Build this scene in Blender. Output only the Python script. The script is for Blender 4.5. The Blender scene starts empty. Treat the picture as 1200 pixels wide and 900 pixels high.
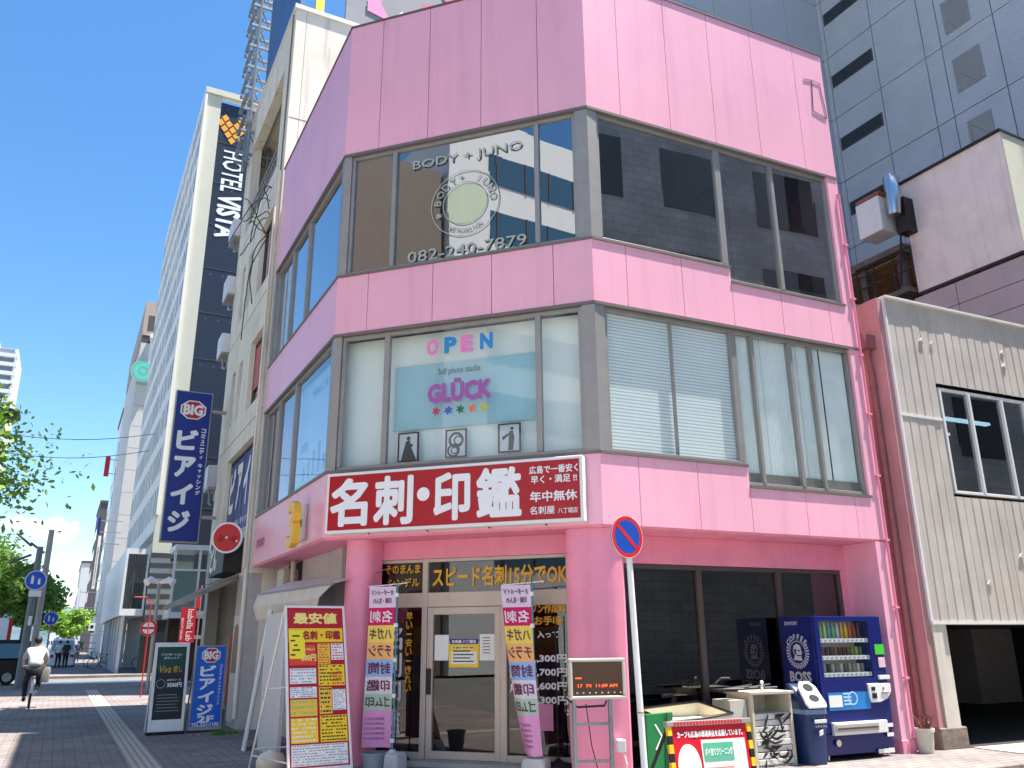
import bpy, bmesh, math, random
from mathutils import Vector, Matrix
rnd = random.Random(7)
R_ = math.radians
sc = bpy.context.scene
COL = sc.collection

# ---------------------------------------------------------------- camera, sky, sun, exposure
EYE = 1.6
FPX, PITCH, ROLL, YAW = 969.8, R_(17.145), R_(-0.46), R_(27.80)
FW = Vector((math.sin(YAW)*math.cos(PITCH), math.cos(YAW)*math.cos(PITCH), math.sin(PITCH)))
RT0 = Vector((math.cos(YAW), -math.sin(YAW), 0)); UP0 = RT0.cross(FW)
RT = math.cos(ROLL)*RT0 + math.sin(ROLL)*UP0
UP = -math.sin(ROLL)*RT0 + math.cos(ROLL)*UP0
cd = bpy.data.cameras.new('camera'); cam = bpy.data.objects.new('camera', cd); COL.objects.link(cam)
cam.matrix_world = Matrix(((RT.x, UP.x, -FW.x, 0), (RT.y, UP.y, -FW.y, 0), (RT.z, UP.z, -FW.z, EYE), (0, 0, 0, 1)))
cd.sensor_width = 36; cd.lens = FPX/1200*36; cd.clip_start = .1; cd.clip_end = 6000
sc.camera = cam
SUN_AZ, SUN_EL = R_(116.5), R_(71.5)      # clockwise from +Y
SD = Vector((math.sin(SUN_AZ)*math.cos(SUN_EL), math.cos(SUN_AZ)*math.cos(SUN_EL), math.sin(SUN_EL)))
sl = bpy.data.lights.new('sun', 'SUN'); sl.energy = 5.0; sl.angle = R_(.53); sl.color = (1, .94, .86)
so = bpy.data.objects.new('sun', sl); COL.objects.link(so); so.location = (30, -20, 60)
so.rotation_euler = (-SD).to_track_quat('-Z', 'Y').to_euler()
sc.view_settings.view_transform = 'Standard'; sc.view_settings.look = 'None'
sc.view_settings.exposure = 1.42; sc.view_settings.gamma = 1.0
sc.view_settings.use_curve_mapping = False
def ray(x, y):
    return (FW*FPX + RT*(x-600) + UP*(450-y)).normalized()
w = bpy.data.worlds.new('World'); sc.world = w; w.use_nodes = True
nt = w.node_tree; nt.nodes.clear(); N = nt.nodes.new; LK = nt.links.new
out = N('ShaderNodeOutputWorld'); bg = N('ShaderNodeBackground'); sky = N('ShaderNodeTexSky')
sky.sky_type = 'NISHITA'; sky.sun_disc = False; sky.sun_elevation = SUN_EL; sky.sun_rotation = SUN_AZ
sky.air_density = 1.0; sky.dust_density = .6; sky.ozone_density = 1.5; sky.altitude = 50
bg.inputs['Strength'].default_value = .112
hs = N('ShaderNodeHueSaturation'); hs.inputs['Saturation'].default_value = 1.32; hs.inputs['Value'].default_value = 1.0
wm = N('ShaderNodeMix'); wm.data_type = 'RGBA'; wm.blend_type = 'MULTIPLY'; wm.inputs['Factor'].default_value = 1
LK(sky.outputs[0], wm.inputs['A']); wm.inputs['B'].default_value = (.92, .91, .88, 1); LK(wm.outputs['Result'], hs.inputs['Color'])
tc = N('ShaderNodeTexCoord')
def cloud(col_in, dirv, sx, sz, scale, amount):
    az = math.atan2(dirv.x, dirv.y)
    mp = N('ShaderNodeMapping'); mp.vector_type = 'TEXTURE'
    LK(tc.outputs['Generated'], mp.inputs['Vector'])
    mp.inputs['Location'].default_value = dirv; mp.inputs['Rotation'].default_value = (0, 0, -az)
    mp.inputs['Scale'].default_value = (sx, 1, sz)
    ln = N('ShaderNodeVectorMath'); ln.operation = 'LENGTH'; LK(mp.outputs[0], ln.inputs[0])
    nz = N('ShaderNodeTexNoise'); nz.inputs['Scale'].default_value = scale; nz.inputs['Detail'].default_value = 7
    nz.inputs['Roughness'].default_value = .62
    LK(tc.outputs['Generated'], nz.inputs['Vector'])
    m1 = N('ShaderNodeMath'); m1.operation = 'MULTIPLY_ADD'; LK(nz.outputs[0], m1.inputs[0]); m1.inputs[1].default_value = 2.6
    m1.inputs[2].default_value = -.55
    m2 = N('ShaderNodeMath'); m2.operation = 'SUBTRACT'; LK(m1.outputs[0], m2.inputs[0]); LK(ln.outputs['Value'], m2.inputs[1])
    mr = N('ShaderNodeMapRange'); mr.interpolation_type = 'SMOOTHSTEP'
    mr.inputs['From Min'].default_value = -.15; mr.inputs['From Max'].default_value = .55; mr.inputs['To Max'].default_value = amount
    LK(m2.outputs[0], mr.inputs['Value'])
    mx = N('ShaderNodeMix'); mx.data_type = 'RGBA'; LK(mr.outputs[0], mx.inputs['Factor']); LK(col_in, mx.inputs['A'])
    mx.inputs['B'].default_value = (5.6, 5.7, 5.9, 1)
    return mx.outputs['Result']
c_ = cloud(hs.outputs[0], ray(62, 621), .055, .017, 38, .95)
c_ = cloud(c_, ray(80, 705), .05, .02, 30, .3)
LK(c_, bg.inputs['Color']); LK(bg.outputs[0], out.inputs['Surface'])

# ---------------------------------------------------------------- frames: O + u*U + v*V + d*N
EYEV = Vector((0, 0, EYE))
class Fr:
    def __init__(s, O, U, V=(0, 0, 1), Nn=None):
        s.O = Vector(O); s.U = Vector(U).normalized(); s.V = Vector(V).normalized()
        s.N = Vector(Nn).normalized() if Nn is not None else s.U.cross(s.V).normalized()
    def P(s, u, v, d=0): return s.O + s.U*u + s.V*v + s.N*d
    def px(s, x, y, d=0):
        q = ray(x, y); t = (s.P(0, 0, d)-EYEV).dot(s.N)/q.dot(s.N); p = EYEV+q*t-s.O
        return p.dot(s.U), p.dot(s.V)
    def at(s, u, v, d=0): return Fr(s.P(u, v, d), s.U, s.V, s.N)
def rotfr(O, deg):        # a frame on the ground whose normal faces -Y, turned by deg
    a = R_(deg); return Fr(O, (math.cos(a), math.sin(a), 0))
def gnd(x, y, z=0):
    q = ray(x, y); return EYEV+q*((z-EYE)/q.z)
def atY(x, y, Y): q = ray(x, y); return EYEV+q*(Y/q.y)
def atX(x, y, X): q = ray(x, y); return EYEV+q*(X/q.x)

# ---------------------------------------------------------------- mesh collector
ROOT = {}
_tx = {}
def glyphs(s, bold):
    k = (s, bold)
    if k not in _tx:
        c = bpy.data.curves.new('lettering_source', 'FONT'); c.body = s; c.size = 1; c.offset = bold; c.resolution_u = 2; c.fill_mode = 'FRONT'
        o = bpy.data.objects.new('lettering_source', c); COL.objects.link(o)
        bpy.context.view_layer.update()
        dg = bpy.context.evaluated_depsgraph_get(); m = bpy.data.meshes.new_from_object(o.evaluated_get(dg))
        vs = [tuple(v.co) for v in m.vertices]; fs = [tuple(p.vertices) for p in m.polygons]
        bpy.data.objects.remove(o); bpy.data.curves.remove(c); bpy.data.meshes.remove(m)
        _tx[k] = (vs, fs)
    return _tx[k]
class MB:
    def __init__(s): s.v = []; s.f = []; s.m = []; s.k = 0; s.lay = 1
    def mat(s, k): s.k = k; return s
    def add(s, vs, fs):
        b = len(s.v); s.v += [Vector(p) for p in vs]
        for f in fs: s.f.append(tuple(i+b for i in f)); s.m.append(s.k)
        return s
    def box(s, fr, u0, u1, v0, v1, d0, d1):
        p = [fr.P(u, v, d) for d in (d0, d1) for v in (v0, v1) for u in (u0, u1)]
        return s.add(p, [(0, 2, 3, 1), (4, 5, 7, 6), (0, 1, 5, 4), (2, 6, 7, 3), (0, 4, 6, 2), (1, 3, 7, 5)])
    def quad(s, fr, u0, u1, v0, v1, d): return s.add([fr.P(u0, v0, d), fr.P(u1, v0, d), fr.P(u1, v1, d), fr.P(u0, v1, d)], [(0, 1, 2, 3)])
    def prism(s, fr, poly, d0, d1):       # poly = [(u,v)...] counter-clockwise seen from outside
        n = len(poly); a = [fr.P(u, v, d0) for u, v in poly]; b = [fr.P(u, v, d1) for u, v in poly]
        return s.add(a+b, [tuple(range(n-1, -1, -1)), tuple(range(n, 2*n))]+[(i, (i+1) % n, n+(i+1) % n, n+i) for i in range(n)])
    def column(s, pts, z0, z1):           # pts = world (x,y) counter-clockwise from above
        return s.prism(Fr((0, 0, 0), (1, 0, 0), (0, 1, 0)), pts, z0, z1)
    def tube(s, pts, r, n=8, cap=True):
        pts = [Vector(p) for p in pts]; rs = r if isinstance(r, (list, tuple)) else [r]*len(pts)
        rings = []; a = None
        for i, p in enumerate(pts):
            t = (pts[min(i+1, len(pts)-1)]-pts[max(i-1, 0)]).normalized()
            if a is None: a = t.orthogonal().normalized()
            a = (a-t*a.dot(t)); a = a.normalized() if a.length > 1e-6 else t.orthogonal().normalized()
            b = t.cross(a)
            rings.append([p+(a*math.cos(2*math.pi*k/n)+b*math.sin(2*math.pi*k/n))*rs[i] for k in range(n)])
        fs = [(i*n+k, i*n+(k+1) % n, (i+1)*n+(k+1) % n, (i+1)*n+k) for i in range(len(pts)-1) for k in range(n)]
        if cap: fs += [tuple(range(n-1, -1, -1)), tuple(range((len(pts)-1)*n, len(pts)*n))]
        return s.add([v for g in rings for v in g], fs)
    def lathe(s, O, prof, n=20, axis=None):   # prof = [(r,h)...] upward
        O = Vector(O); ax = Vector(axis).normalized() if axis else Vector((0, 0, 1)); a = ax.orthogonal().normalized(); b = ax.cross(a)
        vs = [O+ax*h+(a*math.cos(2*math.pi*k/n)+b*math.sin(2*math.pi*k/n))*r for r, h in prof for k in range(n)]
        fs = [(i*n+k, i*n+(k+1) % n, (i+1)*n+(k+1) % n, (i+1)*n+k) for i in range(len(prof)-1) for k in range(n)]
        fs += [tuple(range(n-1, -1, -1)), tuple(range((len(prof)-1)*n, len(prof)*n))]
        return s.add(vs, fs)
    def disc(s, fr, u, v, r, d, n=28, ru=None, d0=None):
        ru = ru or r; poly = [(u+ru*math.cos(2*math.pi*k/n), v+r*math.sin(2*math.pi*k/n)) for k in range(n)]
        if d0 is not None: return s.prism(fr, poly, d0, d)
        return s.add([fr.P(a, b, d) for a, b in poly], [tuple(range(n))])
    def ring(s, fr, u, v, r0, r1, d, n=36, ru=1):
        vs = []
        for k in range(n):
            c, q = math.cos(2*math.pi*k/n), math.sin(2*math.pi*k/n)
            vs += [fr.P(u+r0*c*ru, v+r0*q, d), fr.P(u+r1*c*ru, v+r1*q, d)]
        return s.add(vs, [(2*k, 2*k+1, (2*k+3) % (2*n), (2*k+2) % (2*n)) for k in range(n)])
    def text(s, t, fr, u, v, d, w=None, h=None, bold=0.0, mirror=False, shear=0, rot=0):
        vs, fs = glyphs(t, 0)
        if not vs: return s
        x0 = min(p[0] for p in vs); x1 = max(p[0] for p in vs); y0 = min(p[1] for p in vs); y1 = max(p[1] for p in vs)
        kw = w/(x1-x0) if w else None; kh = h/max(y1-y0, 1e-6) if h else None
        if kw is None: kw = kh
        if kh is None: kh = kw
        cx, cy = (x0+x1)/2, (y0+y1)/2; ca, sa = math.cos(rot), math.sin(rot)
        if bold: kw *= (x1-x0)/(x1-x0+2*bold); kh *= (y1-y0)/(y1-y0+2*bold)
        offs = [(0, 0)] if bold <= 0 else ([(-1, -1), (1, 1), (-1, 1), (1, -1)] if bold < .025 else [(0, 0), (1, 0), (-1, 0), (0, 1), (0, -1), (.75, .75), (-.75, .75), (.75, -.75), (-.75, -.75)])
        for i, (ox, oy) in enumerate(offs):       # heavier strokes: the letter repeated a hair apart
            P = []
            for p in vs:
                a = (p[0]-cx+ox*bold)*kw; b = (p[1]-cy+oy*bold)*kh; a += shear*b
                if mirror: a = -a
                P.append(fr.P(u+a*ca-b*sa, v+a*sa+b*ca, d+i*.0002*s.lay))
            s.add(P, [f[::-1] for f in fs] if mirror else fs)
        return s
    def vtext(s, t, fr, u, v_top, d, w, h, gap=.1, bold=0.0, mirror=False):
        for i, ch in enumerate(t):
            if ch.strip(): s.text(ch, fr, u, v_top-h/2-i*h*(1+gap), d, w, h if ch not in 'ー・' else h*.2, bold, mirror)
        return s
    def arctext(s, t, fr, u, v, r, a0, a1, d, h, bold=0.0, ru=1):
        n = len(t)
        for i, ch in enumerate(t):
            if ch.strip():
                a = R_(a0+(a1-a0)*(i/(n-1)))
                s.text(ch, fr, u+r*math.cos(a)*ru, v+r*math.sin(a), d, None, h if ch not in '+*' else h*.6, bold, rot=a-math.pi/2)
        return s
    def sphere(s, c, r, nu=14, nv=9):
        c = Vector(c); r = r if isinstance(r, (tuple, list)) else (r, r, r); vs = []
        for j in range(nv+1):
            th = math.pi*j/nv
            for i in range(nu):
                ph = 2*math.pi*i/nu
                vs.append(c+Vector((r[0]*math.sin(th)*math.cos(ph), r[1]*math.sin(th)*math.sin(ph), -r[2]*math.cos(th))))
        return s.add(vs, [(j*nu+i, j*nu+(i+1) % nu, (j+1)*nu+(i+1) % nu, (j+1)*nu+i) for j in range(nv) for i in range(nu)])
    def build(s, name, mats, parent=None, smooth=None, bevel=0, **tags):
        me = bpy.data.meshes.new(name)
        inv = ROOT[parent.name].inverted() if parent is not None and parent.name in ROOT else Matrix()
        me.from_pydata([inv @ p for p in s.v], [], s.f)
        for m in (mats if isinstance(mats, (list, tuple)) else [mats]): me.materials.append(m)
        if any(s.m): me.polygons.foreach_set('material_index', s.m)
        if smooth:
            me.polygons.foreach_set('use_smooth', [True]*len(s.f)); me.set_sharp_from_angle(angle=R_(smooth))
        me.update()
        o = bpy.data.objects.new(name, me); COL.objects.link(o)
        if parent is not None:
            o.parent = parent; ROOT[o.name] = ROOT.get(parent.name, Matrix())
        if bevel:
            b = o.modifiers.new('bevel', 'BEVEL'); b.width = bevel; b.segments = 2; b.limit_method = 'ANGLE'; b.angle_limit = R_(40)
        for k, val in tags.items(): o[k] = val
        return o
def thing(name, label, cat, loc=(0, 0, 0), rz=0, group=None):
    o = bpy.data.objects.new(name, None); COL.objects.link(o); o.location = loc; o.rotation_euler = (0, 0, rz)
    o.empty_display_size = .2
    o['label'] = label; o['category'] = cat
    if group: o['group'] = group
    ROOT[o.name] = Matrix.Translation(Vector(loc)) @ Matrix.Rotation(rz, 4, 'Z')
    return o
def tag(o, label, cat, group=None):
    o['label'] = label; o['category'] = cat
    if group: o['group'] = group
    return o
def struct(o): o['kind'] = 'structure'; return o
def kid(p, stem): return [o for o in COL.objects if o.parent == p and o.name.split('.')[0] == stem][0]
def copy_tree(o, parent=None):
    c = o.copy(); COL.objects.link(c); c.parent = parent
    for ch in [x for x in COL.objects if x.parent == o]: copy_tree(ch, c)
    return c

# ---------------------------------------------------------------- materials
def srgb(r, g, b):
    f = lambda c: (c/255/12.92) if c/255 <= .04045 else ((c/255+.055)/1.055)**2.4
    return (f(r), f(g), f(b), 1)
def mat(name, col, rough=.6, metal=0, spec=.5, vary=0, vscale=3, bump=0, bscale=40, streak=0, dirt=None, emit=None, coat=0):
    m = bpy.data.materials.new(name); m.use_nodes = True; n = m.node_tree; b = n.nodes['Principled BSDF']
    b.inputs['Base Color'].default_value = col; b.inputs['Roughness'].default_value = rough; b.inputs['Metallic'].default_value = metal
    b.inputs['Specular IOR Level'].default_value = spec
    if coat: b.inputs['Coat Weight'].default_value = coat; b.inputs['Coat Roughness'].default_value = .1
    if emit: b.inputs['Emission Color'].default_value = col; b.inputs['Emission Strength'].default_value = emit
    geo = n.nodes.new('ShaderNodeNewGeometry'); cur = None
    def noise(scale, detail, stretch=(1, 1, 1)):
        mp = n.nodes.new('ShaderNodeMapping'); n.links.new(geo.outputs['Position'], mp.inputs['Vector']); mp.inputs['Scale'].default_value = stretch
        t = n.nodes.new('ShaderNodeTexNoise'); n.links.new(mp.outputs[0], t.inputs['Vector']); t.inputs['Scale'].default_value = scale
        t.inputs['Detail'].default_value = detail; t.inputs['Roughness'].default_value = .6; return t.outputs['Fac']
    def shade(fac, lo, hi, a, bcol):
        nonlocal cur
        mr = n.nodes.new('ShaderNodeMapRange'); mr.inputs['From Min'].default_value = lo; mr.inputs['From Max'].default_value = hi
        n.links.new(fac, mr.inputs['Value'])
        mx = n.nodes.new('ShaderNodeMix'); mx.data_type = 'RGBA'; n.links.new(mr.outputs[0], mx.inputs['Factor'])
        if cur is None: mx.inputs['A'].default_value = a
        else: n.links.new(cur, mx.inputs['A'])
        mx.inputs['B'].default_value = bcol; cur = mx.outputs['Result']
    if vary: shade(noise(vscale, 5), .3, .75, tuple(min(1, c*(1+vary*.6)) for c in col[:3])+(1,), tuple(c*(1-vary) for c in col[:3])+(1,))
    if streak:
        mr_c = dirt or tuple(c*.55 for c in col[:3])+(1,)
        fac = noise(1.0, 6, (5, 5, .28))
        mr = n.nodes.new('ShaderNodeMapRange'); mr.inputs['From Min'].default_value = .52; mr.inputs['From Max'].default_value = .8; mr.inputs['To Max'].default_value = streak
        n.links.new(fac, mr.inputs['Value'])
        mx = n.nodes.new('ShaderNodeMix'); mx.data_type = 'RGBA'; n.links.new(mr.outputs[0], mx.inputs['Factor'])
        if cur is None: mx.inputs['A'].default_value = col
        else: n.links.new(cur, mx.inputs['A'])
        mx.inputs['B'].default_value = mr_c; cur = mx.outputs['Result']
    if cur is not None: n.links.new(cur, b.inputs['Base Color'])
    if bump:
        bp = n.nodes.new('ShaderNodeBump'); bp.inputs['Strength'].default_value = bump; bp.inputs['Distance'].default_value = .01
        n.links.new(noise(bscale, 4), bp.inputs['Height']); n.links.new(bp.outputs[0], b.inputs['Normal'])
    return m
def glass(name, tint, refl, rough=0.0, wob=.0, rcol=(1, 1, 1, 1)):
    m = bpy.data.materials.new(name); m.use_nodes = True; n = m.node_tree; n.nodes.clear()
    o = n.nodes.new('ShaderNodeOutputMaterial'); t = n.nodes.new('ShaderNodeBsdfTransparent'); t.inputs[0].default_value = tint
    g = n.nodes.new('ShaderNodeBsdfGlossy'); g.inputs['Roughness'].default_value = rough; g.inputs['Color'].default_value = rcol
    ge = n.nodes.new('ShaderNodeNewGeometry'); dt = n.nodes.new('ShaderNodeVectorMath'); dt.operation = 'DOT_PRODUCT'
    n.links.new(ge.outputs['Incoming'], dt.inputs[0]); n.links.new(ge.outputs['Normal'], dt.inputs[1])
    def mth(op, a, b):
        q = n.nodes.new('ShaderNodeMath'); q.operation = op; n.links.new(a, q.inputs[0])
        if b is not None: q.inputs[1].default_value = b
        return q
    ab = mth('ABSOLUTE', dt.outputs['Value'], None); su = mth('MULTIPLY_ADD', ab.outputs[0], -1); su.inputs[2].default_value = 1
    pw = mth('POWER', su.outputs[0], 5); ma = mth('MULTIPLY_ADD', pw.outputs[0], 1-refl); ma.inputs[2].default_value = refl
    mx = n.nodes.new('ShaderNodeMixShader'); n.links.new(ma.outputs[0], mx.inputs[0]); n.links.new(t.outputs[0], mx.inputs[1]); n.links.new(g.outputs[0], mx.inputs[2])
    n.links.new(mx.outputs[0], o.inputs['Surface'])
    if wob:
        tcn = n.nodes.new('ShaderNodeNewGeometry'); nz = n.nodes.new('ShaderNodeTexNoise'); nz.inputs['Scale'].default_value = .9; nz.inputs['Detail'].default_value = 1
        n.links.new(tcn.outputs['Position'], nz.inputs['Vector'])
        bp = n.nodes.new('ShaderNodeBump'); bp.inputs['Strength'].default_value = wob; bp.inputs['Distance'].default_value = .02
        n.links.new(nz.outputs['Fac'], bp.inputs['Height']); n.links.new(bp.outputs[0], g.inputs['Normal'])
    return m
def brickmat(name, c1, c2, mortar, sx, sz, msize=.012, rough=.8, plane='xy', bump=.3, off=.5, vary=.25):
    m = mat(name, c1, rough); n = m.node_tree; b = n.nodes['Principled BSDF']
    geo = n.nodes.new('ShaderNodeNewGeometry'); cx = n.nodes.new('ShaderNodeSeparateXYZ'); n.links.new(geo.outputs['Position'], cx.inputs[0])
    cb = n.nodes.new('ShaderNodeCombineXYZ')
    n.links.new(cx.outputs[{'x': 0, 'y': 1}[plane[0]]], cb.inputs[0]); n.links.new(cx.outputs[{'y': 1, 'z': 2, 'x': 0}[plane[1]]], cb.inputs[1])
    t = n.nodes.new('ShaderNodeTexBrick'); n.links.new(cb.outputs[0], t.inputs['Vector'])
    t.inputs['Color1'].default_value = c1; t.inputs['Color2'].default_value = c2; t.inputs['Mortar'].default_value = mortar
    t.inputs['Scale'].default_value = 1; t.inputs['Mortar Size'].default_value = msize; t.inputs['Brick Width'].default_value = sx; t.inputs['Row Height'].default_value = sz
    t.inputs['Bias'].default_value = -.1; t.offset = off
    nz = n.nodes.new('ShaderNodeTexNoise'); nz.inputs['Scale'].default_value = .7; nz.inputs['Detail'].default_value = 6; n.links.new(geo.outputs['Position'], nz.inputs['Vector'])
    mr = n.nodes.new('ShaderNodeMapRange'); mr.inputs['To Min'].default_value = 1+vary; mr.inputs['To Max'].default_value = 1-vary; mr.inputs['From Min'].default_value = .3; mr.inputs['From Max'].default_value = .7
    n.links.new(nz.outputs['Fac'], mr.inputs['Value'])
    mu = n.nodes.new('ShaderNodeMix'); mu.data_type = 'RGBA'; mu.blend_type = 'MULTIPLY'; mu.inputs['Factor'].default_value = 1
    n.links.new(t.outputs['Color'], mu.inputs['A']); n.links.new(mr.outputs[0], mu.inputs['B']); n.links.new(mu.outputs['Result'], b.inputs['Base Color'])
    if bump:
        bp = n.nodes.new('ShaderNodeBump'); bp.invert = True; bp.inputs['Strength'].default_value = bump; bp.inputs['Distance'].default_value = .005
        n.links.new(t.outputs['Fac'], bp.inputs['Height']); n.links.new(bp.outputs[0], b.inputs['Normal'])
    return m
M = {}
M['pink'] = mat('pink_panel_paint', srgb(248, 180, 200), .34, spec=.5, vary=.09, vscale=.55, streak=.34, dirt=srgb(206, 136, 164), bump=.02, bscale=3)
M['pink_wall'] = mat('pink_wall_paint', srgb(240, 148, 174), .55, vary=.10, vscale=2, streak=.3, dirt=srgb(190, 110, 140), bump=.08, bscale=30)
M['pink_faded'] = mat('faded_pink_wall', srgb(190, 142, 146), .75, vary=.15, vscale=2, streak=.5, dirt=srgb(150, 105, 105), bump=.2, bscale=25)
M['seam'] = mat('seam_dark', srgb(120, 60, 90), .8)
M['alu'] = mat('aged_aluminium', srgb(158, 154, 150), .42, metal=.35, vary=.1, vscale=4, streak=.2, dirt=srgb(105, 100, 95))
M['alu_beige'] = mat('beige_aluminium', srgb(196, 182, 168), .4, metal=.2, vary=.06, streak=.12, dirt=srgb(140, 128, 118))
M['alu_dark'] = mat('bronze_aluminium', srgb(92, 82, 78), .45, metal=.3, vary=.1)
M['white_metal'] = mat('white_metal', srgb(225, 224, 222), .4, vary=.05, streak=.18, dirt=srgb(160, 155, 150))
M['steel'] = mat('galvanised_steel', srgb(150, 155, 158), .45, metal=.7, vary=.15, vscale=8)
M['chrome'] = mat('bright_steel', srgb(205, 205, 205), .22, metal=.9)
M['black'] = mat('black_plastic', srgb(22, 22, 24), .5)
M['rubber'] = mat('rubber', srgb(26, 26, 27), .8)
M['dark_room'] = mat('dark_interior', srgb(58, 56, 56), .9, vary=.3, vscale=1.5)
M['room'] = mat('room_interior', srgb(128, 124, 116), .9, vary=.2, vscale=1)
M['white'] = mat('white_paint', srgb(232, 232, 230), .5, vary=.03)
M['white_letter'] = mat('white_lettering', srgb(240, 240, 240), .5)
M['black_letter'] = mat('black_lettering', srgb(25, 22, 24), .6)
M['red_sign'] = mat('red_sign_face', srgb(176, 4, 30), .3, vary=.04)
M['red'] = mat('red_paint', srgb(196, 26, 34), .45, vary=.08)
M['navy'] = mat('navy_sign_face', srgb(12, 34, 128), .35, vary=.05)
M['blue'] = mat('blue_sign_face', srgb(20, 98, 205), .35, vary=.05)
M['yellow'] = mat('yellow_print', srgb(246, 205, 30), .5, vary=.06, vscale=6)
M['gold'] = mat('gold_lettering', srgb(226, 170, 40), .45, vary=.05)
M['orange'] = mat('orange_print', srgb(240, 150, 50), .6)
M['green'] = mat('green_plastic', srgb(20, 120, 62), .5, vary=.15, vscale=5)
M['asphalt'] = mat('asphalt', srgb(112, 111, 108), .9, vary=.25, vscale=.8, bump=.5, bscale=90)
M['concrete'] = mat('concrete', srgb(168, 164, 156), .85, vary=.18, vscale=2.5, bump=.3, bscale=40, streak=.3)
M['paving'] = brickmat('brick_paving', srgb(140, 126, 122), srgb(116, 112, 112), srgb(84, 80, 80), .3, .15, .010, .85, 'xy', .6, .5, .28)
M['tactile'] = mat('tactile_tile', srgb(186, 176, 162), .85, vary=.15, vscale=4)
M['white_line_sun_strip'] = mat('road_paint_sun_strip', srgb(225, 225, 222), .7, vary=.12, vscale=6)
M['g3'] = glass('mirror_tinted_glass', (.66, .7, .68, 1), .36, 0, .05)
M['g3r'] = glass('grey_tinted_glass', (.55, .59, .6, 1), .42, 0, .05)
M['g2'] = glass('pale_glass', (.94, .98, .98, 1), .06, 0, .05)
M['gl2'] = glass('clear_side_glass', (.85, .9, .94, 1), .22, 0, .05)
M['gl'] = glass('sky_reflecting_glass', (.5, .55, .6, 1), .50, 0, .05)
M['gs'] = glass('shop_glass', (.42, .42, .42, 1), .10, 0, .03)
M['gd'] = glass('dark_window_glass', (.12, .14, .16, 1), .12, .01, .06)
M['gb'] = glass('blue_window_glass', (.12, .2, .26, 1), .28, .01, .06)
# ================================================================ SETTING
LCx, LCy, RCx, RCy = 3.195, 11.975, 6.059, 8.993
LFy = 17.12
FC = Fr((LCx, LCy, 0), (RCx-LCx, RCy-LCy, 0)); WC = math.hypot(RCx-LCx, RCy-LCy)
FR = Fr((RCx, RCy, 0), (1, -.0504, 0)); WR = 5.066
FL = Fr((LCx, LFy, 0), (0, -1, 0)); WL = LFy-LCy
G0 = Fr((0, 0, 0), (1, 0, 0), (0, 1, 0))     # the ground seen from above: u = x, v = y

struct(MB().quad(G0, -900, 900, -300, 2500, -.12).build('ground', M['asphalt']))
def slab(name, x0, x1, y0, y1, m, z=0.0):
    return struct(MB().box(G0, x0, x1, y0, y1, -.115, z).build(name, m))
slab('sidewalk', -4.6, 14, 7.3, 34.6, M['paving'])
slab('sidewalk', -4.6, 60, 49.6, 300, M['paving'])
slab('sidewalk', 14, 60, 7.3, 49.5, M['concrete'], -.02)
for a in ((-4.75, -4.6, 7.3, 34.6), (-4.75, -4.6, 49.6, 300)): struct(MB().box(G0, *a, -.118, .012).build('kerb', M['concrete']))
tp = MB()
for k in range(4): tp.box(G0, 1.10+k*.092, 1.155+k*.092, 8, 34.4, .002, .009)
tp.mat(1); tp.quad(G0, 1.07, 1.46, 8, 34.4, .0035)
struct(tp.build('tactile_path', [M['tactile'], mat('tactile_base', srgb(160, 142, 126), .85, vary=.12)]))
mk = MB()
mk.quad(G0, -20, 12, 43.4, 45.2, -.114)  # white strip painted in for a sunlit band of ground across the street
for k in range(9): mk.quad(G0, -9.5, -6, -14+k*1.15, -13.45+k*1.15, -.114)
for k in range(10): mk.quad(G0, -3.5+k*1.0, -3.0+k*1.0, 2.2, 5.6, -.114)
mk.quad(G0, -9.2, -9.05, 8, 200, -.114)
struct(mk.build('road_marking_sun_strip', M['white_line_sun_strip']))
# distant hill
hb = MB(); npt = 60
for ring in range(6):
    for k in range(npt+1):
        a = R_(-40+80*k/npt); d = 1500+ring*120
        z = (1-abs(ring-3)/3.0)*(86+24*math.sin(k*.55)+14*math.sin(k*1.3+1)+8*math.sin(k*3.1))-2
        hb.v.append(Vector((math.sin(a)*d, math.cos(a)*d, z)))
for ring in range(5):
    for k in range(npt):
        i = ring*(npt+1)+k; hb.f.append((i, i+1, i+npt+2, i+npt+1)); hb.m.append(0)
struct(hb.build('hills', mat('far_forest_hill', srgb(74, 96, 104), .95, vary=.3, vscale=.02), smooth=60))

# ================================================================ PINK CORNER BUILDING
ZR, Z3T, Z3S, Z2T, Z2S, ZS = 11.90, 9.35, 7.107, 6.151, 3.956, 3.02
RSTEP3, RSTEP2 = 6.862, 3.655
pink = thing('corner_building', 'pink panelled three storey corner building with ribbon windows and a cut corner', 'building', (6, 12, 0))
def band(fr, W, segs, z1, seams, extra=None):
    """panels between seams; segs = [(u0,u1,z0)...] the lower edge, z1 the top"""
    m = MB(); g = .005
    cuts = sorted([0, W]+seams)
    for a, b in zip(cuts, cuts[1:]):
        z0 = [s[2] for s in segs if s[0]-.001 <= (a+b)/2 <= s[1]+.001][0]
        m.box(fr, a+(g if a > 0 else 0), b-(g if b < W else 0), z0, z1, -.09, 0)
    m.mat(1)
    for a, b, z0 in segs: m.box(fr, a+.02, b-.02, z0+.01, z1-.01, -.13, -.02)
    return m.build('cladding_band', [M['pink'], M['seam']], pink)
cs = [.62, 1.5, 2.42, 3.37]
band(FC, WC, [(0, WC, Z3T)], ZR, cs); band(FC, WC, [(0, WC, Z2T)], Z3S, [.55, 1.65, 2.6, 3.55]); band(FC, WC, [(0, WC, ZS)], Z2S, [1.2, 2.6])
rs = [FR.px(x, y)[0] for x, y in ((727, 130), (786, 150), (840, 170), (893, 185), (945, 200))]
band(FR, WR, [(0, WR, Z3T)], ZR, rs)
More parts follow.
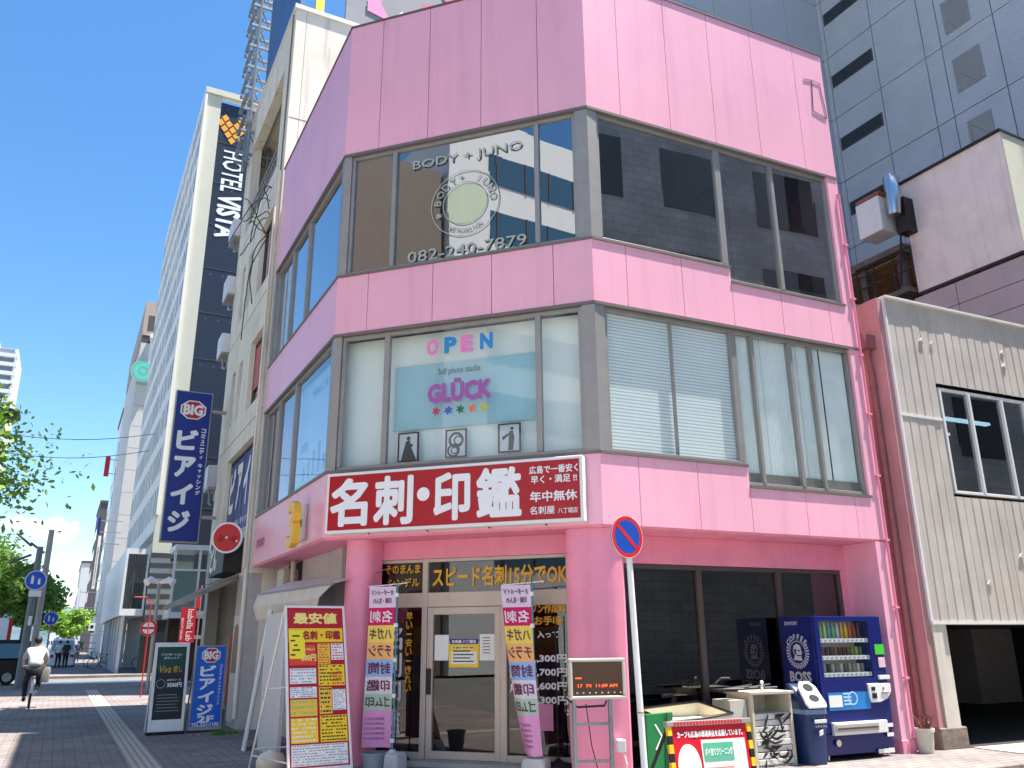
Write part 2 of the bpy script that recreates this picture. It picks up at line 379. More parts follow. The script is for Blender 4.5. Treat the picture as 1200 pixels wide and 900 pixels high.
us3 = FR.px(856, 320)[0]; us2 = FR.px(878, 560)[0]
rm = [FR.px(x, y)[0] for x, y in ((735, 330), (801, 345))]+[us3]+[FR.px(x, y)[0] for x, y in ((918, 375), (975, 390))]
def band_step(zb, zl, zr_, u, seams):
    m = MB(); g = .005; cuts = sorted([0, WR, u]+seams)
    for a, b in zip(cuts, cuts[1:]):
        m.box(FR, a+(g if a > 0 else 0), b-(g if b < WR else 0), zb, zl if (a+b)/2 < u else zr_, -.09, 0)
    m.mat(1).box(FR, .02, WR-.02, zb+.01, zr_-.02, -.13, -.02)
    m.build('cladding_band', [M['pink'], M['seam']], pink)
band_step(Z2T, Z3S, RSTEP3, us3, [rm[0], rm[1], rm[3], rm[4]])
rl = [FR.px(x, y)[0] for x, y in ((749, 560), (819, 575), (946, 600), (1005, 610))]
band_step(ZS, Z2S, RSTEP2, us2, rl)
band(FL, WL, [(0, WL, Z3T)], ZR, [1.3, 2.6, 3.9]); band(FL, WL, [(0, WL, Z2T)], Z3S, [1.3, 2.6, 3.9]); band(FL, WL, [(0, WL, ZS)], Z2S, [1.7, 3.4])
# pink end strips beside the windows (right end of the street face, left end of the side face)
uR1 = 4.83
m = MB()
for z0, z1 in ((RSTEP3, Z3T), (RSTEP2, Z2T)): MB().box(FR, uR1, WR, z0+.003, z1-.003, -.14, -.002).build('end_strip', M['pink'], pink)
for z0, z1 in ((Z3S, Z3T), (Z2S, Z2T)): MB().box(FL, 0, .09, z0+.003, z1-.003, -.14, -.002).build('end_strip', M['alu'], pink)
# coping along the roof edge
m = MB()
for fr, W in ((FC, WC), (FR, WR), (FL, WL)): m.box(fr, -.01, W+.01, ZR+.002, ZR+.035, -.12, .018)
m.build('coping', mat('coping_metal', srgb(112, 92, 100), .5, metal=.2), pink)
# outer drip edges under the bands
m = MB()
for fr, W in ((FC, WC), (FR, WR), (FL, WL)):
    for z in (Z3T, Z2T): m.box(fr, 0, W, z-.045, z-.002, -.10, .012)
for fr, W in ((FC, WC), (FL, WL)):
    for z in (Z3S, Z2S): m.box(fr, 0, W, z+.002, z+.04, -.10, .02)
m.box(FR, 0, us3, Z3S+.002, Z3S+.04, -.1, .02); m.box(FR, us3, uR1+.03, RSTEP3+.002, RSTEP3+.04, -.1, .02)
m.box(FR, 0, us2, Z2S+.002, Z2S+.04, -.1, .02); m.box(FR, us2, uR1+.03, RSTEP2+.002, RSTEP2+.04, -.1, .02)
m.build('window_ledge', mat('grey_brown_trim', srgb(122, 112, 108), .5, metal=.2, vary=.1), pink)
# inner body: floors, roof, core walls
BK = 22.0
pc = lambda inset: [(LCx+inset, LFy), (LCx+inset, LCy+inset*.4), (RCx+inset*.3, RCy+inset), (RCx+WR-.15, RCy-.255+inset), (RCx+WR-.15, LFy)]
for zz, nm in ((ZR-.6, 'roof'), (Z3S-.25, 'floor_slab'), (Z2S-.25, 'floor_slab')):
    MB().column(pc(.12), zz, zz+.2).build(nm, M['room'], pink)
MB().column(pc(.03), ZS-.03, ZS+.25).build('soffit', M['pink_wall'], pink)
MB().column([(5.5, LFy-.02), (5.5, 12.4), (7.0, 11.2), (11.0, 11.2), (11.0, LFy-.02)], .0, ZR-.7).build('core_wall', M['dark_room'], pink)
MB().box(G0, LCx+.3, RCx+WR-.02, LFy-.2, LFy, ZS, ZR-.05).build('back_wall', M['pink_wall'], pink)
MB().box(Fr((RCx+WR*.9987, RCy-WR*.0504, 0), (0, 1, 0)), .16, LFy-RCy+.2, 0, ZR-.03, -.2, -.02).build('side_wall', M['pink_faded'], pink)
# corner mullions
for z0, z1 in ((Z3S, Z3T), (Z2S, Z2T)):
    zr0 = z0+.042; z1 -= .047
    a, b = FC.P(WC-.20, 0, -.015), FC.P(WC, 0, -.006); c = FR.P(.17, 0, -.015); d, e = FR.P(.17, 0, -.2), FC.P(WC-.2, 0, -.2)
    MB().column([(p.x, p.y) for p in (a, b, c, d, e)], zr0, z1).build('corner_mullion', M['alu'], pink)
    a, b = FL.P(WL-.16, 0, -.015), FL.P(WL, 0, -.006); c = FC.P(.13, 0, -.015); d, e = FC.P(.13, 0, -.2), FL.P(WL-.16, 0, -.2)
    MB().column([(p.x, p.y) for p in (a, b, c, d, e)], zr0, z1).build('corner_mullion', M['alu'], pink)
def window(fr, u0, u1, z0, z1, mull, gm, fm, fw=.055, d=-.07, parent=pink, sash=0):
    m = MB()
    m.box(fr, u0, u1, z0, z0+fw, d-.06, d+.02); m.box(fr, u0, u1, z1-fw, z1, d-.06, d+.02)
    for u in (u0, u1-fw): m.box(fr, u, u+fw, z0+fw, z1-fw, d-.06, d+.022)
    for u, wd in mull: m.box(fr, u-wd/2, u+wd/2, z0+fw, z1-fw, d-.055, d+.03)
    o = m.build('window', M[fm], parent, bevel=.006)
    cuts = [u0+fw*.6]+[u for u, _ in mull]+[u1-fw*.6]; p = MB()
    for i, (a, b) in enumerate(zip(cuts, cuts[1:])):
        e = rnd.uniform(-.004, .004); p.add([fr.P(a, z0+fw*.6, d-.02+e), fr.P(b, z0+fw*.6, d-.02-e), fr.P(b, z1-fw*.6, d-.02-e*.4), fr.P(a, z1-fw*.6, d-.02+e*.7)], [(0, 1, 2, 3)])
    p.build('pane', M[gm], o)
    return o
E3 = (.042, -.048)
w3c = window(FC, .13, WC-.2, Z3S+.042, Z3T-.047, [(FC.px(459, 250)[0], .075), (FC.px(628, 210)[0], .075)], 'g3', 'alu')
w2c = window(FC, .13, WC-.2, Z2S+.042, Z2T-.047, [(FC.px(450, 460)[0], .085), (FC.px(630, 440)[0], .085)], 'g2', 'alu')
w3r1 = window(FR, .17, us3-.03, Z3S+.042, Z3T-.047, [], 'g3r', 'alu')
w3r2 = window(FR, us3-.03, uR1, RSTEP3+.042, Z3T-.047, [(FR.px(912, 260)[0], .07)], 'g3r', 'alu')
w2r1 = window(FR, .17, us2-.03, Z2S+.042, Z2T-.047, [(FR.px(793, 450)[0], .012)], 'g2', 'alu')
w2r2 = window(FR, us2-.03, uR1, RSTEP2+.042, Z2T-.047, [(FR.px(891, 480)[0], .05), (FR.px(936, 480)[0], .06), (FR.px(962, 490)[0], .05)], 'g2', 'alu')
w3l = window(FL, .1, WL-.16, Z3S+.042, Z3T-.047, [(FL.px(339, 330)[0], .05), (FL.px(356, 330)[0], .09)], 'gl', 'alu')
w2l = window(FL, .1, WL-.16, Z2S+.042, Z2T-.047, [(FL.px(322, 520)[0], .05), (FL.px(341, 500)[0], .09)], 'gl2', 'alu')
# blinds behind the first-floor glass
M['blind'] = brickmat('white_blind', srgb(240, 244, 242), srgb(234, 240, 238), srgb(186, 194, 194), 9, .05, .008, .8, 'xz', .5, .0, .05)
M['drape'] = mat('white_drape', srgb(238, 242, 238), .8, vary=.08, vscale=2)
MB().box(FR, .2, us2-.06, Z2S+.06, Z2T-.06, -.155, -.14).build('blind', M['blind'], w2r1)
m = MB()
for a, b in ((us2+.02, 3.06), (3.065, 3.80), (3.805, 4.27), (4.30, 4.8)):
    k = 26
    for i in range(k):
        x0 = a+(b-a)*i/k; x1 = a+(b-a)*(i+1)/k; d0 = -.17+.02*(i % 2); d1 = -.17+.02*((i+1) % 2)
        m.add([FR.P(x0, RSTEP2+.15, d0), FR.P(x1, RSTEP2+.15, d1), FR.P(x1, Z2T-.06, d1), FR.P(x0, Z2T-.06, d0)], [(0, 1, 2, 3)])
m.build('curtain', M['drape'], w2r2)
MB().box(FC, -.02, WC-.02, Z2S+.04, Z2T-.06, -.32, -.30).build('blind', mat('studio_backdrop', srgb(232, 238, 234), .8, vary=.05, vscale=1), w2c)
MB().box(FC, FC.px(453, 470)[0], FC.px(626, 440)[0], Z2S+.62, Z2S+1.62, -.27, -.265).build('window_film', mat('blue_window_film', srgb(165, 205, 214), .7), w2c)
MB().box(FL, 2.2, 4.7, Z2S+.25, Z2T-.15, -.25, -.23).build('poster', mat('pale_blue_poster', srgb(176, 204, 228), .7, vary=.05), w2l)
m = MB()
for i in range(5): m.box(FL, 4.0-.32*i, 4.14-.32*i, Z2S+.3, Z2S+.55+.09*((i*3) % 4), -.226, -.222)
m.box(FL, 4.35, 4.6, Z2S+1.0, Z2S+1.2, -.226, -.222)
m.text('予約はこちら', FL, 3.7, Z2S+1.78, -.22, 1.2, .17, .02).text('証明写真', FL, 2.75, Z2S+.9, -.22, .5, .16, .02)
m.build('poster_print', mat('poster_blue_print', srgb(70, 110, 150), .7), kid(w2l, 'poster'))
# window lettering, upper floor
vin = mat('frosted_vinyl', srgb(176, 182, 172), .6)
m = MB()
u0, z0 = FC.px(543, 235); 
m.text('BODY + JUNO', FC, u0+.02, FC.px(543, 181)[1]-.0, -.062, 1.86, .20, .006)
m.ring(FC, u0, z0, .56, .573, -.062).ring(FC, u0, z0, .36, .373, -.062)
m.arctext('BODY+ JUNO', FC, u0, z0, .465, 172, 5, -.062, .125, .004); m.arctext('RELAXATION', FC, u0, z0, .47, 238, 302, -.062, .07, .01)
m.text('✱', FC, u0-.44, z0-.16, -.062, .1, .1)
m.text('082-240-7879', FC, u0+.02, FC.px(545, 289)[1], -.062, 1.95, .19, .006)
m.build('lettering', vin, w3c)
MB().disc(FC, u0+.0, z0-.0, .355, -.064).build('emblem', glass('green_tint_film', (.86, .92, .78, 1), .05), w3c)
# first-floor lettering
def letters(t, fr, u, v, d, w, h, col, bold, par, nm='lettering'):
    return MB().text(t, fr, u, v, d, w, h, bold).build(nm, col, par)
pk, bl_ = mat('pink_balloon_letter', srgb(240, 130, 190), .4), mat('blue_balloon_letter', srgb(30, 140, 205), .4)
for ch, x, y, c in (('O', 507, 407, pk), ('P', 528, 404, bl_), ('E', 547, 402, pk), ('N', 570, 399, bl_)):
    u, v = FC.px(x, y, -.06); letters(ch, FC, u, v, -.06, .2, .26, c, .055, w2c)
u, v = FC.px(538, 434, -.06); letters('Self photo studio', FC, u, v, -.06, .66, .13, M['black_letter'], 0, w2c)
u, v = FC.px(538, 456, -.06); letters('GLÜCK', FC, u, v, -.06, 1.0, .36, mat('purple_lettering', srgb(165, 90, 165), .5), .06, w2c)
for i, c in enumerate(((190, 40, 90), (60, 90, 190), (20, 120, 70), (235, 120, 60), (200, 195, 40))):
    u, v = FC.px(511+14.1*i, 482-1.3*i, -.06); m = MB()
    for k in range(3): a = math.pi*k/3+.3; f2 = Fr(FC.P(u, v, -.06), FC.U*math.cos(a)+FC.V*math.sin(a), FC.V*math.cos(a)-FC.U*math.sin(a)); m.quad(f2, -.062, .062, -.014, .014, 0.0005*k)
    m.build('asterisk_sticker', mat('sticker_colour', srgb(*c), .5), w2c)
# ---- ground floor: columns, recess, shopfront
def rounded(fr, u0, u1, d0, d1, r, flags, k=5):
    """plan polygon (world xy) of a rectangle u0..u1 x d0..d1 with its front corners rounded"""
    pts = [(u0, d0)]
    if flags[0]: pts += [(u0+r-r*math.cos(a), d1-r+r*math.sin(a)) for a in [math.pi/2*i/k for i in range(k+1)]]
    else: pts.append((u0, d1))
    if flags[1]: pts += [(u1-r+r*math.sin(a), d1-r+r*math.cos(a)) for a in [math.pi/2*i/k for i in range(k+1)]]
    else: pts.append((u1, d1))
    pts.append((u1, d0)); pts = pts[::-1]
    P = [fr.P(u, 0, d) for u, d in pts]; A = sum(a.x*b.y-b.x*a.y for a, b in zip(P, P[1:]+P[:1]))
    return [(p.x, p.y) for p in (P if A > 0 else P[::-1])]
MB().column(rounded(FC, .27, .70, -.55, -.09, .2, (1, 1)), -.1, ZS-.032).build('column', M['pink_wall'], pink, smooth=40)
cc = [FC.P(3.60, 0, -.75), FC.P(3.60, 0, -.12)]
a0, b0 = FC.P(3.68, 0, -.06), FR.P(.30, 0, -.06)
pl = [cc[0], cc[1], a0]
ctr = FC.P(WC, 0, -.06)
for i in range(1, 7): t = i/7; pl.append((a0*(1-t)**2+ctr*2*t*(1-t)+b0*t*t))
pl += [b0, FR.P(.36, 0, -.12), FR.P(.36, 0, -.7)]
MB().column([(p.x, p.y) for p in pl], -.1, ZS-.032).build('column', M['pink_wall'], pink, smooth=40)
m = MB(); m.box(FR, 4.815, 4.975, .18, ZS-.032, -.75, -.003); m.box(FR, 4.983, WR, .18, ZS-.032, -.75, -.006)
m.build('column', M['pink'], pink)
MB().box(FR, 4.80, WR+.01, -.02, .18, -.75, .012).build('column_base', M['pink_wall'], pink, bevel=.01)
MB().box(FR, 3.0, WR+.35, -.13, -.02, -.9, .05).build('kerb_stone', M['concrete'], pink, bevel=.015)
# side street recess: header, back frame, dark glass
DR = -.66
MB().box(FR, .362, 4.814, 2.60, ZS-.033, DR-.1, DR).build('header', M['pink_wall'], pink)
MB().box(FR, 4.70, 4.814, 0, 2.598, DR-.1, DR+.002).build('header', M['pink_wall'], pink)
uw1, uw2 = FR.px(824, 740, DR)[0], FR.px(914, 690, DR)[0]
wsh = window(FR, .40, 4.70, .25, 2.595, [(uw1, .085), (uw2, .085)], 'gd', 'alu_dark', .06, DR-.03)
MB().box(FR, .40, 4.70, -.05, .247, DR-.12, DR-.02).build('window_base', M['black'], pink)
m = MB()
for k in range(38): m.box(FR, .6, 1.75, .3+k*.055, .345+k*.055, DR-.55, DR-.5+.012*(k % 2))
m.build('shutter', mat('dark_shutter', srgb(70, 74, 78), .6), wsh)
m = MB(); m.box(FR, 1.9, 3.1, .3, 1.0, DR-1.4, DR-.8); m.box(FR, 2.4, 2.9, 1.0, 1.5, DR-1.3, DR-1.0); m.box(FR, 3.4, 4.2, .3, 1.2, DR-1.5, DR-1.0)
m.build('display_counter', mat('dark_counter', srgb(80, 76, 72), .6), pink)
# cut corner shopfront (recess)
DS = -.60
MB().box(FC, .2, 3.75, 2.725, ZS-.033, DS-.1, DS+.03).build('header', M['pink_wall'], pink)
MB().box(FC, .2, 3.8, -.1, .055, DS-.5, DS+.28).build('door_step', M['concrete'], pink, bevel=.01)
sf = MB(); ub = [.585, FC.px(498, 700, DS)[0], FC.px(590, 750, DS)[0], 3.50]
zt0, zt1 = FC.px(560, 693, DS)[1]-.0, 2.725
for u in (ub[0], ub[1], ub[3]): sf.box(FC, u-.04, u+.04, .056, zt1, DS-.09, DS+.012)
sf.box(FC, ub[2]-.045, ub[2]+.045, .056, zt0-.2, DS-.09, DS+.01)
sf.box(FC, ub[0]+.04, ub[1]-.04, zt0-.2, zt0, DS-.085, DS+.006); sf.box(FC, ub[1]+.04, ub[3]-.04, zt0-.2, zt0, DS-.085, DS+.006)
sf.box(FC, ub[0]+.04, ub[1]-.04, zt1-.05, zt1-.002, DS-.085, DS+.006); sf.box(FC, ub[1]+.04, ub[3]-.04, zt1-.05, zt1-.002, DS-.085, DS+.006)
sf.box(FC, ub[0]+.04, ub[1]-.04, .056, .14, DS-.085, DS+.006); sf.box(FC, ub[2]+.045, ub[3]-.04, .056, .14, DS-.085, DS+.006)
shop = sf.build('shopfront', M['alu_beige'], pink, bevel=.006)
pn = MB()
for a, b, z0, z1 in ((ub[0], ub[1], zt0, zt1), (ub[1], ub[3], zt0, zt1), (ub[0], ub[1], .1, zt0-.2), (ub[2], ub[3], .1, zt0-.2)): pn.quad(FC, a, b, z0, z1, DS-.045)
pn.build('pane', M['gs'], shop)
dr = MB(); d0, d1 = ub[1]+.045, ub[2]-.05; zd = zt0-.205
dr.box(FC, d0, d0+.085, .06, zd, DS-.08, DS-.01); dr.box(FC, d1-.085, d1, .06, zd, DS-.08, DS-.01); dr.box(FC, d0+.085, d1-.085, zd-.1, zd, DS-.08, DS-.011); dr.box(FC, d0+.085, d1-.085, .06, .16, DS-.08, DS-.011)
door = dr.build('door', M['alu_beige'], pink, bevel=.005)
MB().quad(FC, d0+.08, d1-.08, .15, zd-.09, DS-.05).build('pane', M['gs'], door)
MB().box(FC, d0+.015, d0+.07, .88, 1.22, DS-.012, DS+.03).build('handle', M['black'], door, bevel=.008)
paper = mat('paper', srgb(232, 230, 222), .8)
def notice(x0, y0, x1, y1, col=None, nm='notice'):
    a = FC.px(x0, y1, DS-.04); b = FC.px(x1, y0, DS-.04)
    return MB().box(FC, a[0], b[0], a[1], b[1], DS-.046, DS-.04).build(nm, col or paper, door)
notice(509, 744, 526, 774); notice(562, 743, 580, 774)
nb = notice(526, 752, 561, 782, M['yellow'])
a = FC.px(527, 781, DS-.037); b = FC.px(560, 753, DS-.037)
MB().box(FC, a[0]+.02, b[0]-.02, a[1]+.03, b[1]-.12, DS-.0395, DS-.037).build('notice_print', paper, nb)
MB().box(FC, a[0], b[0], b[1]-.02, b[1]+.05, DS-.0395, DS-.037).build('notice_title', M['navy'], nb)
MB().text('名刺屋 八丁堀店', FC, (a[0]+b[0])/2, b[1]+.015, DS-.034, .36, .045, .02).text('インターホン', FC, (a[0]+b[0])/2, b[1]-.07, DS-.034, .3, .05, .02).build('lettering', M['white_letter'], nb)
m = MB()
for i in range(5): m.box(FC, a[0]+.05, b[0]-.06-.05*(i % 2), a[1]+.06+i*.045, a[1]+.075+i*.045, DS-.0368, DS-.0355)
m.build('notice_lines', M['black_letter'], nb); m = MB()
for x in (570,):
    q = FC.px(564, 770, DS-.04)
    for i in range(6): m.box(FC, q[0]+.02, q[0]+.13, q[1]+.05+i*.04, q[1]+.06+i*.04, DS-.0395, DS-.038)
m.build('notice_lines', M['black_letter'], door)
# transom lettering
u, v = FC.px(471, 667, DS); MB().text('そのまんま', FC, u, v, DS-.03, .56, .13, .02).text('シンデル', FC, u+.02, v-.19, DS-.03, .5, .13, .02).build('lettering', M['gold'], shop)
u, v = FC.px(583, 674, DS); MB().text('スピード名刺15分でOK', FC, u, v, DS-.03, 2.0, .29, .025).build('lettering', M['gold'], shop)
# side panel lettering
ul = (ub[0]+ub[1])/2-.06
MB().box(FC, ub[0]+.05, ul+.12, 1.85, zt0-.22, DS-.044, DS-.04).build('panel_print', mat('maroon_print', srgb(120, 22, 50), .6), shop)
MB().vtext('名刺印鑑', FC, ul-.03, 1.80, DS-.035, .26, .33, .12, .03).build('lettering', M['white_letter'], shop)
MB().vtext('早い・安い・きれい', FC, ul+.20, 1.98, DS-.035, .1, .11, .1, .02).build('lettering', M['gold'], shop)
MB().box(FC, ub[0]+.05, ub[1]-.05, .15, zt0-.22, DS-.12, DS-.1).build('display_board', mat('dark_display', srgb(34, 28, 30), .7), shop)
ur = (ub[2]+ub[3])/2
MB().box(FC, ub[2]+.05, ub[3]-.05, 1.0, zt0-.22, DS-.12, DS-.1).build('display_board', mat('dark_display_print', srgb(30, 26, 28), .7), shop)
for i, t in enumerate(('1,300円', '1,700円', '1,600円', '1,300円')): MB().text(t, FC, ur+.17, 1.35-i*.175, DS-.035, .48, .11, .035).build('lettering', M['white_letter'], shop)
for i, t in enumerate(('100枚', '片面', '両面', '片面')): MB().text(t, FC, ur-.28, 1.50-i*.175, DS-.035, .24, .11, .03).build('lettering', M['white_letter'], shop)
MB().text('入って', FC, ur+.15, 1.66, DS-.035, .3, .09, .02).build('lettering', M['white_letter'], shop)
MB().text('ワン作成料', FC, ur+.16, 2.0, DS-.035, .5, .13, .03).text('お手軽', FC, ur+.16, 1.84, DS-.035, .4, .12, .03).build('lettering', M['gold'], shop)
MB().box(FC, ur-.02, ur+.2, .45, .78, DS-.044, DS-.04).build('poster', mat('pink_poster', srgb(226, 150, 185), .6), shop)
# interior of the shop
MB().box(FC, .6, 3.5, .06, 2.7, -2.3, -2.2).build('shop_wall', M['room'], pink)
m = MB(); m.box(FC, 1.3, 2.9, .06, .95, -1.9, -1.5); m.box(FC, .8, 1.3, .06, 1.9, -2.1, -1.8)
m.build('shop_counter', mat('shop_counter_wood', srgb(120, 100, 80), .6), pink)
# thin white pipes by the shopfront
m = MB()
for x, y in ((436, 660), (671, 660)): u = FC.px(x, y, -.38)[0]; m.tube([FC.P(u, 2.2, -.38), FC.P(u, ZS-.04, -.38)], .022)
m.build('shutter_guide', M['white_metal'], pink)
# left ground floor wall (under the overhang)
FLg = Fr((3.72, LFy, 0), (0, -1, 0))
MB().box(FLg, 0, WL-.75, -.1, ZS-.033, -.15, 0).build('ground_wall', mat('grey_ground_wall', srgb(196, 190, 186), .8, vary=.1, streak=.3), pink)
u, v = FLg.px(345, 680)
MB().box(FLg, u-.45, u+.55, 2.2, ZS-.05, -.02, .02).build('vent_opening', M['dark_room'], pink)
m = MB(); m.box(FLg, u-.1, u+.35, 2.25, 2.85, .0, .3); m.tube([FLg.P(u+.5, 2.2, .15), FLg.P(u+.5, ZS-.04, .15)], .05)
m.build('duct_box', M['alu_beige'], pink, bevel=.02)
# pipe and conduit on the right edge of the facade
m = MB(); m.tube([FR.P(WR-.035, .2, .03), FR.P(WR-.035, 9.0, .03), FR.P(WR-.035, 9.05, -.1)], .02)
for z in (1, 2, 3, 4, 5, 6, 7, 8): m.box(FR, WR-.075, WR+.005, z, z+.03, 0.001, .055)
m.build('conduit', M['pink_wall'], pink, smooth=40)
m = MB(); q = [FR.px(x, y, .01) for x, y in ((942, 92), (951, 94), (953, 130), (965, 137), (969, 139))]
m.tube([FR.P(a, b, .01) for a, b in q], .008, 5); q = [FR.px(x, y, .01) for x, y in ((951, 94), (960, 98), (967, 128), (969, 139))]
m.tube([FR.P(a, b, .01) for a, b in q], .006, 5); m.build('loose_cable', M['alu_dark'], pink)

# ================================================================ RED SHOP SIGN, YELLOW 3
sg = thing('shop_sign', 'wide red lightbox sign with big white characters above the shop door', 'sign', FC.P(2, ZS, 0))
a = FC.px(381, 626, .1); b = FC.px(689, 562, .1)
q0, q1, q2, q3 = FC.px(382, 557, .2), FC.px(684, 531, .2), FC.px(683, 610.5, .2), FC.px(381.5, 626, .2)
su0, su1, sz0, sz1 = (q0[0]+q3[0])/2, (q1[0]+q2[0])/2, (q2[1]+q3[1])/2, (q0[1]+q1[1])/2
MB().box(FC, su0, su1, sz0, sz1, .004, .20).build('housing', M['white'], sg, bevel=.012)
sfc = MB().box(FC, su0+.045, su1-.045, sz0+.045, sz1-.045, .19, .204).build('face', M['red_sign'], sg)
def sgt(t, x0, y0, x1, y1, b_):
    a = FC.px(x0, (y0+y1)/2, .206); b = FC.px(x1, (y0+y1)/2, .206); c = FC.px((x0+x1)/2, y0, .206); d = FC.px((x0+x1)/2, y1, .206)
    MB().text(t, FC, (a[0]+b[0])/2, (c[1]+d[1])/2, .206, b[0]-a[0], c[1]-d[1], b_).build('lettering', M['white_letter'], sfc)
for t, x0, y0, x1, y1 in (('名', 387, 560.5, 431, 617), ('刺', 438, 557, 484, 615), ('印', 508, 553, 551, 610), ('鑑', 558, 547, 611, 606)): sgt(t, x0, y0, x1, y1, .036)
u, v = FC.px(496, 579, .206); MB().disc(FC, u, v, .095, .206).build('lettering', M['white_letter'], sfc)
for t, x0, y0, x1, y1, b_ in (('広島で一番安く', 620, 544.5, 677.5, 554, .02), ('早く・満足 !!', 622, 556, 676, 565.5, .02), ('年中無休', 621, 574.5, 676.5, 587, .02), ('名刺屋', 621, 593, 650, 602.5, .012), ('八丁堀店', 654, 594.5, 677, 601, .01)): sgt(t, x0, y0, x1, y1, b_)
m = MB()
for u in (.8, 1.7, 2.6, 3.4): m.tube([FC.P(u, sz0-.02, .1), FC.P(u, sz0+.01, .1)], .015)
m.build('drain_cap', M['alu_dark'], sg)
th = thing('number_sign', 'yellow number three sculpture sign with a white plate on the pink side wall', 'sign', FL.P(3, 3.2, 0))
u, v = FL.px(337, 616, .3)
def solid_text(t, fr, u, v, d0, d1, w_, h_, bold):
    m = MB(); n0 = len(m.v); m.text(t, fr, u, v, d1, w_, h_, bold)
    from collections import Counter
    ed = Counter()
    for f in m.f:
        for i in range(len(f)): ed[(f[i], f[(i+1) % len(f)])] += 1
    k = len(m.v); off = fr.N*(d0-d1); m.v += [p+off for p in m.v]
    for (i, j) in list(ed):
        if (j, i) not in ed: m.f.append((i, i+k, j+k, j)); m.m.append(0)
    nb_ = [f for f in m.f if max(f) < k]; m.f += [tuple(i+k for i in f[::-1]) for f in nb_]; m.m = [0]*len(m.f)
    return m
solid_text('3', FL, u+.05, v+.02, .16, .27, .46, .72, .035).build('digit', mat('yellow_digit', srgb(240, 186, 50), .4), th)
u2, v2 = FL.px(351, 612, .04)
MB().box(FL, u2-.22, u2+.3, v2-.3, v2+.26, .004, .04).build('plate', M['white'], th, bevel=.006)
MB().text('bis', FL, u2-.02, v2, .06, .38, .2, .05).build('lettering', mat('deep_blue_lettering', srgb(26, 70, 130), .5), th)
u3, v3 = FL.px(305, 636, .006)
MB().text('STUDIO', FL, u3, v3, .006, .7, .16, .03).build('wall_lettering', mat('faded_wall_lettering', srgb(190, 110, 140), .6), pink)
# three framed photographs in the first-floor window
for k, (x0, y0, x1, y1, t) in enumerate(((466, 506, 491, 542, 'seated pair'), (522, 502, 547, 537, 'swirling shapes'), (584, 495, 610, 531, 'slim standing figure'))):
    a = FC.px(x0, y1, -.16); b = FC.px(x1, y0, -.16); fp = thing('framed_photograph', 'black framed monochrome photograph of %s standing in the studio window' % t, 'picture', FC.P(a[0], a[1], -.16), 0, 'framed photographs in the studio window')
    m = MB(); t_ = .018
    m.box(FC, a[0], b[0], a[1], a[1]+t_, -.175, -.145); m.box(FC, a[0], b[0], b[1]-t_, b[1], -.175, -.145); m.box(FC, a[0], a[0]+t_, a[1]+t_, b[1]-t_, -.175, -.145); m.box(FC, b[0]-t_, b[0], a[1]+t_, b[1]-t_, -.175, -.145)
    m.build('frame', M['black'], fp)
    MB().box(FC, a[0]+t_, b[0]-t_, a[1]+t_, b[1]-t_, -.17, -.16).build('print', mat('photo_paper', srgb(205, 208, 210), .7, vary=.1), fp)
    m = MB(); cu = (a[0]+b[0])/2; H_ = b[1]-a[1]; W_ = b[0]-a[0]
    if k == 0:
        m.disc(FC, cu, a[1]+H_*.8, H_*.07, -.1585, 14); m.prism(FC, [(cu-W_*.35, a[1]+.02), (cu+W_*.4, a[1]+.02), (cu+W_*.14, a[1]+H_*.5), (cu+.02, a[1]+H_*.74), (cu-W_*.12, a[1]+H_*.7)], -.159, -.158)
        m.disc(FC, cu+W_*.14, a[1]+H_*.55, H_*.06, -.1582, 14)
    elif k == 1:
        for r0, dx, dy in ((.36, 0, .62), (.22, .1, .6), (.3, -.12, .25), (.17, -.08, .25)): m.ring(FC, cu+dx*W_, a[1]+dy*H_, r0*W_*.7, r0*W_, -.158+r0*.001)
    else:
        m.prism(FC, [(cu-.02, a[1]+.03), (cu+.05, a[1]+.03), (cu+.075, a[1]+H_*.5), (cu+.05, a[1]+H_*.75), (cu-.005, a[1]+H_*.72)], -.159, -.158); m.disc(FC, cu+.04, a[1]+H_*.82, H_*.055, -.1585, 14)
        m.prism(FC, [(cu-.1, a[1]+H_*.42), (cu+.0, a[1]+H_*.6), (cu+.0, a[1]+H_*.68), (cu-.11, a[1]+H_*.55)], -.159, -.158)
    m.build('image', mat('photo_dark_tone', srgb(58, 60, 64), .7), fp)
# ================================================================ NEIGHBOURS ON THE RIGHT
# --- low building clad in corrugated sheet
cor = thing('corrugated_building', 'low building clad in weathered beige corrugated sheet with a dark open garage', 'building', FR.P(8, 0, -1))
cu0, cu1, cz0, cz1 = 5.78, 15.5, 1.82, 7.18
wu0, wu1, wz0, wz1 = 6.83, 9.9, 3.86, 5.70
M['corr'] = mat('weathered_corrugated_sheet', srgb(198, 189, 180), .62, metal=.05, vary=.16, vscale=1.4, streak=.55, dirt=srgb(160, 142, 130), bump=.12, bscale=5)
def ribs(u0, u1, z0, z1, d=0, pitch=.205):
    m = MB(); u = u0; k = 0
    n = max(1, round((u1-u0)/pitch)); p = (u1-u0)/n
    prof = []
    for i in range(n):
        a = u0+i*p; j = rnd.uniform(-.009, .009)
        prof += [(a, d-.028), (a+.018, d+j), (a+p-.018, d+j*.5), (a+p-.0001, d-.028)]
    b = len(m.v)
    for uu, dd in prof: m.v += [FR.P(uu, z0, dd), FR.P(uu, z1, dd)]
    for i in range(len(prof)-1): m.f.append((b+2*i, b+2*i+2, b+2*i+3, b+2*i+1)); m.m.append(0)
    return m
m = MB()
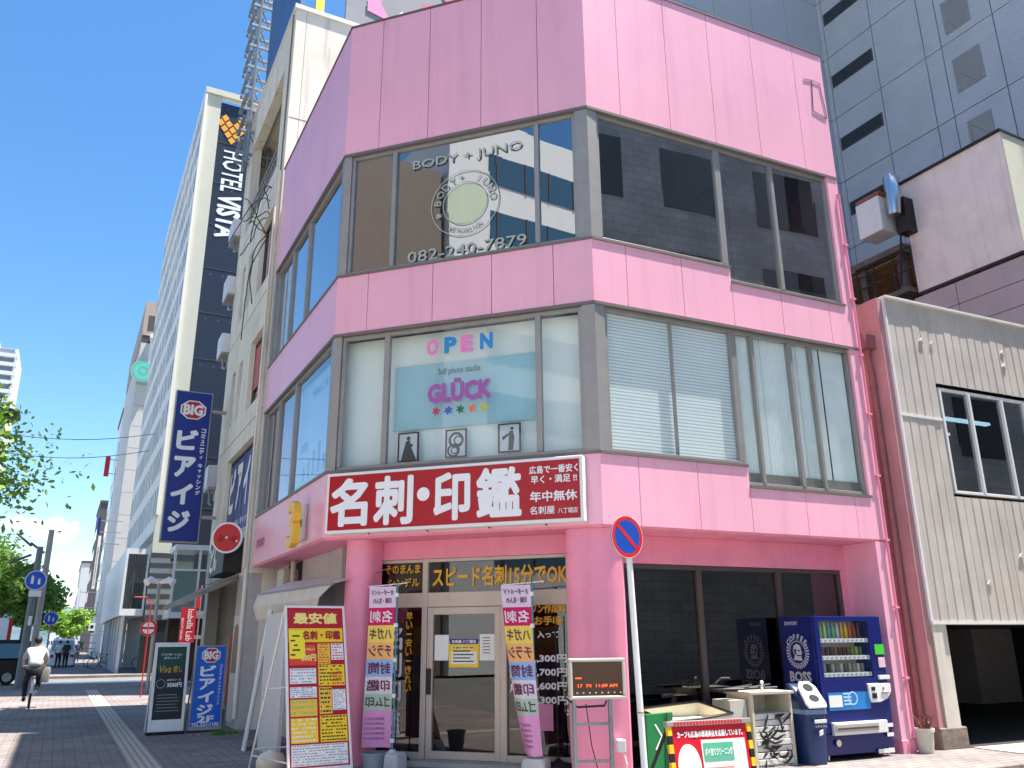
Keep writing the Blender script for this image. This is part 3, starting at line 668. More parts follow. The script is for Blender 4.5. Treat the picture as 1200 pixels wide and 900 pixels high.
for a in ((cu0, wu0-.06, 5.12, cz1), (cu0, wu0-.06, cz0, 5.09), (wu0-.06, wu1+.06, wz1+.06, cz1), (wu0-.06, wu1+.06, cz0, wz0-.06), (wu1+.06, cu1, cz0, cz1)):
    q = ribs(*a); m.add(q.v, q.f)
m.build('corrugated_cladding', M['corr'], cor)
m = MB(); m.box(FR, cu0-.01, cu1, cz1, cz1+.035, -.25, .06); m.box(FR, cu0-.02, cu0+.02, cz0, cz1, -.12, .012); m.box(FR, cu0, wu0-.07, 5.085, 5.125, -.03, .015); m.box(FR, cu0, cu1, cz0-.05, cz0, -.2, .012)
m.build('edge_flashing', M['white_metal'], cor)
m = MB()
for _ in range(6):
    u, v = rnd.uniform(cu0+.3, 9), rnd.choice([rnd.uniform(cz0+.2, wz0-.2), rnd.uniform(wz1+.2, cz1-.3)])
    m.prism(FR, [(u, v), (u+.09, v-.04), (u+.07, v+.06)], .002, .014+.02*rnd.random())
m.build('dent', M['corr'], cor)
window(FR, wu0, wu1, wz0, wz1, [(FR.px(1146, 520)[0], .05), (FR.px(1184, 520)[0], .05), (9.05, .05)], 'gb', 'white_metal', .05, -.04, cor)
m = MB(); m.box(FR, cu0+.05, cu1-.05, 2.2, cz1-.05, -5, -4.8); m.box(FR, cu0+.1, cu1-.05, cz1-.12, cz1-.02, -4.8, -.1); m.box(FR, cu1-.2, cu1, 0, cz1, -5, -.1)
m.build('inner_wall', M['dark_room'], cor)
ltm = mat('lit_tube', (1, 1, .95, 1), .5, emit=1.6)
for k in range(4): MB().box(FR, wu0+.4+k*.2, wu1-.3, 5.55, 5.6, -1.2-k*.9, -1.1-k*.9).build('ceiling_lamp_tube', ltm, cor)
MB().box(FR, cu0+.05, cu1, cz0, cz0+.35, -5, -.15).build('floor_slab', M['concrete'], cor)
cpm = mat('cream_post', srgb(212, 204, 192), .7, vary=.1, streak=.4)
MB().box(FR, cu0, cu0+.20, -.14, cz0-.05, -.24, -.004).build('garage_post', cpm, cor); MB().box(FR, cu0+.21, cu0+.36, -.14, cz0-.05, -.40, -.05).build('garage_post', cpm, cor)
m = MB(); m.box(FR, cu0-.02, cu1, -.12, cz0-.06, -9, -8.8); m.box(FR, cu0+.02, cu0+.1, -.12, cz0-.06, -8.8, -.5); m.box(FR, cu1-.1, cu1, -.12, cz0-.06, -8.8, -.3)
m.build('garage_wall', M['black'], cor)  # walls coloured black to carry the darkness of the unlit garage
MB().box(FR, cu0+.11, cu1-.11, -.13, .006, -8.79, .0).build('garage_floor', mat('shaded_garage_floor', srgb(48, 47, 45), .9, vary=.3), cor)  # floor colour darkened so the garage opening looks shaded
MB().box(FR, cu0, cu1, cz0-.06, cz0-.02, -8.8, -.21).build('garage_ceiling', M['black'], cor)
MB().box(FR, cu0+.45, cu1, -.125, .012, .01, 1.2).build('garage_apron', M['concrete'], cor)
pf = MB(); pf.box(FR, cu0-.14, cu0-.022, -.1, cz1-.01, -6, -.03); pf.build('pink_side_wall', M['pink_faded'], cor)
MB().box(FR, WR+.06, cu0-.02, -.1, 6.0, -3.4, -3.2).build('gap_wall', M['pink_faded'], cor)
u = 5.54; v = 6.40
m = MB(); q = FR.at(0, 0, 0)
m.prism(q, [(u-.13, v-.12), (u+.10, v-.12), (u+.16, v+.12), (u-.19, v+.12)], -.40, -.16)
m.tube([FR.P(u, v-.1, -.28), FR.P(u, v-.35, -.28), FR.P(u+.03, v-.55, -.28), FR.P(u+.03, .3, -.28), FR.P(u+.03, -.05, -.28)], .055, 10)
for z in (1.2, 2.8, 4.4, 5.6): m.tube([FR.P(u+.03, z, -.28), FR.P(u+.03, z+.06, -.28)], .066, 10)
m.build('downpipe', mat('rusty_pink_pipe', srgb(150, 96, 98), .6, vary=.2, vscale=6), cor, smooth=40)
MB().box(FR, cu0-.16, cu0+.42, -.13, .30, -.62, .0).build('stone_plinth', mat('rough_stone', srgb(128, 116, 104), .9, vary=.4, vscale=7, bump=.8, bscale=14), cor, bevel=.02)
# --- stucco block behind it
SX = 20.0
FST = Fr((SX, 0, 0), (0, -1, 0))          # faces -X; u = -y
stu = thing('stucco_building', 'pinkish stucco block with mauve siding below and a steel service balcony', 'building', (SX+3, 12, 0))
a = FST.px(1171, 153); b = FST.px(1056, 218); c_ = FST.px(1071, 349)
ya, yb, yc = -a[0], -b[0], -c_[0]
zt, zm = (a[1]+b[1])/2, FST.px(1120, 327)[1]
MB().box(G0, SX, SX+9, ya, yb, zm, zt).build('stucco_wall', mat('pink_stucco', srgb(240, 226, 218), .9, vary=.12, vscale=1.4, streak=.3, dirt=srgb(170, 140, 142), bump=.35, bscale=9), stu)
MB().box(G0, SX+.01, SX+9.02, ya-.02, ya, zm-8, zt).build('cream_wall', mat('cream_stucco', srgb(214, 212, 190), .9, vary=.08), stu)
m = MB(); m.box(G0, SX-.08, SX+9.1, ya-.05, yb+.04, zt, zt+.06); m.box(G0, SX-.05, SX-.002, ya, yb, zm-.06, zm+.02)
m.build('roof_edge', M['black'], stu)
m = MB()
for k in range(12):
    for y0 in (ya+.02, ya+1.9): m.box(G0, SX-.012, SX+1, y0, y0+1.86 if y0 < ya+1 else yc-.02, zm-.08-(k+1)*.62, zm-.10-k*.62)
m.build('mauve_siding', mat('mauve_siding', srgb(186, 170, 170), .7, vary=.12, vscale=1.5, streak=.2), stu)
m = MB(); m.box(G0, SX+.1, SX+9, yc, yb+4.0, 0, 8.6); m.box(G0, SX+2.2, SX+9, yb+.1, yb+4, 8.6, 13.5)
m.build('rear_wall', mat('grey_mauve_wall', srgb(150, 140, 142), .85, vary=.15), stu)
# balcony structure
by0, by1 = yb+.05, yb+3.4
zb = FST.px(1020, 330)[1]
m = MB(); m.box(G0, SX-.3, SX+2.2, by0, by1, 12.0, 12.25); m.box(G0, SX-.3, SX+2.2, by0, by1, zb-.9, zb-.75)
for y in (by0+.25, by0+1.5, by1-.1): m.box(G0, SX-.2, SX+.02, y-.09, y+.09, zb-.75, 12.0)
m.build('balcony_frame', mat('rusty_steel_frame', srgb(96, 84, 78), .7, vary=.35, vscale=3), stu)
MB().box(G0, SX-.1, SX+2.1, by0+.3, by1-.2, 11.96, 11.995).build('balcony_ceiling', mat('yellowed_board', srgb(176, 138, 84), .8, vary=.4, vscale=2), stu)
m = MB()
for z in (zb-.3, zb+.05, zb+.35): m.tube([(SX-.35, by0-.25, z), (SX-.35, by0+1.6, z)], .025)
for y in (by0-.25, by0+.35, by0+1.0, by0+1.6): m.tube([(SX-.35, y, zb-.75), (SX-.35, y, zb+.35)], .025)
m.tube([(SX-.35, by0+.2, zb-.7), (SX-.35, by0-.05, zb+.9)], .03)
m.build('balcony_railing', M['black'], stu)
p = atX(1024, 255, SX-.5)
ac = thing('exhaust_unit', 'pale box exhaust unit hanging under the grey tower beside the stucco wall', 'ventilation unit', p)
MB().box(G0, SX-.8, SX-.1, p.y-.45, p.y+.35, p.z-.65, p.z+.45).build('housing', M['white_metal'], ac, bevel=.03)
MB().box(G0, SX-.82, SX-.05, p.y-.5, p.y+.3, p.z+.452, p.z+.55).build('lid', mat('rusty_lid', srgb(150, 84, 70), .7, vary=.3), ac)
m = MB(); m.tube([(SX-.6, p.y-.75, p.z-.3), (SX-.6, p.y-.8, p.z+.4), (SX-.5, p.y-.7, p.z+.9), (SX-.2, p.y-.6, p.z+1.0)], [.17, .2, .2, .17], 14)
m.build('duct', M['chrome'], ac, smooth=50)
MB().box(G0, SX-.4, SX+.1, p.y-.95, p.y-.6, p.z-.8, p.z+.25).build('bracket', M['black'], ac)
# --- grey tower
TXr, TYl, TXl, TZ = 30.0, 23.4, 16.0, 66.0
FTW = Fr((TXr, 0, 0), (0, -1, 0)); FTF = Fr((TXl, TYl, 0), (1, 0, 0))
tow = thing('office_tower', 'tall blue grey panelled tower with strip windows rising behind the pink roof', 'tower', (TXr, 30, 0))
M['tower'] = brickmat('grey_tower_tile', srgb(196, 194, 194), srgb(188, 187, 188), srgb(164, 164, 168), .3, .1, .006, .45, 'yz', .15, .5, .06)
M['tower2'] = mat('blue_grey_panel', srgb(172, 174, 180), .4, vary=.08, vscale=.3, spec=.5)
m = MB(); vz = []
vu = [FTW.px(x, y)[0] for x, y in ((983, 160), (1025, 60), (1083, 60), (1104, 60), (1172, 60))]+[-13.2, -10.5, -7.8]
vu = sorted([-TYl+.0]+vu+[-7])
hz = [0]+[2.2+3.42*k for k in range(19)]
hoff = FTW.px(1042, 182)[1]; hz = sorted([hoff+3.42*k for k in range(-7, 14)])
wins = []
for x0, y0, x1, y1 in ((1120, 92, 1151, 68), (1105, 22, 1134, 5), (1138, 166, 1165, 145)):
    p0, p1 = FTW.px(x0, y0), FTW.px(x1, y1); wins.append((min(p0[0], p1[0]), max(p0[0], p1[0]), (p0[1]+p1[1])/2-.8, (p0[1]+p1[1])/2+.8))
ws = []
for (x, y) in ((1002, 78), (1008, 156), (1014, 236), (990, 5)):
    uu, vv = FTW.px(x, y); ws.append(vv)
uL0, uL1 = vu[1]+.08, vu[2]-.12
m.box(FTW, -TYl-.4, -6, 0, TZ, -13, -.05)
tb = m.build('tower_core', M['seam'] if False else mat('dark_joint', srgb(62, 68, 78), .8), tow)
m = MB()
for a, b in zip(vu, vu[1:]):
    for c0, c1 in zip(hz, hz[1:]):
        m.box(FTW, a+.02, b-.02, c0+.02, c1-.02, -.06, 0)
m.build('panel_wall', M['tower'], tow)
for vv in ws+[ws[0]+5.8, ws[0]+9, ws[2]-3.2]:
    f = MB().box(FTW, uL0, uL1, vv-.34, vv+.34, .001, .03).build('window', M['alu_dark'], tow)
    MB().quad(FTW, uL0+.06, uL1-.06, vv-.28, vv+.28, .034).build('pane', M['gd'], f)
for a, b, c0, c1 in wins:
    f = MB().box(FTW, a, b, c0, c1, .001, .03).build('window', M['alu'], tow)
    MB().quad(FTW, a+.1, b-.1, c0+.1, c1-.1, .034).build('pane', M['gb'], f)
m = MB()
for k in range(6):
    for j, (c0, c1) in enumerate(zip(hz, hz[1:])): m.box(FTF, k*2.34+.015, k*2.34+2.325, c0+.015, c1-.015, -.05, 0)
m.build('glossy_panel_wall', M['tower2'], tow)
MB().box(FTF, 0, 14, 0, TZ, -12, -.03).build('tower_core', M['tower2'], tow)

# ================================================================ BUILDINGS DOWN THE LEFT STREET
# --- beige block next door
by = thing('beige_block', 'narrow beige concrete block between the pink building and the black hotel panel', 'building', (LCx+4, 20, 0))
BY0, BY1, BZ = 17.26, 23.1, 16.5
FB = Fr((LCx, BY1, 0), (0, -1, 0)); WB = BY1-BY0
M['beige'] = mat('beige_concrete', srgb(236, 227, 212), .85, vary=.14, vscale=1.2, streak=.65, dirt=srgb(150, 138, 126), bump=.25, bscale=12)
FB0 = FB
openings = []
def bpx(x, y): return FB.px(x, y)
for x0, y0, x1, y1 in ((283, 292, 307, 246), (296, 232, 331, 178), (262, 452, 268, 425), (273, 436, 280, 408)): pass
zs_ = dict(top=(13.0, 15.2), w4=(10.2, 11.8), w3=(7.3, 8.9), w2=(3.75, 6.0))
ops = [(.9, 4.9, 12.6, 15.4)]
for z0, z1 in ((9.7, 11.5), (6.75, 8.45)): ops += [(3.55, 5.05, z0, z1), (1.15, 1.65, z0+.1, z1-.1), (2.1, 2.6, z0+.1, z1-.1)]
ops += [(1.6, 5.3, 3.9, 5.9)]
# wall with openings, split in vertical strips
m = MB(); us = sorted(set([0, WB]+[o[0] for o in ops]+[o[1] for o in ops]))
for a, b in zip(us, us[1:]):
    cut = sorted([(o[2], o[3]) for o in ops if o[0] <= a+1e-6 and o[1] >= b-1e-6]); z = 2.9
    for c0, c1 in cut+[(BZ, BZ)]:
        if c0 > z: m.box(FB, a, b, z, c0, -.25, 0)
        z = c1
m.box(G0, LCx+.26, LCx+9, BY0, BY0+.25, 0, BZ); m.box(G0, LCx+.26, LCx+9, BY1-.25, BY1, 0, BZ); m.box(G0, LCx+8.8, LCx+9, BY0+.26, BY1-.26, 0, BZ)
m.box(FB, .02, WB-.02, BZ-.9, BZ-.7, -8.7, -.26)
m.build('wall', M['beige'], by)
m = MB(); m.box(FB, .26, WB-.26, 3, BZ-1, -2.2, -1.9); m.build('inner_wall', M['dark_room'], by)
m = MB()
for z in (6.3, 9.3, 12.2): m.box(FB, 0.01, WB-.01, z, z+.02, .0005, .003)
m.box(FB, WB-.3, WB-.26, 3, BZ, .001, .03)
for z in (6.3, 9.3, 12.2): m.box(G0, LCx+.02, LCx+8, BY0-.004, BY0-.0005, z+1.2, z+1.22)
m.box(G0, LCx+1.6, LCx+1.64, BY0-.03, BY0-.0005, 9, BZ); m.box(G0, LCx+1.9, LCx+1.93, BY0-.02, BY0-.0005, 9, BZ)
m.build('wall_joint', mat('grey_joint', srgb(128, 120, 112), .8), by)
MB().box(FB, -.05, WB+.05, BZ+.001, BZ+.12, -9, .05).build('coping', M['white_metal'], by)
m = MB()
for z in (12.75, 13.0, 13.25, 13.5): m.tube([FB.P(.9, z, -.1), FB.P(4.9, z, -.1)], .02, 6)
for k in range(14): m.tube([FB.P(1+k*.3, 12.6, -.1), FB.P(1+k*.3, 13.5, -.1)], .014, 5)
m.build('balcony_railing', M['alu'], by)
for i, o in enumerate(ops[1:]):
    mu = [((o[0]+o[1])/2, .05)] if o[1]-o[0] > 1 else []
    if i == len(ops)-2: mu = [(o[0]+(o[1]-o[0])*k/4, .06) for k in (1, 2, 3)]
    wn = window(FB, o[0]+.002, o[1]-.002, o[2]+.002, o[3]-.002, mu, 'gl', 'alu_dark', .05, -.14, by)
    if i == 3: MB().box(FB, o[0]+.1, o[1]-.1, o[2]+.5, o[3]-.15, -.13, -.12).build('window_sticker', mat('red_window_print', srgb(198, 90, 80), .6, vary=.3), wn)
    if i == len(ops)-2:
        s_ = MB().box(FB, o[0]+.1, o[1]-.1, o[2]+.1, o[3]-.12, -.13, -.12).build('window_sticker', M['navy'], wn)
        m = MB()
        for k, ch in enumerate('ビアイジ'): m.text(ch, FB, o[0]+.5+k*.9, (o[2]+o[3])/2+.2, -.112, .66, 1.1, .05)
        m.text('コミュニティ キャッシング', FB, (o[0]+o[1])/2, o[2]+.32, -.112, 3.2, .22, .03)
        m.build('lettering', M['white_letter'], s_)
# ground floor shop of the beige block
m = MB(); m.box(FB, 0, .5, -.1, 2.9, -.3, -.01); m.box(FB, WB-1.3, WB-.05, -.1, 2.9, -.3, -.01); m.box(FB, .5, WB-1.3, -.1, 2.9, -1.6, -1.5)
m.build('ground_wall', mat('grey_tile_wall', srgb(186, 182, 178), .7, vary=.12, streak=.25), by)
MB().box(FB, .6, WB-1.5, 0, 2.3, -1.48, -1.4).build('shop_window', M['gd'], by)
MB().box(FB, WB-1.15, WB-.5, .1, 2.1, -.008, .02).build('wall_poster', mat('photo_poster', srgb(216, 208, 204), .6, vary=.1), by)
m = MB(); q = FB.at(WB-.8, 1.5, .022); m.disc(q, .05, .25, .2, .002, 20); m.prism(q, [(-.26, -.5), (.3, -.5), (.26, .1), (.1, .45), (-.15, .4), (-.26, .0)], -.001, .001)
m.build('poster_figure', mat('poster_brown', srgb(150, 104, 84), .6, vary=.4, vscale=5), kid(by, 'wall_poster'))
MB().add([FB.P(.4, 2.45, 1.0), FB.P(WB-1.2, 2.45, 1.0), FB.P(WB-1.2, 2.95, .0), FB.P(.4, 2.95, .0), FB.P(.4, 2.35, 1.0), FB.P(WB-1.2, 2.35, 1.0), FB.P(WB-1.2, 2.85, .0), FB.P(.4, 2.85, .0)],
         [(0, 1, 2, 3), (7, 6, 5, 4), (4, 5, 1, 0), (0, 3, 7, 4), (5, 6, 2, 1)]).build('awning', mat('worn_awning', srgb(150, 140, 130), .8, vary=.3), by)
# pipes on the seam between beige block and pink building
m = MB(); m.tube([FB.P(WB-.12, .2, .05), FB.P(WB-.12, 12, .05)], .04, 8); m.tube([FB.P(WB-.02, 3, .12), FB.P(WB-.02, 11, .12)], .025, 8)
m.build('downpipe', M['beige'], by, smooth=50)
m = MB(); u, v = FB.px(318, 250); 
for k in range(9):
    p0 = FB.P(u+rnd.uniform(-.3, .3), v+rnd.uniform(-.7, .7), .05); pts = [p0]
    v0 = Vector((-.05, rnd.uniform(-.1, .1), rnd.uniform(-.1, .1)))
    for j in range(12): v0 += Vector((rnd.uniform(-.03, .03), rnd.uniform(-.04, .04), rnd.uniform(-.05, .04))); v0.x = max(-.05, min(.03, v0.x)); pts.append(pts[-1]+v0)
    m.tube(pts, .013, 5)
m.build('cable_tangle', M['black'], by)
# air conditioners on its street side, far end
for k, (x, y) in enumerate(((275, 284), (267, 352), (257, 423), (246, 566))):
    u, v = FB.px(x, y); u = max(.02, min(u, .5))
    t = thing('air_conditioner', ['topmost grey air conditioner box bracketed on the beige block', 'grey air conditioner box on the beige block, second from the top', 'grey air conditioner box on the beige block, third from the top',
              'lowest grey air conditioner box on the beige block, above the blue blade sign'][k], 'air conditioner', FB.P(.0, v, .2), 0, 'air conditioners on the beige block')
    MB().box(FB, -.75, -.05, v-.3, v+.3, -.15, .22).build('casing', M['white_metal'], t, bevel=.02)
    m = MB(); m.box(FB, -.75, .1, v-.36, v-.31, -.15, .2); m.box(FB, -.4, -.3, v-.62, v-.36, -.12, -.02); m.tube([FB.P(-.3, v-.3, .1), FB.P(-.2, v-.7, .1), FB.P(.1, v-.8, .1)], .03, 6)
    m.build('bracket', M['alu'], t)
# roof billboard of the beige block
bb = thing('roof_billboard', 'steel framed roof billboard above the beige block with a yellow post', 'billboard', (LCx+2, 20, BZ))
m = MB()
xs = (LCx-.15, LCx+.45)
for x in xs:
    for y in (22.9, 22.3): m.tube([(x, y, BZ-1.5), (x, y, BZ+9)], .05, 6)
z = BZ-1.3
while z < BZ+9:
    for y in (22.9, 22.3): m.box(G0, xs[0]-.28, xs[1]+.2, y-.035, y+.035, z, z+.08)
    m.box(G0, xs[0]-.25, xs[0]-.15, 22.0, 23.1, z+.3, z+.37)
    m.tube([(xs[0], 22.9, z), (xs[1], 22.3, z+.75)], .02, 5); m.tube([(xs[1], 22.9, z), (xs[0], 22.3, z+.75)], .02, 5)
    z += .75
m.build('lattice_mast', M['steel'], bb)
MB().box(G0, LCx+.12, LCx+.22, 17.5, 21.9, BZ+.35, BZ+8).build('street_panel', mat('blue_billboard_print', srgb(64, 98, 150), .5, vary=.25, vscale=.6), bb)
bp = MB().box(G0, LCx+1.4, LCx+9, 18.0, 18.1, BZ+.35, BZ+7.5).build('front_panel', mat('grey_billboard_print', srgb(120, 122, 130), .5, vary=.2, vscale=.8), bb)
fb2 = Fr((0, 17.99, 0), (1, 0, 0)); m = MB()
for k in range(26):
    u = rnd.uniform(4.9, 7.6); v = BZ+rnd.uniform(.5, 3.2); 
    m.prism(fb2, [(u, v), (u+rnd.uniform(.2, .7), v+rnd.uniform(-.2, .2)), (u+rnd.uniform(.1, .6), v+rnd.uniform(.2, .7)), (u-rnd.uniform(0, .3), v+.3)], .001+.0006*k, .0012+.0006*k)
    m.k = k % 3
m.build('printed_pattern', [mat('billboard_pink', srgb(236, 120, 176), .5), mat('billboard_white', srgb(226, 214, 222), .5), mat('billboard_red', srgb(200, 60, 90), .5)], bp)
m = MB(); u, v = fb2.px(374, 10); m.box(fb2, u-.10, u+.12, BZ+.12, BZ+8, -.05, .06); m.box(fb2, u-.3, 12, BZ+.13, BZ+.33, -.05, .05); m.build('yellow_post', M['yellow'], bb)
m = MB(); m.tube([(LCx+3.1, 17.9, BZ+.4), (LCx+4.1, 17.9, BZ+2.2)], .03, 6); m.build('brace', M['alu_dark'], bb)
# red round sign, black box sign, red banner on the beige block front
rs_ = thing('round_sign', 'round red disc sign with a white rim on an arm beside the pink fascia', 'sign', FB.P(WB, 3.9, .3))
fz = rotfr(atX(266, 630, 2.75), -28)
m = MB().disc(fz, 0, 0, .31, .0, 32, d0=-.05); m.build('disc', M['white'], rs_, smooth=40)
m = MB().disc(fz, 0, 0, .275, .004, 32); dd = m.build('face', M['red'], rs_)
m = MB(); m.disc(fz, 0, .0, .022, .03, 12, d0=.004); m.disc(fz, .2, -.07, .02, .007, 10); m.build('boss', M['white_letter'], dd)
m = MB(); m.prism(fz, [(-.2, -.06), (-.08, -.09), (-.04, .02), (-.15, .07)], .0045, .006); m.prism(fz, [(.06, -.05), (.17, -.12), (.2, .02), (.12, .05)], .0045, .006); m.build('dark_stain', mat('dark_red_stain', srgb(158, 20, 28), .6), dd)
MB().tube([fz.P(0, 0, -.06), fz.P(.1, .1, -.15), (LCx-.02, fz.O.y, fz.O.z+.25)], .03, 8).build('arm', M['white_metal'], rs_)
bs = thing('box_sign', 'black box sign with one white brush character over the dark shop entrance', 'sign', FB.P(4, 2.9, 0))
MB().box(FB, 3.0, WB-.95, 2.97, 3.7, .0, .38).build('box', M['black'], bs, bevel=.01)
fz2 = Fr(FB.P(3.0, 2.97, .0), (1, 0, 0)); 
fz3 = Fr(FB.P(3.0, 0, .38), (0, -1, 0))
MB().text('どん', fz3, .55, 3.33, .004, .9, .55, .05).build('lettering', M['white_letter'], bs)
tag(MB().box(FB, .3, 2.9, 2.97, 3.75, .001, .06).build('photo_banner', mat('grey_photo_print', srgb(150, 150, 150), .6, vary=.5, vscale=3)), 'grey photo banner strip fixed beside the black box sign', 'banner')
# hotel
HX, HY, HZ = 4.0, 51.0, 37.0
WHS = 25.0
FH = Fr((HX, HY, 0), (1, 0, 0)); FHS = Fr((HX, HY+WHS, 0), (0, -1, 0))
hot = thing('hotel_tower', 'tall hotel tower with a black sign panel and a pale window grid along the street', 'hotel', (HX+6, HY, 0))
M['cream'] = mat('cream_tile', srgb(204, 202, 184), .6, vary=.05, vscale=1, streak=.12)
MB().box(FH, .02, 1.02, 2.8, HZ-.43, -.4, .06).build('corner_wall', M['cream'], hot)
M['navy_panel'] = mat('black_navy_panel', srgb(36, 40, 52), .3, vary=.1, spec=.6)
m = MB(); z = 6.0
while z < HZ-1.2:
    m.box(FH, 1.04, 9, z+.02, min(z+3.0, HZ-.43), -.4, 0); z += 3.02
npn = m.build('navy_panel', M['navy_panel'], hot)
m = MB(); z = 6.0
while z < HZ-1.2:
    m.box(FH, 1.04, 9, z-.02, z+.02, -.3, .02)
    for k in range(4): m.disc(FH, 1.5+k*.75, z+2.6, .07, .003, 10)
    z += 3.02
m.build('panel_rail', M['alu_dark'], npn)
MB().box(FH, 0, 12, HZ-.42, HZ, -.3, .2).build('roof_edge', M['cream'], hot)
MB().box(G0, HX+.4, HX+12, HY+.4, HY+WHS, 0, HZ-.7).build('core_wall', M['cream'], hot)
ux, vx = FH.px(273, 150); f4 = Fr(FH.P(ux, vx, .02), (math.cos(-.12), 0, math.sin(-.12)))
m = MB(); s_ = .36
for i, j in ((0, 0), (1, 0), (2, 0), (3, 0), (1, 1), (2, 1), (0, 1)):
    pass
for r, row in enumerate(((-1.5, -.5, .5, 1.5), (-1, 0, 1), (-.5, .5), (0,))):
    if r == 0: row = (-1.0, 1.0)
    elif r == 1: row = (-1.5, -.5, .5, 1.5)
    elif r == 2: row = (-1, 0, 1)
    else: row = (-.5, .5)
    for q in row: m.prism(FH, [(ux+q*.52-.24, vx+.6-r*.40), (ux+q*.52, vx+.6-r*.40-.28), (ux+q*.52+.24, vx+.6-r*.40), (ux+q*.52, vx+.6-r*.40+.28)], .005, .03)
m.prism(FH, [(ux-.24, vx+.6-4*.40), (ux, vx+.6-4*.40-.28), (ux+.24, vx+.6-4*.40), (ux, vx+.6-4*.40+.28)], .005, .03)
m.build('emblem', mat('gold_emblem', srgb(244, 168, 40), .4), hot)
zt_, zb_ = FH.px(272, 177)[1], FH.px(262, 277)[1]; um = (FH.px(272, 177)[0]+FH.px(262, 277)[0])/2
f5 = Fr(FH.P(um, (zt_+zb_)/2, .02), (0, 0, -1), (1, 0, 0), (0, -1, 0)); L_ = zt_-zb_
MB().text('HOTEL', f5, -L_*.25, .15, .002, L_*.48, 1.35, .012).text('VISTA', f5, L_*.27, .15, .002, L_*.50, 1.5, .04).build('lettering', M['white_letter'], hot)
# street side: fins and windows per floor
M['hotel_win'] = mat('dark_hotel_window', srgb(74, 86, 104), .45, vary=.35, vscale=.5)
M['hotel_wall'] = mat('pale_blue_white_wall', srgb(240, 234, 224), .6, vary=.06)
nb_, nfl = 7, 11; bw = WHS/nb_; fh = (HZ-8.4)/nfl
m = MB(); m.box(FHS, 0, WHS-.02, 7.6, HZ-.62, -.38, -.12)
for f in range(nfl+1): m.box(FHS, 0, WHS-.04, 7.6+f*fh, 8.5+f*fh, -.12, .02)
for b in range(nb_*3+1): m.box(FHS, b*bw/3-.22 if b else 0, b*bw/3+.22, 8.5, HZ-.62, -.12, .012)
m.build('window_grid', M['hotel_wall'], hot)
wproto = MB(); wproto = None
for f in range(nfl):
    for b in range(nb_):
        q = MB()
        for k in range(3):
            if (f+b+k) % 3: q.quad(FHS, b*bw+k*bw/3+.2, b*bw+(k+1)*bw/3-.2, 8.45+f*fh, 7.65+(f+1)*fh, -.012)
            else: q.quad(FHS, b*bw+k*bw/3+.55, b*bw+(k+1)*bw/3-.2, 8.45+f*fh, 7.65+(f+1)*fh, -.012)
        q.build('window', M['hotel_win'], hot)
# hotel: white projecting box, glazed entrance, striped pier
wb0 = -1.25
m = MB(); m.box(G0, HX+wb0, HX-.05, HY+.1, HY+23, 3.0, 3.35); m.box(G0, HX+wb0, HX-.05, HY+.1, HY+23, 6.3, 6.6); m.box(G0, HX+wb0, HX+wb0+.12, HY+.1, HY+23, 3.35, 6.3); m.box(G0, HX-.15, HX-.05, HY+.1, HY+23, 3.35, 6.3)
m.build('projecting_box', M['white_metal'], hot)
MB().quad(FH, wb0+.12, -.15, 3.35, 6.3, -.25).build('box_glass', glass('grey_green_glass', (.35, .42, .4, 1), .15), hot)
m = MB(); m.box(FH, wb0+.12, -.15, 3.35, 3.6, -.4, -.3); m.box(FH, wb0+.5, wb0+.56, 3.35, 6.3, -.3, -.24); m.box(FH, wb0+.12, -.15, 5.6, 5.66, -.3, -.24); m.build('box_mullion', M['alu_dark'], hot)
m = MB()
for k in range(7): m.box(FH, -.02, 1.25, 2.75+k*.56, 3.02+k*.56, .05, .13)
m.build('striped_pier', mat('dark_stripe', srgb(60, 62, 68), .5), hot)
m = MB(); m.box(FH, -.05, 1.25, 0, 2.8, -.3, .04); m.build('entrance_wall', M['black'], hot)
m = MB(); m.box(FH, wb0+.1, -.06, 0, 3.0, -12, -11.9)
m.build('colonnade_wall', M['white_metal'], hot)
for k in range(8): MB().box(G0, HX+wb0+.2, HX+wb0+.35, HY+1+k*2.8, HY+1.4+k*2.8, -.1, 3.0).build('colonnade_pier', M['white_metal'], hot)
MB().box(G0, HX-.04, HX+.02, HY, HY+WHS, 0, 3.3).build('ground_glass', M['gd'], hot)
# --- low glazed pavilion in front of it
PY = 38.5
FP_ = Fr((0, PY, 0), (1, 0, 0))
pav = thing('glazed_pavilion', 'two storey white framed glass box building in front of the black hotel panel', 'building', (6, PY, 0))
pa = FP_.px(197, 720); pb_ = FP_.px(204, 642)
px0, pz0, pz1 = pa[0], pa[1], pb_[1]+.15
m = MB(); m.box(FP_, px0, px0+6, pz1-.22, pz1, -2.2, .1); m.box(FP_, px0, px0+6, pz0-.15, pz0+.1, -2.2, .1)
for u in (px0+.0, px0+1.0, px0+1.95, px0+3.5): m.box(FP_, u, u+.09, pz0+.1, pz1-.22, -.1, .06)
m.box(FP_, px0+.1, px0+6, pz1-1.1, pz1-1.02, -.1, .03)
m.build('frame', M['white_metal'], pav)
MB().quad(FP_, px0+.05, px0+6, pz0+.1, pz1-.2, -.02).build('pane', glass('green_white_glass', (.5, .62, .58, 1), .12), pav)
MB().box(FP_, px0+.06, px0+1.02, pz0+.1, pz1-1.0, -.3, -.2).build('green_screen', mat('frosted_green', srgb(168, 200, 190), .7), pav)
m = MB(); m.box(FP_, px0+1.05, px0+6, pz0+.1, pz1-.2, -2.1, -1.9); m.box(FP_, px0+.2, px0+6, 0, pz0-.16, -2.2, -1.4); m.build('inner_wall', mat('brown_interior', srgb(84, 66, 52), .8, vary=.3), pav)
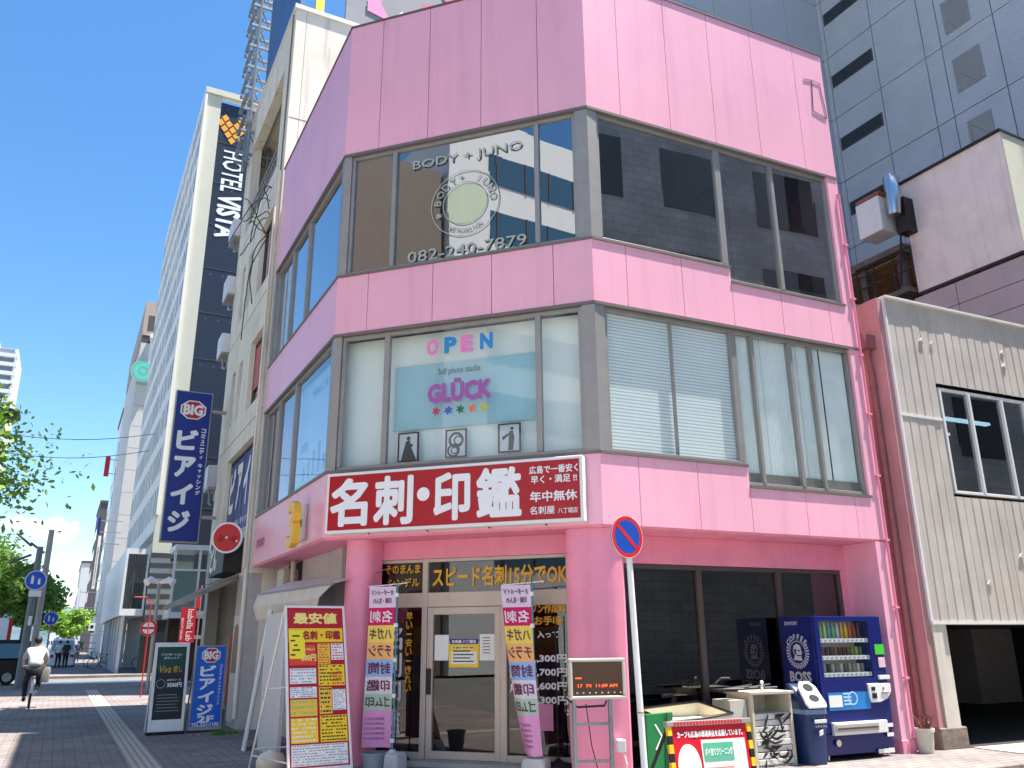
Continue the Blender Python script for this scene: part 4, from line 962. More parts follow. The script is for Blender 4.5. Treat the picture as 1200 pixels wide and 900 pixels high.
# --- grey building with the teal emblem
TX, TY, TZt = 3.9, 96.0, 42.0
sc_ = TX/3.2
tl = thing('grey_office', 'grey stone office block with a round teal emblem near its brown top', 'building', (TX+5, TY, 0))
FT = Fr((TX, TY, 0), (1, 0, 0))
M['grey_stone'] = mat('grey_stone_cladding', srgb(196, 194, 190), .7, vary=.08, vscale=.4)
ztop = FT.px(165, 352)[1]; zbrown = FT.px(165, 392)[1]
m = MB(); z = 0
while z < zbrown-2:
    m.box(FT, 0, 12, z, z+2.36, -26, 0); z += 2.4
m.build('wall', M['grey_stone'], tl)
MB().box(FT, .05, 11.9, 0, zbrown, -25.9, -.03).build('core_wall', M['alu_dark'], tl)
MB().box(FT, 0, 12, zbrown, ztop, -26, .02).build('brown_top', mat('brown_top_cladding', srgb(172, 154, 140), .7, vary=.1), tl)
w_ = MB().box(FT, FT.px(175, 370)[0], FT.px(184, 370)[0]+3, FT.px(175, 388)[1], FT.px(177, 370)[1], .021, .05).build('window', M['alu_dark'], tl)
u, v = FT.px(167, 437); MB().disc(FT, u, v, 1.25, .8, 30, d0=.6).build('emblem', mat('teal_emblem', srgb(90, 200, 178), .4), tl, smooth=40)
MB().ring(FT, u, v, 1.0, 1.12, .804).ring(FT, u, v, .35, .5, .804).tube([FT.P(u, v, .0), FT.P(u, v, .6)], .2, 8).build('bracket', M['alu'], tl)
m = MB(); m.box(FT, .8, 7, zbrown-.6, zbrown-.1, .01, 1.2); m.tube([FT.P(1.0, zbrown-.3, .7), FT.P(1.0, zbrown-3.6, .7)], .12, 8); m.build('white_ledge', M['white_metal'], tl)
# --- farther blocks, each its own
def block(name, label, y0, x0, ztop, depth, mt, win=None, wcol='gd', face_d=.0):
    t = thing(name, label, 'building', (x0+4, y0, 0)); f = Fr((x0, y0, 0), (1, 0, 0))
    MB().box(f, 0, 10, 0, ztop, -depth, 0).build('wall', mt, t)
    MB().box(f, -.15, 10, ztop, ztop+.5, -depth, .15).build('roof_edge', M['alu_dark'], t)
    fs = Fr((x0, y0+depth, 0), (0, -1, 0)); n = max(2, int((ztop-5)/3.6))
    for k in range(n):
        MB().box(fs, 1.2, depth-1.2, 5+k*3.6, 6.8+k*3.6, .002, .06).build('window', M[wcol], t)
    return t, f
def zat(x, y, Y): return atY(x, y, Y).z
block('white_block', 'slim white block with a rooftop pipe just beyond the grey office', 124, 4.0, zat(143, 482, 124), 12, M['white_metal'])
block('dark_block', 'dark narrow block in the row beyond the vertical white hotel sign', 166, 3.7, zat(128, 590, 166), 20, mat('dark_cladding', srgb(86, 78, 78), .6, vary=.1))
block('pale_block', 'pale low block closing the row of buildings far down the street', 215, 2.6, zat(108, 660, 215), 30, mat('pale_far_wall', srgb(206, 206, 204), .8))
# blade signs down the street
def blade(name, label, x0, y0, x1, y1, Y, mt, fn=None, arm=3.3, bx=.0):
    a, b = atY(x0, y1, Y), atY(x1, y0, Y); t = thing(name, label, 'sign', ((a.x+b.x)/2, Y, a.z)); f = Fr(((a.x+b.x)/2, Y, (a.z+b.z)/2), (1, 0, 0))
    hw, hh = abs(b.x-a.x)/2, abs(b.z-a.z)/2; th_ = min(.3, hw*.4)
    bd = MB().box(f, -hw, hw, -hh, hh, -th_, 0).build('panel', mt, t)
    m = MB()
    for v in (-hh*.7, hh*.7): m.box(f, hw+.002, max(hw+.3, arm-f.O.x), v-.05, v+.05, -th_*.7, -th_*.4)
    m.build('bracket', M['alu'], t)
    if fn: fn(f, hw, hh, bd)
    return t
def inter(f, hw, hh, bd):
    g = Fr(f.P(0, 0, .01), (0, 0, 1), (-1, 0, 0), (0, -1, 0)); MB().text('INTERGATE HOTELS', g, -hh*.15, 0, .01, hh*1.45, hw*.75, .02).build('lettering', M['black_letter'], bd)
blade('hotel_blade_sign', 'tall white vertical blade sign with dark hotel lettering along the grey office', 107, 628, 119, 690, 88, M['white'], inter, 4)
blade('red_blade_sign', 'plain red blade sign high on the row beyond the grey office', 121, 535, 130, 558, 118, M['red'], None, 4.2)
blade('navy_blade_sign', 'slim navy blade sign just above the white hotel blade sign', 113, 607, 119, 626, 92, M['navy'], None, 4.2)
def rows(txt, col):
    def fn(f, hw, hh, bd): MB().vtext(txt, f, 0, hh*.92, .01, hw*1.3, hh*1.7/len(txt), .08, .03).build('lettering', col, bd)
    return fn
blade('red_shop_blade', 'dark red blade sign with pale characters low on the far row', 88, 716, 93, 750, 128, mat('dark_red_face', srgb(150, 30, 40), .5), rows('居酒屋', M['white_letter']), 4.2)
blade('maroon_shop_blade', 'maroon blade sign partly behind the dark red blade sign', 93, 712, 97, 742, 134, mat('maroon_face', srgb(110, 30, 38), .5), rows('焼鳥', M['white_letter']), 4.2)
blade('blue_shop_blade', 'bright blue blade sign above the two dark red ones', 91, 690, 95, 716, 140, M['blue'], None, 4.2)
blade('green_shop_blade', 'green and white blade sign low under the white hotel blade sign', 92, 752, 98, 762, 110, M['green'], None, 4.2)
def circ(f, hw, hh, bd):
    MB().disc(f, 0, hh*.25, hw*.6, .01, 20).build('emblem', M['black_letter'], bd); MB().box(f, -hw*.9, hw*.9, -hh*.9, -hh*.55, .002, .01).build('lettering_bar', M['black_letter'], bd)
blade('emblem_blade_sign', 'white square blade sign with a black round emblem on the grey office corner', 103, 730, 112, 742, 84, M['white'], circ, 4)
# BIG blade sign
bg_ = thing('blue_blade_sign', 'large navy vertical blade sign with white katakana mounted over the pavement', 'sign', (2.4, 22.6, 4.0))
fb_ = Fr((1.95, 22.6, 0), (1, 0, 0)); BW = .865; bz0, bz1 = 4.03, 7.94
MB().box(fb_, -.03, BW+.03, bz0-.03, bz1+.03, -.22, -.004).build('housing', M['alu'], bg_, bevel=.01)
fc_ = MB().box(fb_, 0, BW, bz0, bz1, -.02, .002).build('face', M['navy'], bg_)
u, v = fb_.px(228, 484)
def big_emblem(f, u, v, r, par, rim=1):
    poly = lambda k: [(u+k*r*math.cos(a)*1.0, v+k*r*math.sin(a)*.80) for a in [math.pi*(2*i+1)/8 for i in range(8)]]
    e = MB().prism(f, poly(1.22), .003, .006).build('emblem', M['white_letter'], par)
    MB().prism(f, poly(1.08), .0062, .009).build('emblem_disc', M['red'], e)
    MB().text('BIG', f, u, v, .011, r*1.75, r*1.05, .05).build('lettering', M['white_letter'], e)
big_emblem(fb_, BW*.5, 7.46, .28, fc_)
m = MB()
for ch, v in zip('ビアイジ', (6.65, 5.93, 5.23, 4.53)): m.text(ch, fb_, BW*.42, v, .006, .53, .55, .05)
m.build('lettering', M['white_letter'], fc_)
m = MB(); v = 6.92
for ch in 'コミュニティ キャッシング':
    if ch == ' ': v -= .08; continue
    sm = ch in 'ュィャッ'; m.text(ch, fb_, BW*.86, v, .006, .08 if sm else .115, .09 if sm else .115, .03); v -= .142
m.build('lettering', M['white_letter'], fc_)
m = MB()
for z in (4.6, 7.4): m.box(G0, 1.95+BW+.03, LCx+.02, 22.44, 22.52, z, z+.08)
m.build('bracket', M['alu'], bg_)
# ================================================================ ACROSS THE CROSSING (seen mirrored in the glass)
wo = thing('white_office', 'white office block with blue ribbon windows across the crossing, mirrored in the studio glass', 'building', (-30, -8, 0))
fo = Fr((-24, -16, 0), (0.12, 1, 0)); fo = Fr((-24, -22, 0), (0.1, 1, 0), (0, 0, 1), (1, -.1, 0))
MB().box(fo, -20, 23, 0, 30, -12, 0).build('wall', M['white'], wo)
for k in range(7):
    f = MB().box(fo, -18, 20.5, 5+k*3.5, 6.8+k*3.5, .002, .05).build('window', mat('blue_window', srgb(60, 92, 116), .15, spec=.8) if k == 0 else [x for x in bpy.data.materials if x.name == 'blue_window'][0], wo)
    m = MB()
    for q in range(21): m.box(fo, -18+q*1.9, -17.9+q*1.9, 5+k*3.5, 6.8+k*3.5, .05, .1)
    m.build('mullion', M['alu_dark'], f)
br = thing('brown_office', 'brown and grey office block beside the white office across the crossing', 'building', (-30, 20, 0))
MB().box(fo, 23.2, 52, 0, 26, -12, -.5).build('wall', mat('brown_grey_wall', srgb(120, 108, 98), .7, vary=.1), br)
MB().box(fo, 29.5, 31.0, 0, 26, -.5, .4).build('ochre_pier', mat('ochre_pier', srgb(214, 170, 96), .7), br)
for k in range(7): MB().box(fo, 32, 50, 4+k*3.4, 6+k*3.4, -.49, -.44).build('window', M['gb'], br)
go = thing('tiled_office', 'grey tiled office block across the side street, mirrored in the upper windows', 'building', (16, -8, 0))
fg = Fr((40, -3.2, 0), (-1, 0, 0))
MB().box(fg, 0, 30, 0, 23, -14, 0).build('wall', brickmat('dark_grey_tile', srgb(184, 188, 190), srgb(172, 176, 178), srgb(140, 144, 146), .6, .3, .01, .6, 'xz', .2, .5, .2), go)
for k in range(4):
    for q in range(7): MB().box(fg, 1.5+q*4.1, 4+q*4.1, 4+k*4, 6.3+k*4, .002, .05).build('window', M['gb'], go)
# ================================================================ PROPS IN FRONT OF THE SHOP
# --- vending machine
vm = thing('vending_machine', 'dark blue drinks vending machine with white coffee emblem on its side', 'vending machine', FR.P(4.2, 0, 0))
VD = .12
a = FR.px(952, 722, VD); b = FR.px(1030, 722, VD); c = FR.px(1052, 888, VD)
vu0, vu1, vz1, vz0 = a[0]+.01, min(b[0], 4.79), (a[1]+b[1])/2, c[1]+.02
VW, VH = vu1-vu0, vz1-vz0
M['vend'] = mat('vending_blue_paint', srgb(15, 28, 104), .3, spec=.5, vary=.06)
F = Fr(FR.P(vu0, vz0, VD), FR.U)
wx0, wx1, wz0, wz1 = .07*VW, .80*VW, .555*VH, .965*VH; VDP = -.70
vb = MB(); vb.box(F, 0, wx0, .07, VH, VDP, -.045); vb.box(F, wx1, VW, .07, VH, VDP, -.045); vb.box(F, wx0, wx1, .07, wz0, VDP, -.045); vb.box(F, wx0, wx1, wz1, VH, VDP, -.045); vb.box(F, wx0, wx1, wz0, wz1, VDP, -.31); vb.box(F, .0, VW, .07, .34, -.044, -.03)
body = vb.build('body', M['vend'], vm, bevel=.012)
d_ = MB(); wx0, wx1, wz0, wz1 = .07*VW, .80*VW, .555*VH, .965*VH
d_.box(F, .005, wx0, .35, VH-.006, -.043, 0); d_.box(F, wx1, VW-.005, .35, VH-.006, -.043, 0); d_.box(F, wx0, wx1, wz1, VH-.006, -.043, 0); d_.box(F, wx0, wx1, .35, wz0, -.043, 0)
door_v = d_.build('door', M['vend'], vm, bevel=.004)
MB().box(F, wx0, wx1, wz0, wz1, -.30, -.29).build('display_back', mat('vending_display_back', srgb(206, 204, 196), .6), vm)
sh = MB(); zr3 = [wz0+.02, wz0+(wz1-wz0)*.32, wz0+(wz1-wz0)*.62]
for z in zr3: sh.box(F, wx0, wx1, z, z+.055, -.29, -.03)
for z in zr3:
    for k in range(11): sh.mat(1).box(F, wx0+.02+k*(wx1-wx0)/11, wx0+.055+k*(wx1-wx0)/11, z+.014, z+.04, -.03, -.022).mat(0)
sh.build('display_shelf', [M['white'], mat('selection_button', srgb(170, 176, 186), .3)], vm)
cols = [[(70, 150, 80), (150, 200, 120), (210, 220, 120), (90, 170, 190), (120, 190, 120), (200, 210, 210), (230, 170, 60), (240, 190, 40), (200, 90, 50), (150, 60, 40), (90, 50, 40)],
        [(60, 30, 26), (110, 60, 40), (90, 40, 30), (70, 36, 30), (120, 80, 50), (60, 40, 34), (80, 30, 30), (100, 60, 40), (110, 120, 60), (140, 160, 70), (90, 110, 60)],
        [(40, 36, 34), (150, 146, 140), (50, 48, 50), (170, 166, 160), (120, 116, 110), (180, 176, 170), (90, 86, 84), (160, 150, 140), (150, 140, 130), (190, 186, 180), (130, 126, 120)]]
cm = {}
for r_, (z, row) in enumerate(zip(zr3[::-1], cols)):
    for k, c in enumerate(row):
        m = MB(); q = F.P(wx0+.045+k*(wx1-wx0-.04)/11, z+.056, -.12); h = .21 if r_ == 0 else .115; r0 = .027
        if r_ == 0: m.lathe(q, [(r0*.9, 0), (r0, .01), (r0, h*.6), (r0*.95, h*.68), (.011, h*.9), (.012, h), (.0, h)], 10)
        else: m.lathe(q, [(r0*.85, 0), (r0, .008), (r0, h-.012), (r0*.8, h), (.0, h)], 10)
        if c not in cm: cm[c] = mat('drink_label_colour', srgb(*c), .35)
        m.build('drink_sample', cm[c], vm, smooth=40)
MB().quad(F, wx0, wx1, wz0, wz1, -.012).build('display_pane', glass('vending_pane', (.94, .96, .96, 1), .06), vm)
def vbox(x0, y0, x1, y1, dd, col, nm, par=vm, bev=.004):
    a = FR.px(x0, y1, VD); b = FR.px(x1, y0, VD); q = MB().box(FR, a[0], b[0], a[1], b[1], VD+.002, VD+dd); return q.build(nm, col, par, bevel=bev)
vbox(1025.5, 755, 1034.5, 767, .008, mat('green_sticker', srgb(70, 200, 60), .5), 'green_sticker', vm, 0)
vbox(1030, 770, 1036, 782, .008, mat('pale_notice', srgb(226, 190, 200), .6), 'paper_notice', vm, 0)
ad = vbox(972, 810, 1018, 833, .006, mat('blue_ad_panel', srgb(36, 130, 200), .4, vary=.2, vscale=4), 'advert_panel', vm, 0)
a = FR.px(973, 832, VD+.0065); b = FR.px(986, 812, VD+.0065); MB().box(FR, a[0], b[0], a[1]+.03, b[1]-.03, VD+.0065, VD+.009).build('advert_card', paper, ad)
m = MB()
for i in range(4): m.box(FR, b[0]+.03, b[0]+.17, a[1]+.05+i*.045, a[1]+.075+i*.045, VD+.0065, VD+.0085)
m.ring(FR, b[0]+.2, (a[1]+b[1])/2+.03, .07, .09, VD+.0075); m.build('advert_print', mat('pale_blue_print', srgb(170, 210, 235), .5), ad)
# coin unit: a rounded white plate
a = FR.px(1019, 823, VD); b = FR.px(1041, 800, VD); cw, chh = b[0]-a[0], b[1]-a[1]; cu_, cv_ = a[0], a[1]
poly = [(cu_+.02, cv_), (cu_+cw*.45, cv_), (cu_+cw*.8, cv_+chh*.18), (cu_+cw, cv_+chh*.55), (cu_+cw, cv_+chh*.95), (cu_+cw*.9, cv_+chh), (cu_-.02, cv_+chh), (cu_-.01, cv_+chh*.5)]
cp = MB().prism(FR, poly, VD+.002, VD+.035).build('coin_unit', M['white'], vm, bevel=.008)
m = MB(); m.box(FR, cu_+.03, cu_+.12, cv_+.05, cv_+.12, VD+.036, VD+.04); m.box(FR, cu_+.03, cu_+.10, cv_+chh*.62, cv_+chh*.82, VD+.036, VD+.04); m.build('coin_slot', M['black'], cp)
m = MB(); m.disc(FR, cu_+cw*.62, cv_+chh*.72, .02, VD+.042, 12, d0=VD+.035); m.box(FR, cu_+cw*.5, cu_+cw*.85, cv_+chh*.45, cv_+chh*.52, VD+.036, VD+.045); m.build('coin_button', M['chrome'], cp)
vbox(1029, 791, 1040, 796, .04, M['white'], 'bill_slot')
tr = vbox(975, 843, 1036, 862, .06, M['white_metal'], 'dispensing_tray', vm, .01)
a = FR.px(980, 860, VD+.06); b = FR.px(1029, 846, VD+.06); q = MB().box(FR, a[0], b[0], a[1]+.015, b[1], VD+.061, VD+.075).build('tray_flap', mat('tray_flap', srgb(176, 172, 164), .4), tr, bevel=.006)
MB().box(FR, a[0]+.02, b[0]-.02, (a[1]+b[1])/2-.012, (a[1]+b[1])/2+.012, VD+.0755, VD+.08).build('tray_slit', M['alu_dark'], q)
m = MB(); q0 = FR.px(983, 871, VD); m.disc(FR, q0[0], q0[1], .045, VD+.006, 20, d0=VD+.001); m.build('lock_plate', M['chrome'], vm)
for x0, y0, x1, y1 in ((1030, 877, 1040, 883), (1041, 876, 1048, 882), (1038, 847, 1046, 852), (1040, 858, 1047, 863)): vbox(x0, y0, x1, y1, .005, paper, 'paper_notice', vm, 0)
for u in (.08, VW-.08):
    for d in (-.08, -.6): MB().lathe(F.P(u, -.05, d), [(.03, 0), (.03, .02), (.015, .03), (.015, .13)], 10).build('foot', M['chrome'], vm)
# emblem on the left side of the machine
FVS = Fr(F.P(0, 0, VDP), FR.N, (0, 0, 1), -FR.U)    # u runs from the back to the front
m = MB(); eu, ev = .33, 1.39
m.arctext('COFFEE', FVS, eu, ev, .215, 140, 40, .003, .075, .03); m.text('BOSS', FVS, eu+.01, ev-.325, .003, .42, .145, .04); m.ring(FVS, eu, ev, .15, .16, .003)
m.text('SUNTORY', FVS, eu-.08, ev+.40, .003, .26, .05, .02); m.box(FVS, eu-.24, eu+.26, ev-.43, ev-.42, .001, .003); m.box(FVS, eu-.2, eu+.2, ev-.455, ev-.445, .001, .003)
for k in range(22):
    an = R_(150+240*k/21); q = FVS.at(eu+.195*math.cos(an), ev+.195*math.sin(an)); f2 = Fr(q.O, FVS.U*math.cos(an)+FVS.V*math.sin(an), FVS.V*math.cos(an)-FVS.U*math.sin(an))
    m.prism(f2, [(-.028, -.008), (.02, -.012), (.028, 0), (.02, .012), (-.028, .008)], .001, .003)
# generic smoking man profile
m.prism(FVS, [(eu-.09, ev-.10), (eu+.08, ev-.11), (eu+.06, ev-.04), (eu+.085, ev+.0), (eu+.07, ev+.03), (eu+.06, ev+.09), (eu, ev+.12), (eu-.07, ev+.09), (eu-.09, ev+.02), (eu-.06, ev-.04)], .001, .003)
m.build('side_emblem', mat('silver_print', srgb(206, 208, 214), .5), body)
m = MB(); m.prism(FVS, [(eu-.075, ev+.04), (eu-.02, ev+.05), (eu-.03, ev-.03), (eu-.05, ev-.03)], .0035, .005); m.prism(FVS, [(eu+.0, ev+.015), (eu+.06, ev+.02), (eu+.055, ev+.035), (eu+.0, ev+.03)], .0035, .005)
m.prism(FVS, [(eu-.02, ev-.05), (eu+.06, ev-.045), (eu+.06, ev-.03), (eu-.02, ev-.032)], .0035, .005); m.build('emblem_shadow_print', M['vend'], body)
# --- recycling bin
rb = thing('recycling_bin', 'dark blue recycling bin with a white two hole lid beside the vending machine', 'bin', FR.P(vu0-.22, 0, .1))
BO = FR.P(2.99, -.12, .10); BF = Fr(BO, FR.U)
def rrect(w_, d_, r, k=4):
    P = []
    for cx, cy, a0 in ((w_/2-r, d_/2-r, 0), (-w_/2+r, d_/2-r, 90), (-w_/2+r, -d_/2+r, 180), (w_/2-r, -d_/2+r, 270)):
        for i in range(k+1): a = R_(a0+90*i/k); P.append((cx+r*math.cos(a), cy+r*math.sin(a)))
    return P
def loft(fr, secs, cap=True):     # secs = [(z, w, d, r, du, dd)]
    m = MB(); n = 20; b = 0
    for z, w_, d_, r, du, dd in secs: m.v += [fr.P(x+du, z, -y+dd) for x, y in rrect(w_, d_, r)]
    for i in range(len(secs)-1):
        for k in range(n): m.f.append((i*n+k, i*n+(k+1) % n, (i+1)*n+(k+1) % n, (i+1)*n+k))
    if cap: m.f += [tuple(range(n-1, -1, -1)), tuple(range((len(secs)-1)*n, len(secs)*n))]
    m.m = [0]*len(m.f); return m
loft(BF, [(0, .29, .34, .06, 0, 0), (.3, .31, .36, .06, 0, 0), (.74, .34, .40, .06, 0, 0)]).build('body', mat('bin_blue', srgb(22, 50, 98), .4, vary=.12, vscale=4), rb, smooth=40)
loft(BF, [(.742, .37, .44, .06, 0, 0), (.80, .37, .44, .07, 0, 0)]).build('rim', mat('bin_rim', srgb(110, 130, 165), .35), rb, smooth=40)
ld = loft(BF, [(.802, .36, .43, .08, 0, 0), (.93, .36, .35, .09, -.0, -.04), (1.06, .34, .19, .09, -.0, -.12), (1.11, .30, .10, .045, -.0, -.15)])
lid = ld.build('lid', mat('bin_lid_navy', srgb(28, 52, 88), .35), rb, smooth=40)
FL2 = Fr(BF.P(0, .815, .225), BF.U, (BF.V*.86-BF.N*.62), None)
fp = MB().prism(FL2, [(-.15, .0), (.15, .0), (.17, .06), (.15, .30), (.08, .39), (-.08, .39), (-.15, .30), (-.17, .06)], -.01, .03).build('lid_plate', M['white'], lid, bevel=.012)
m = MB(); m.disc(FL2, -.0, .13, .055, .033, 18, ru=.085); m.disc(FL2, 0, .29, .06, .033, 18, ru=.085); m.build('hole', M['black'], fp)
m = MB(); q = Fr(BF.P(0, -.1, .19), BF.U, Vector((0, 0, 1))+BF.N*.07, None); m.box(q, -.1, .1, .74, .78, .0, .016); m.text('リサイクル', q, .0, .70, .018, .2, .03); m.prism(q, [(-.03, .58), (.03, .6), (.03, .66), (-.03, .64)], 0.0, .017); m.build('label', M['white_letter'], rb)
# --- graffiti cabinet
CF = Fr(FR.P(2.06, -.12, .12), FR.U)
cab = thing('cabinet', 'worn cream drawer cabinet covered with black scribbled graffiti', 'cabinet', CF.P(.3, 0, 0))
CW, CH, CDp = .68, 1.0, .5
m = MB(); m.box(CF, 0, .04, 0, CH, -CDp, 0); m.box(CF, CW-.04, CW, 0, CH, -CDp, 0); m.box(CF, .04, CW-.04, 0, .06, -CDp, 0); m.box(CF, .04, CW-.04, CH-.36, CH-.02, -CDp, -CDp+.03)
m.build('carcass', mat('worn_cream_wood', srgb(206, 196, 172), .75, vary=.2, vscale=4, streak=.5, dirt=srgb(110, 96, 80)), cab, bevel=.004)
MB().box(CF, -.03, CW+.03, CH, CH+.035, -CDp-.02, .03).build('top', mat('worn_grey_top', srgb(188, 180, 166), .7, vary=.25, vscale=5), cab, bevel=.004)
drm = mat('white_drawer', srgb(214, 212, 206), .6, vary=.12, vscale=6); inkm = mat('black_spray_ink', srgb(24, 22, 24), .6)
for k in range(9):
    z = .07+k*.078; e = rnd.uniform(-.012, .018)
    o = MB().box(CF, .045, CW-.045, z, z+.068, -.44, -.012+e).build('drawer', drm, cab, bevel=.006)
    if k % 2 == 0 or k == 3:
        m = MB()
        for q in range(3):
            u = rnd.uniform(.08, CW-.2); pts = [(u, z+.006), (u+rnd.uniform(.01, .05), z+.006), (u+rnd.uniform(.05, .16), z+.060), (u+rnd.uniform(.02, .1), z+.060)]
            m.prism(CF, [pts[0], pts[1], (max(pts[2][0], pts[3][0]+.02), .062+z), (pts[3][0], .062+z)], -.0115+e, -.0098+e+.0004*q)
        m.build('graffiti', inkm, o)
m = MB()
for q_ in range(16):
    x, z, an = rnd.uniform(.08, CW-.12), rnd.uniform(.12, .68), rnd.uniform(-2.6, .6); W0 = rnd.uniform(.010, .022); cur = (x, z); L_, R2 = [], []
    for j in range(9):
        an += rnd.uniform(-.2, .75); cur = (min(CW-.05, max(.05, cur[0]+.035*math.cos(an))), min(.76, max(.08, cur[1]+.035*math.sin(an)))); w2 = W0*math.sin(math.pi*(j+.6)/9.2)
        L_.append((cur[0]-math.sin(an)*w2, cur[1]+math.cos(an)*w2)); R2.append((cur[0]+math.sin(an)*w2, cur[1]-math.cos(an)*w2))
    for j in range(8): m.add([CF.P(*p, .0105+.0004*q_) for p in (L_[j], R2[j], R2[j+1], L_[j+1])], [(0, 1, 2, 3)])
m.build('graffiti_scrawl', inkm, cab)
tl_ = thing('scrap_pile', 'tangle of black tools and a pale spray head lying on the cream cabinet', 'scrap', CF.P(.2, CH+.04, -.2))
m = MB()
for k in range(7): a_ = rnd.uniform(-.4, .4); m.tube([CF.P(-.35+k*.1, CH+.06, -.3+a_*.3), CF.P(-.05+k*.1, CH+.075+.02*(k % 3), -.1+a_*.2)], .014, 6)
m.box(CF, -.42, -.1, CH+.04, CH+.075, -.3, -.12); m.build('tools', M['black'], tl_)
m = MB(); m.tube([CF.P(.28, CH+.04, -.1), CF.P(.29, CH+.13, -.1)], [.02, .012], 8); m.sphere(CF.P(.29, CH+.145, -.1), .025); m.build('spray_head', M['white'], tl_, smooth=50)
# side box (papers, green) left of cabinet
pb2 = thing('paper_box', 'open pale carton with a green lower half against the cream cabinet', 'box', CF.P(-.25, 0, -.1))
m = MB(); m.box(CF, -.30, -.035, .5, .94, -.42, -.06); m.build('carton', mat('pale_carton', srgb(186, 184, 172), .8, vary=.15), pb2)
MB().box(CF, -.31, -.034, .0, .70, -.43, -.045).build('green_part', M['green'], pb2)
# --- cream tarp box + green board
TF = Fr(FR.P(.62, -.12, .02), FR.U)
tp_ = thing('tarp_bin', 'cream tarpaulin lined bin with a dark rim between the pole and the cabinet', 'bin', TF.P(.5, 0, 0))
a = FR.px(762, 838, .25); b = FR.px(842, 824, .05)
m = MB(); m.v = [TF.P(u, z, d) for u, z, d in ((.06, 0, .25), (.94, 0, .25), (.94, 0, -.4), (.06, 0, -.4), (.02, .74, .28), (.98, .80, .28), (.98, .90, -.42), (.02, .84, -.42))]
m.f = [(0, 1, 5, 4), (1, 2, 6, 5), (2, 3, 7, 6), (3, 0, 4, 7), (3, 2, 1, 0)]; m.m = [0]*5
m.build('tarpaulin', mat('cream_tarpaulin', srgb(226, 218, 190), .7, vary=.1, vscale=4, bump=.5, bscale=8), tp_)
MB().tube([TF.P(.02, .75, .28), TF.P(.5, .77, .29), TF.P(.98, .81, .28), TF.P(.98, .91, -.42), TF.P(.02, .85, -.42), TF.P(.02, .75, .28)], .018, 6).build('rim', M['black'], tp_)
MB().box(TF, .05, .95, .70, .73, -.4, .24).build('cover_sheet', mat('cream_sheet', srgb(232, 226, 204), .8, vary=.08, bump=.4, bscale=6), tp_)
gf = Fr(FR.P(.25, -.12, .40), (FR.U*.97-FR.N*.22))
gb = thing('folding_board', 'green plastic folding board with a white chevron beside the leaning pole', 'board', gf.P(.3, 0, 0))
MB().box(gf, -.01, .46, 0, .86, -.03, 0).build('panel', M['green'], gb, bevel=.01)
m = MB(); m.prism(gf, [(.12, .74), (.15, .74), (.26, .60), (.15, .46), (.12, .46), (.23, .60)], .001, .004); m.build('chevron', M['white_letter'], gb)
m = MB(); m.tube([gf.P(.3, .2, .02), gf.P(.33, .86, .02)], .012, 6); m.build('strap', M['alu_dark'], gb)
# --- red A-frame notice
RF_ = rotfr(gnd(836, 955), -6); a = RF_.px(793, 856); b = RF_.px(880, 848)
ra = thing('red_notice_stand', 'red folding notice stand with striped legs and a pale printed panel', 'notice stand', RF_.O)
ru0, ru1, rz1 = a[0], b[0], (a[1]+b[1])/2
RT_ = Fr(RF_.P(0, 0, 0), RF_.U, (RF_.V-RF_.N*.12), None); rz1 *= 1.02
MB().box(RT_, ru0, ru1, .18, rz1, -.02, 0).build('panel', mat('red_board', srgb(196, 18, 40), .4, vary=.05), ra, bevel=.006)
nst = 10; sty = mat('safety_yellow', srgb(245, 185, 30), .5)
for u0, u1 in ((ru0-.05, ru0-.005), (ru1+.005, ru1+.05)):
    m = MB()
    for k in range(nst): m.mat(k % 2).box(RT_, u0, u1, k*rz1/nst, (k+1)*rz1/nst, -.03, .01)
    m.build('striped_leg', [M['black'], sty], ra)
MB().box(RT_, ru0-.06, ru1+.06, rz1, rz1+.05, -.05, .02).build('top_rail', M['alu'], ra, bevel=.008)
m = MB()
for k in range(22): m.box(RT_, ru0+.02+k*(ru1-ru0-.06)/22, ru0+.03+k*(ru1-ru0-.06)/22+.012, rz1+.008, rz1+.04, .02, .024)
m.build('rail_print', M['red'], ra)
for s_ in (0, 1): u = (ru0-.03, ru1+.03)[s_]; MB().tube([RT_.P(u, rz1, -.02), RF_.P(u, 0, -.75)], .018, 6).build('rear_leg', M['black'], ra)
MB().text('カープも広島の環境美化を応援しています。', RT_, (ru0+ru1)/2, rz1-.075, .004, (ru1-ru0)*.88, .062, .03).build('lettering', M['white_letter'], ra)
W_ = ru1-ru0
pp = MB().box(RT_, ru0+W_*.36, ru1-.04, .2, rz1-.13, .001, .005).build('printed_panel', mat('grey_white_print', srgb(214, 214, 210), .6), ra)
MB().box(RT_, ru0+W_*.38, ru0+W_*.78, rz1-.32, rz1-.16, .0052, .008).build('green_header', mat('mint_green_print', srgb(80, 165, 130), .6), pp)
MB().text('ポイ捨てクリーニング', RT_, ru0+W_*.58, rz1-.24, .010, W_*.37, .07, .02).build('lettering', M['white_letter'], pp)
m = MB()
for k in range(4): m.box(RT_, ru0+W_*.38, ru0+W_*(.76-.06*(k % 2)), rz1-.39-k*.04, rz1-.378-k*.04, .0052, .007)
m.build('print_lines', mat('salmon_print', srgb(216, 130, 110), .6), pp)
m = MB()
for k in range(5): m.box(RT_, ru0+W_*.64, ru1-.06, rz1-.5-k*.08, rz1-.495-k*.08, .0052, .007); m.box(RT_, ru0+W_*.38, ru0+W_*.5, rz1-.52-k*.05, rz1-.51-k*.05, .0052, .007)
m.build('print_grid', M['black_letter'], pp)
MB().disc(RT_, ru0+W_*.18, rz1-.36, .20, .006, 30, ru=W_*.15, d0=.001).build('white_oval', M['white'], ra)
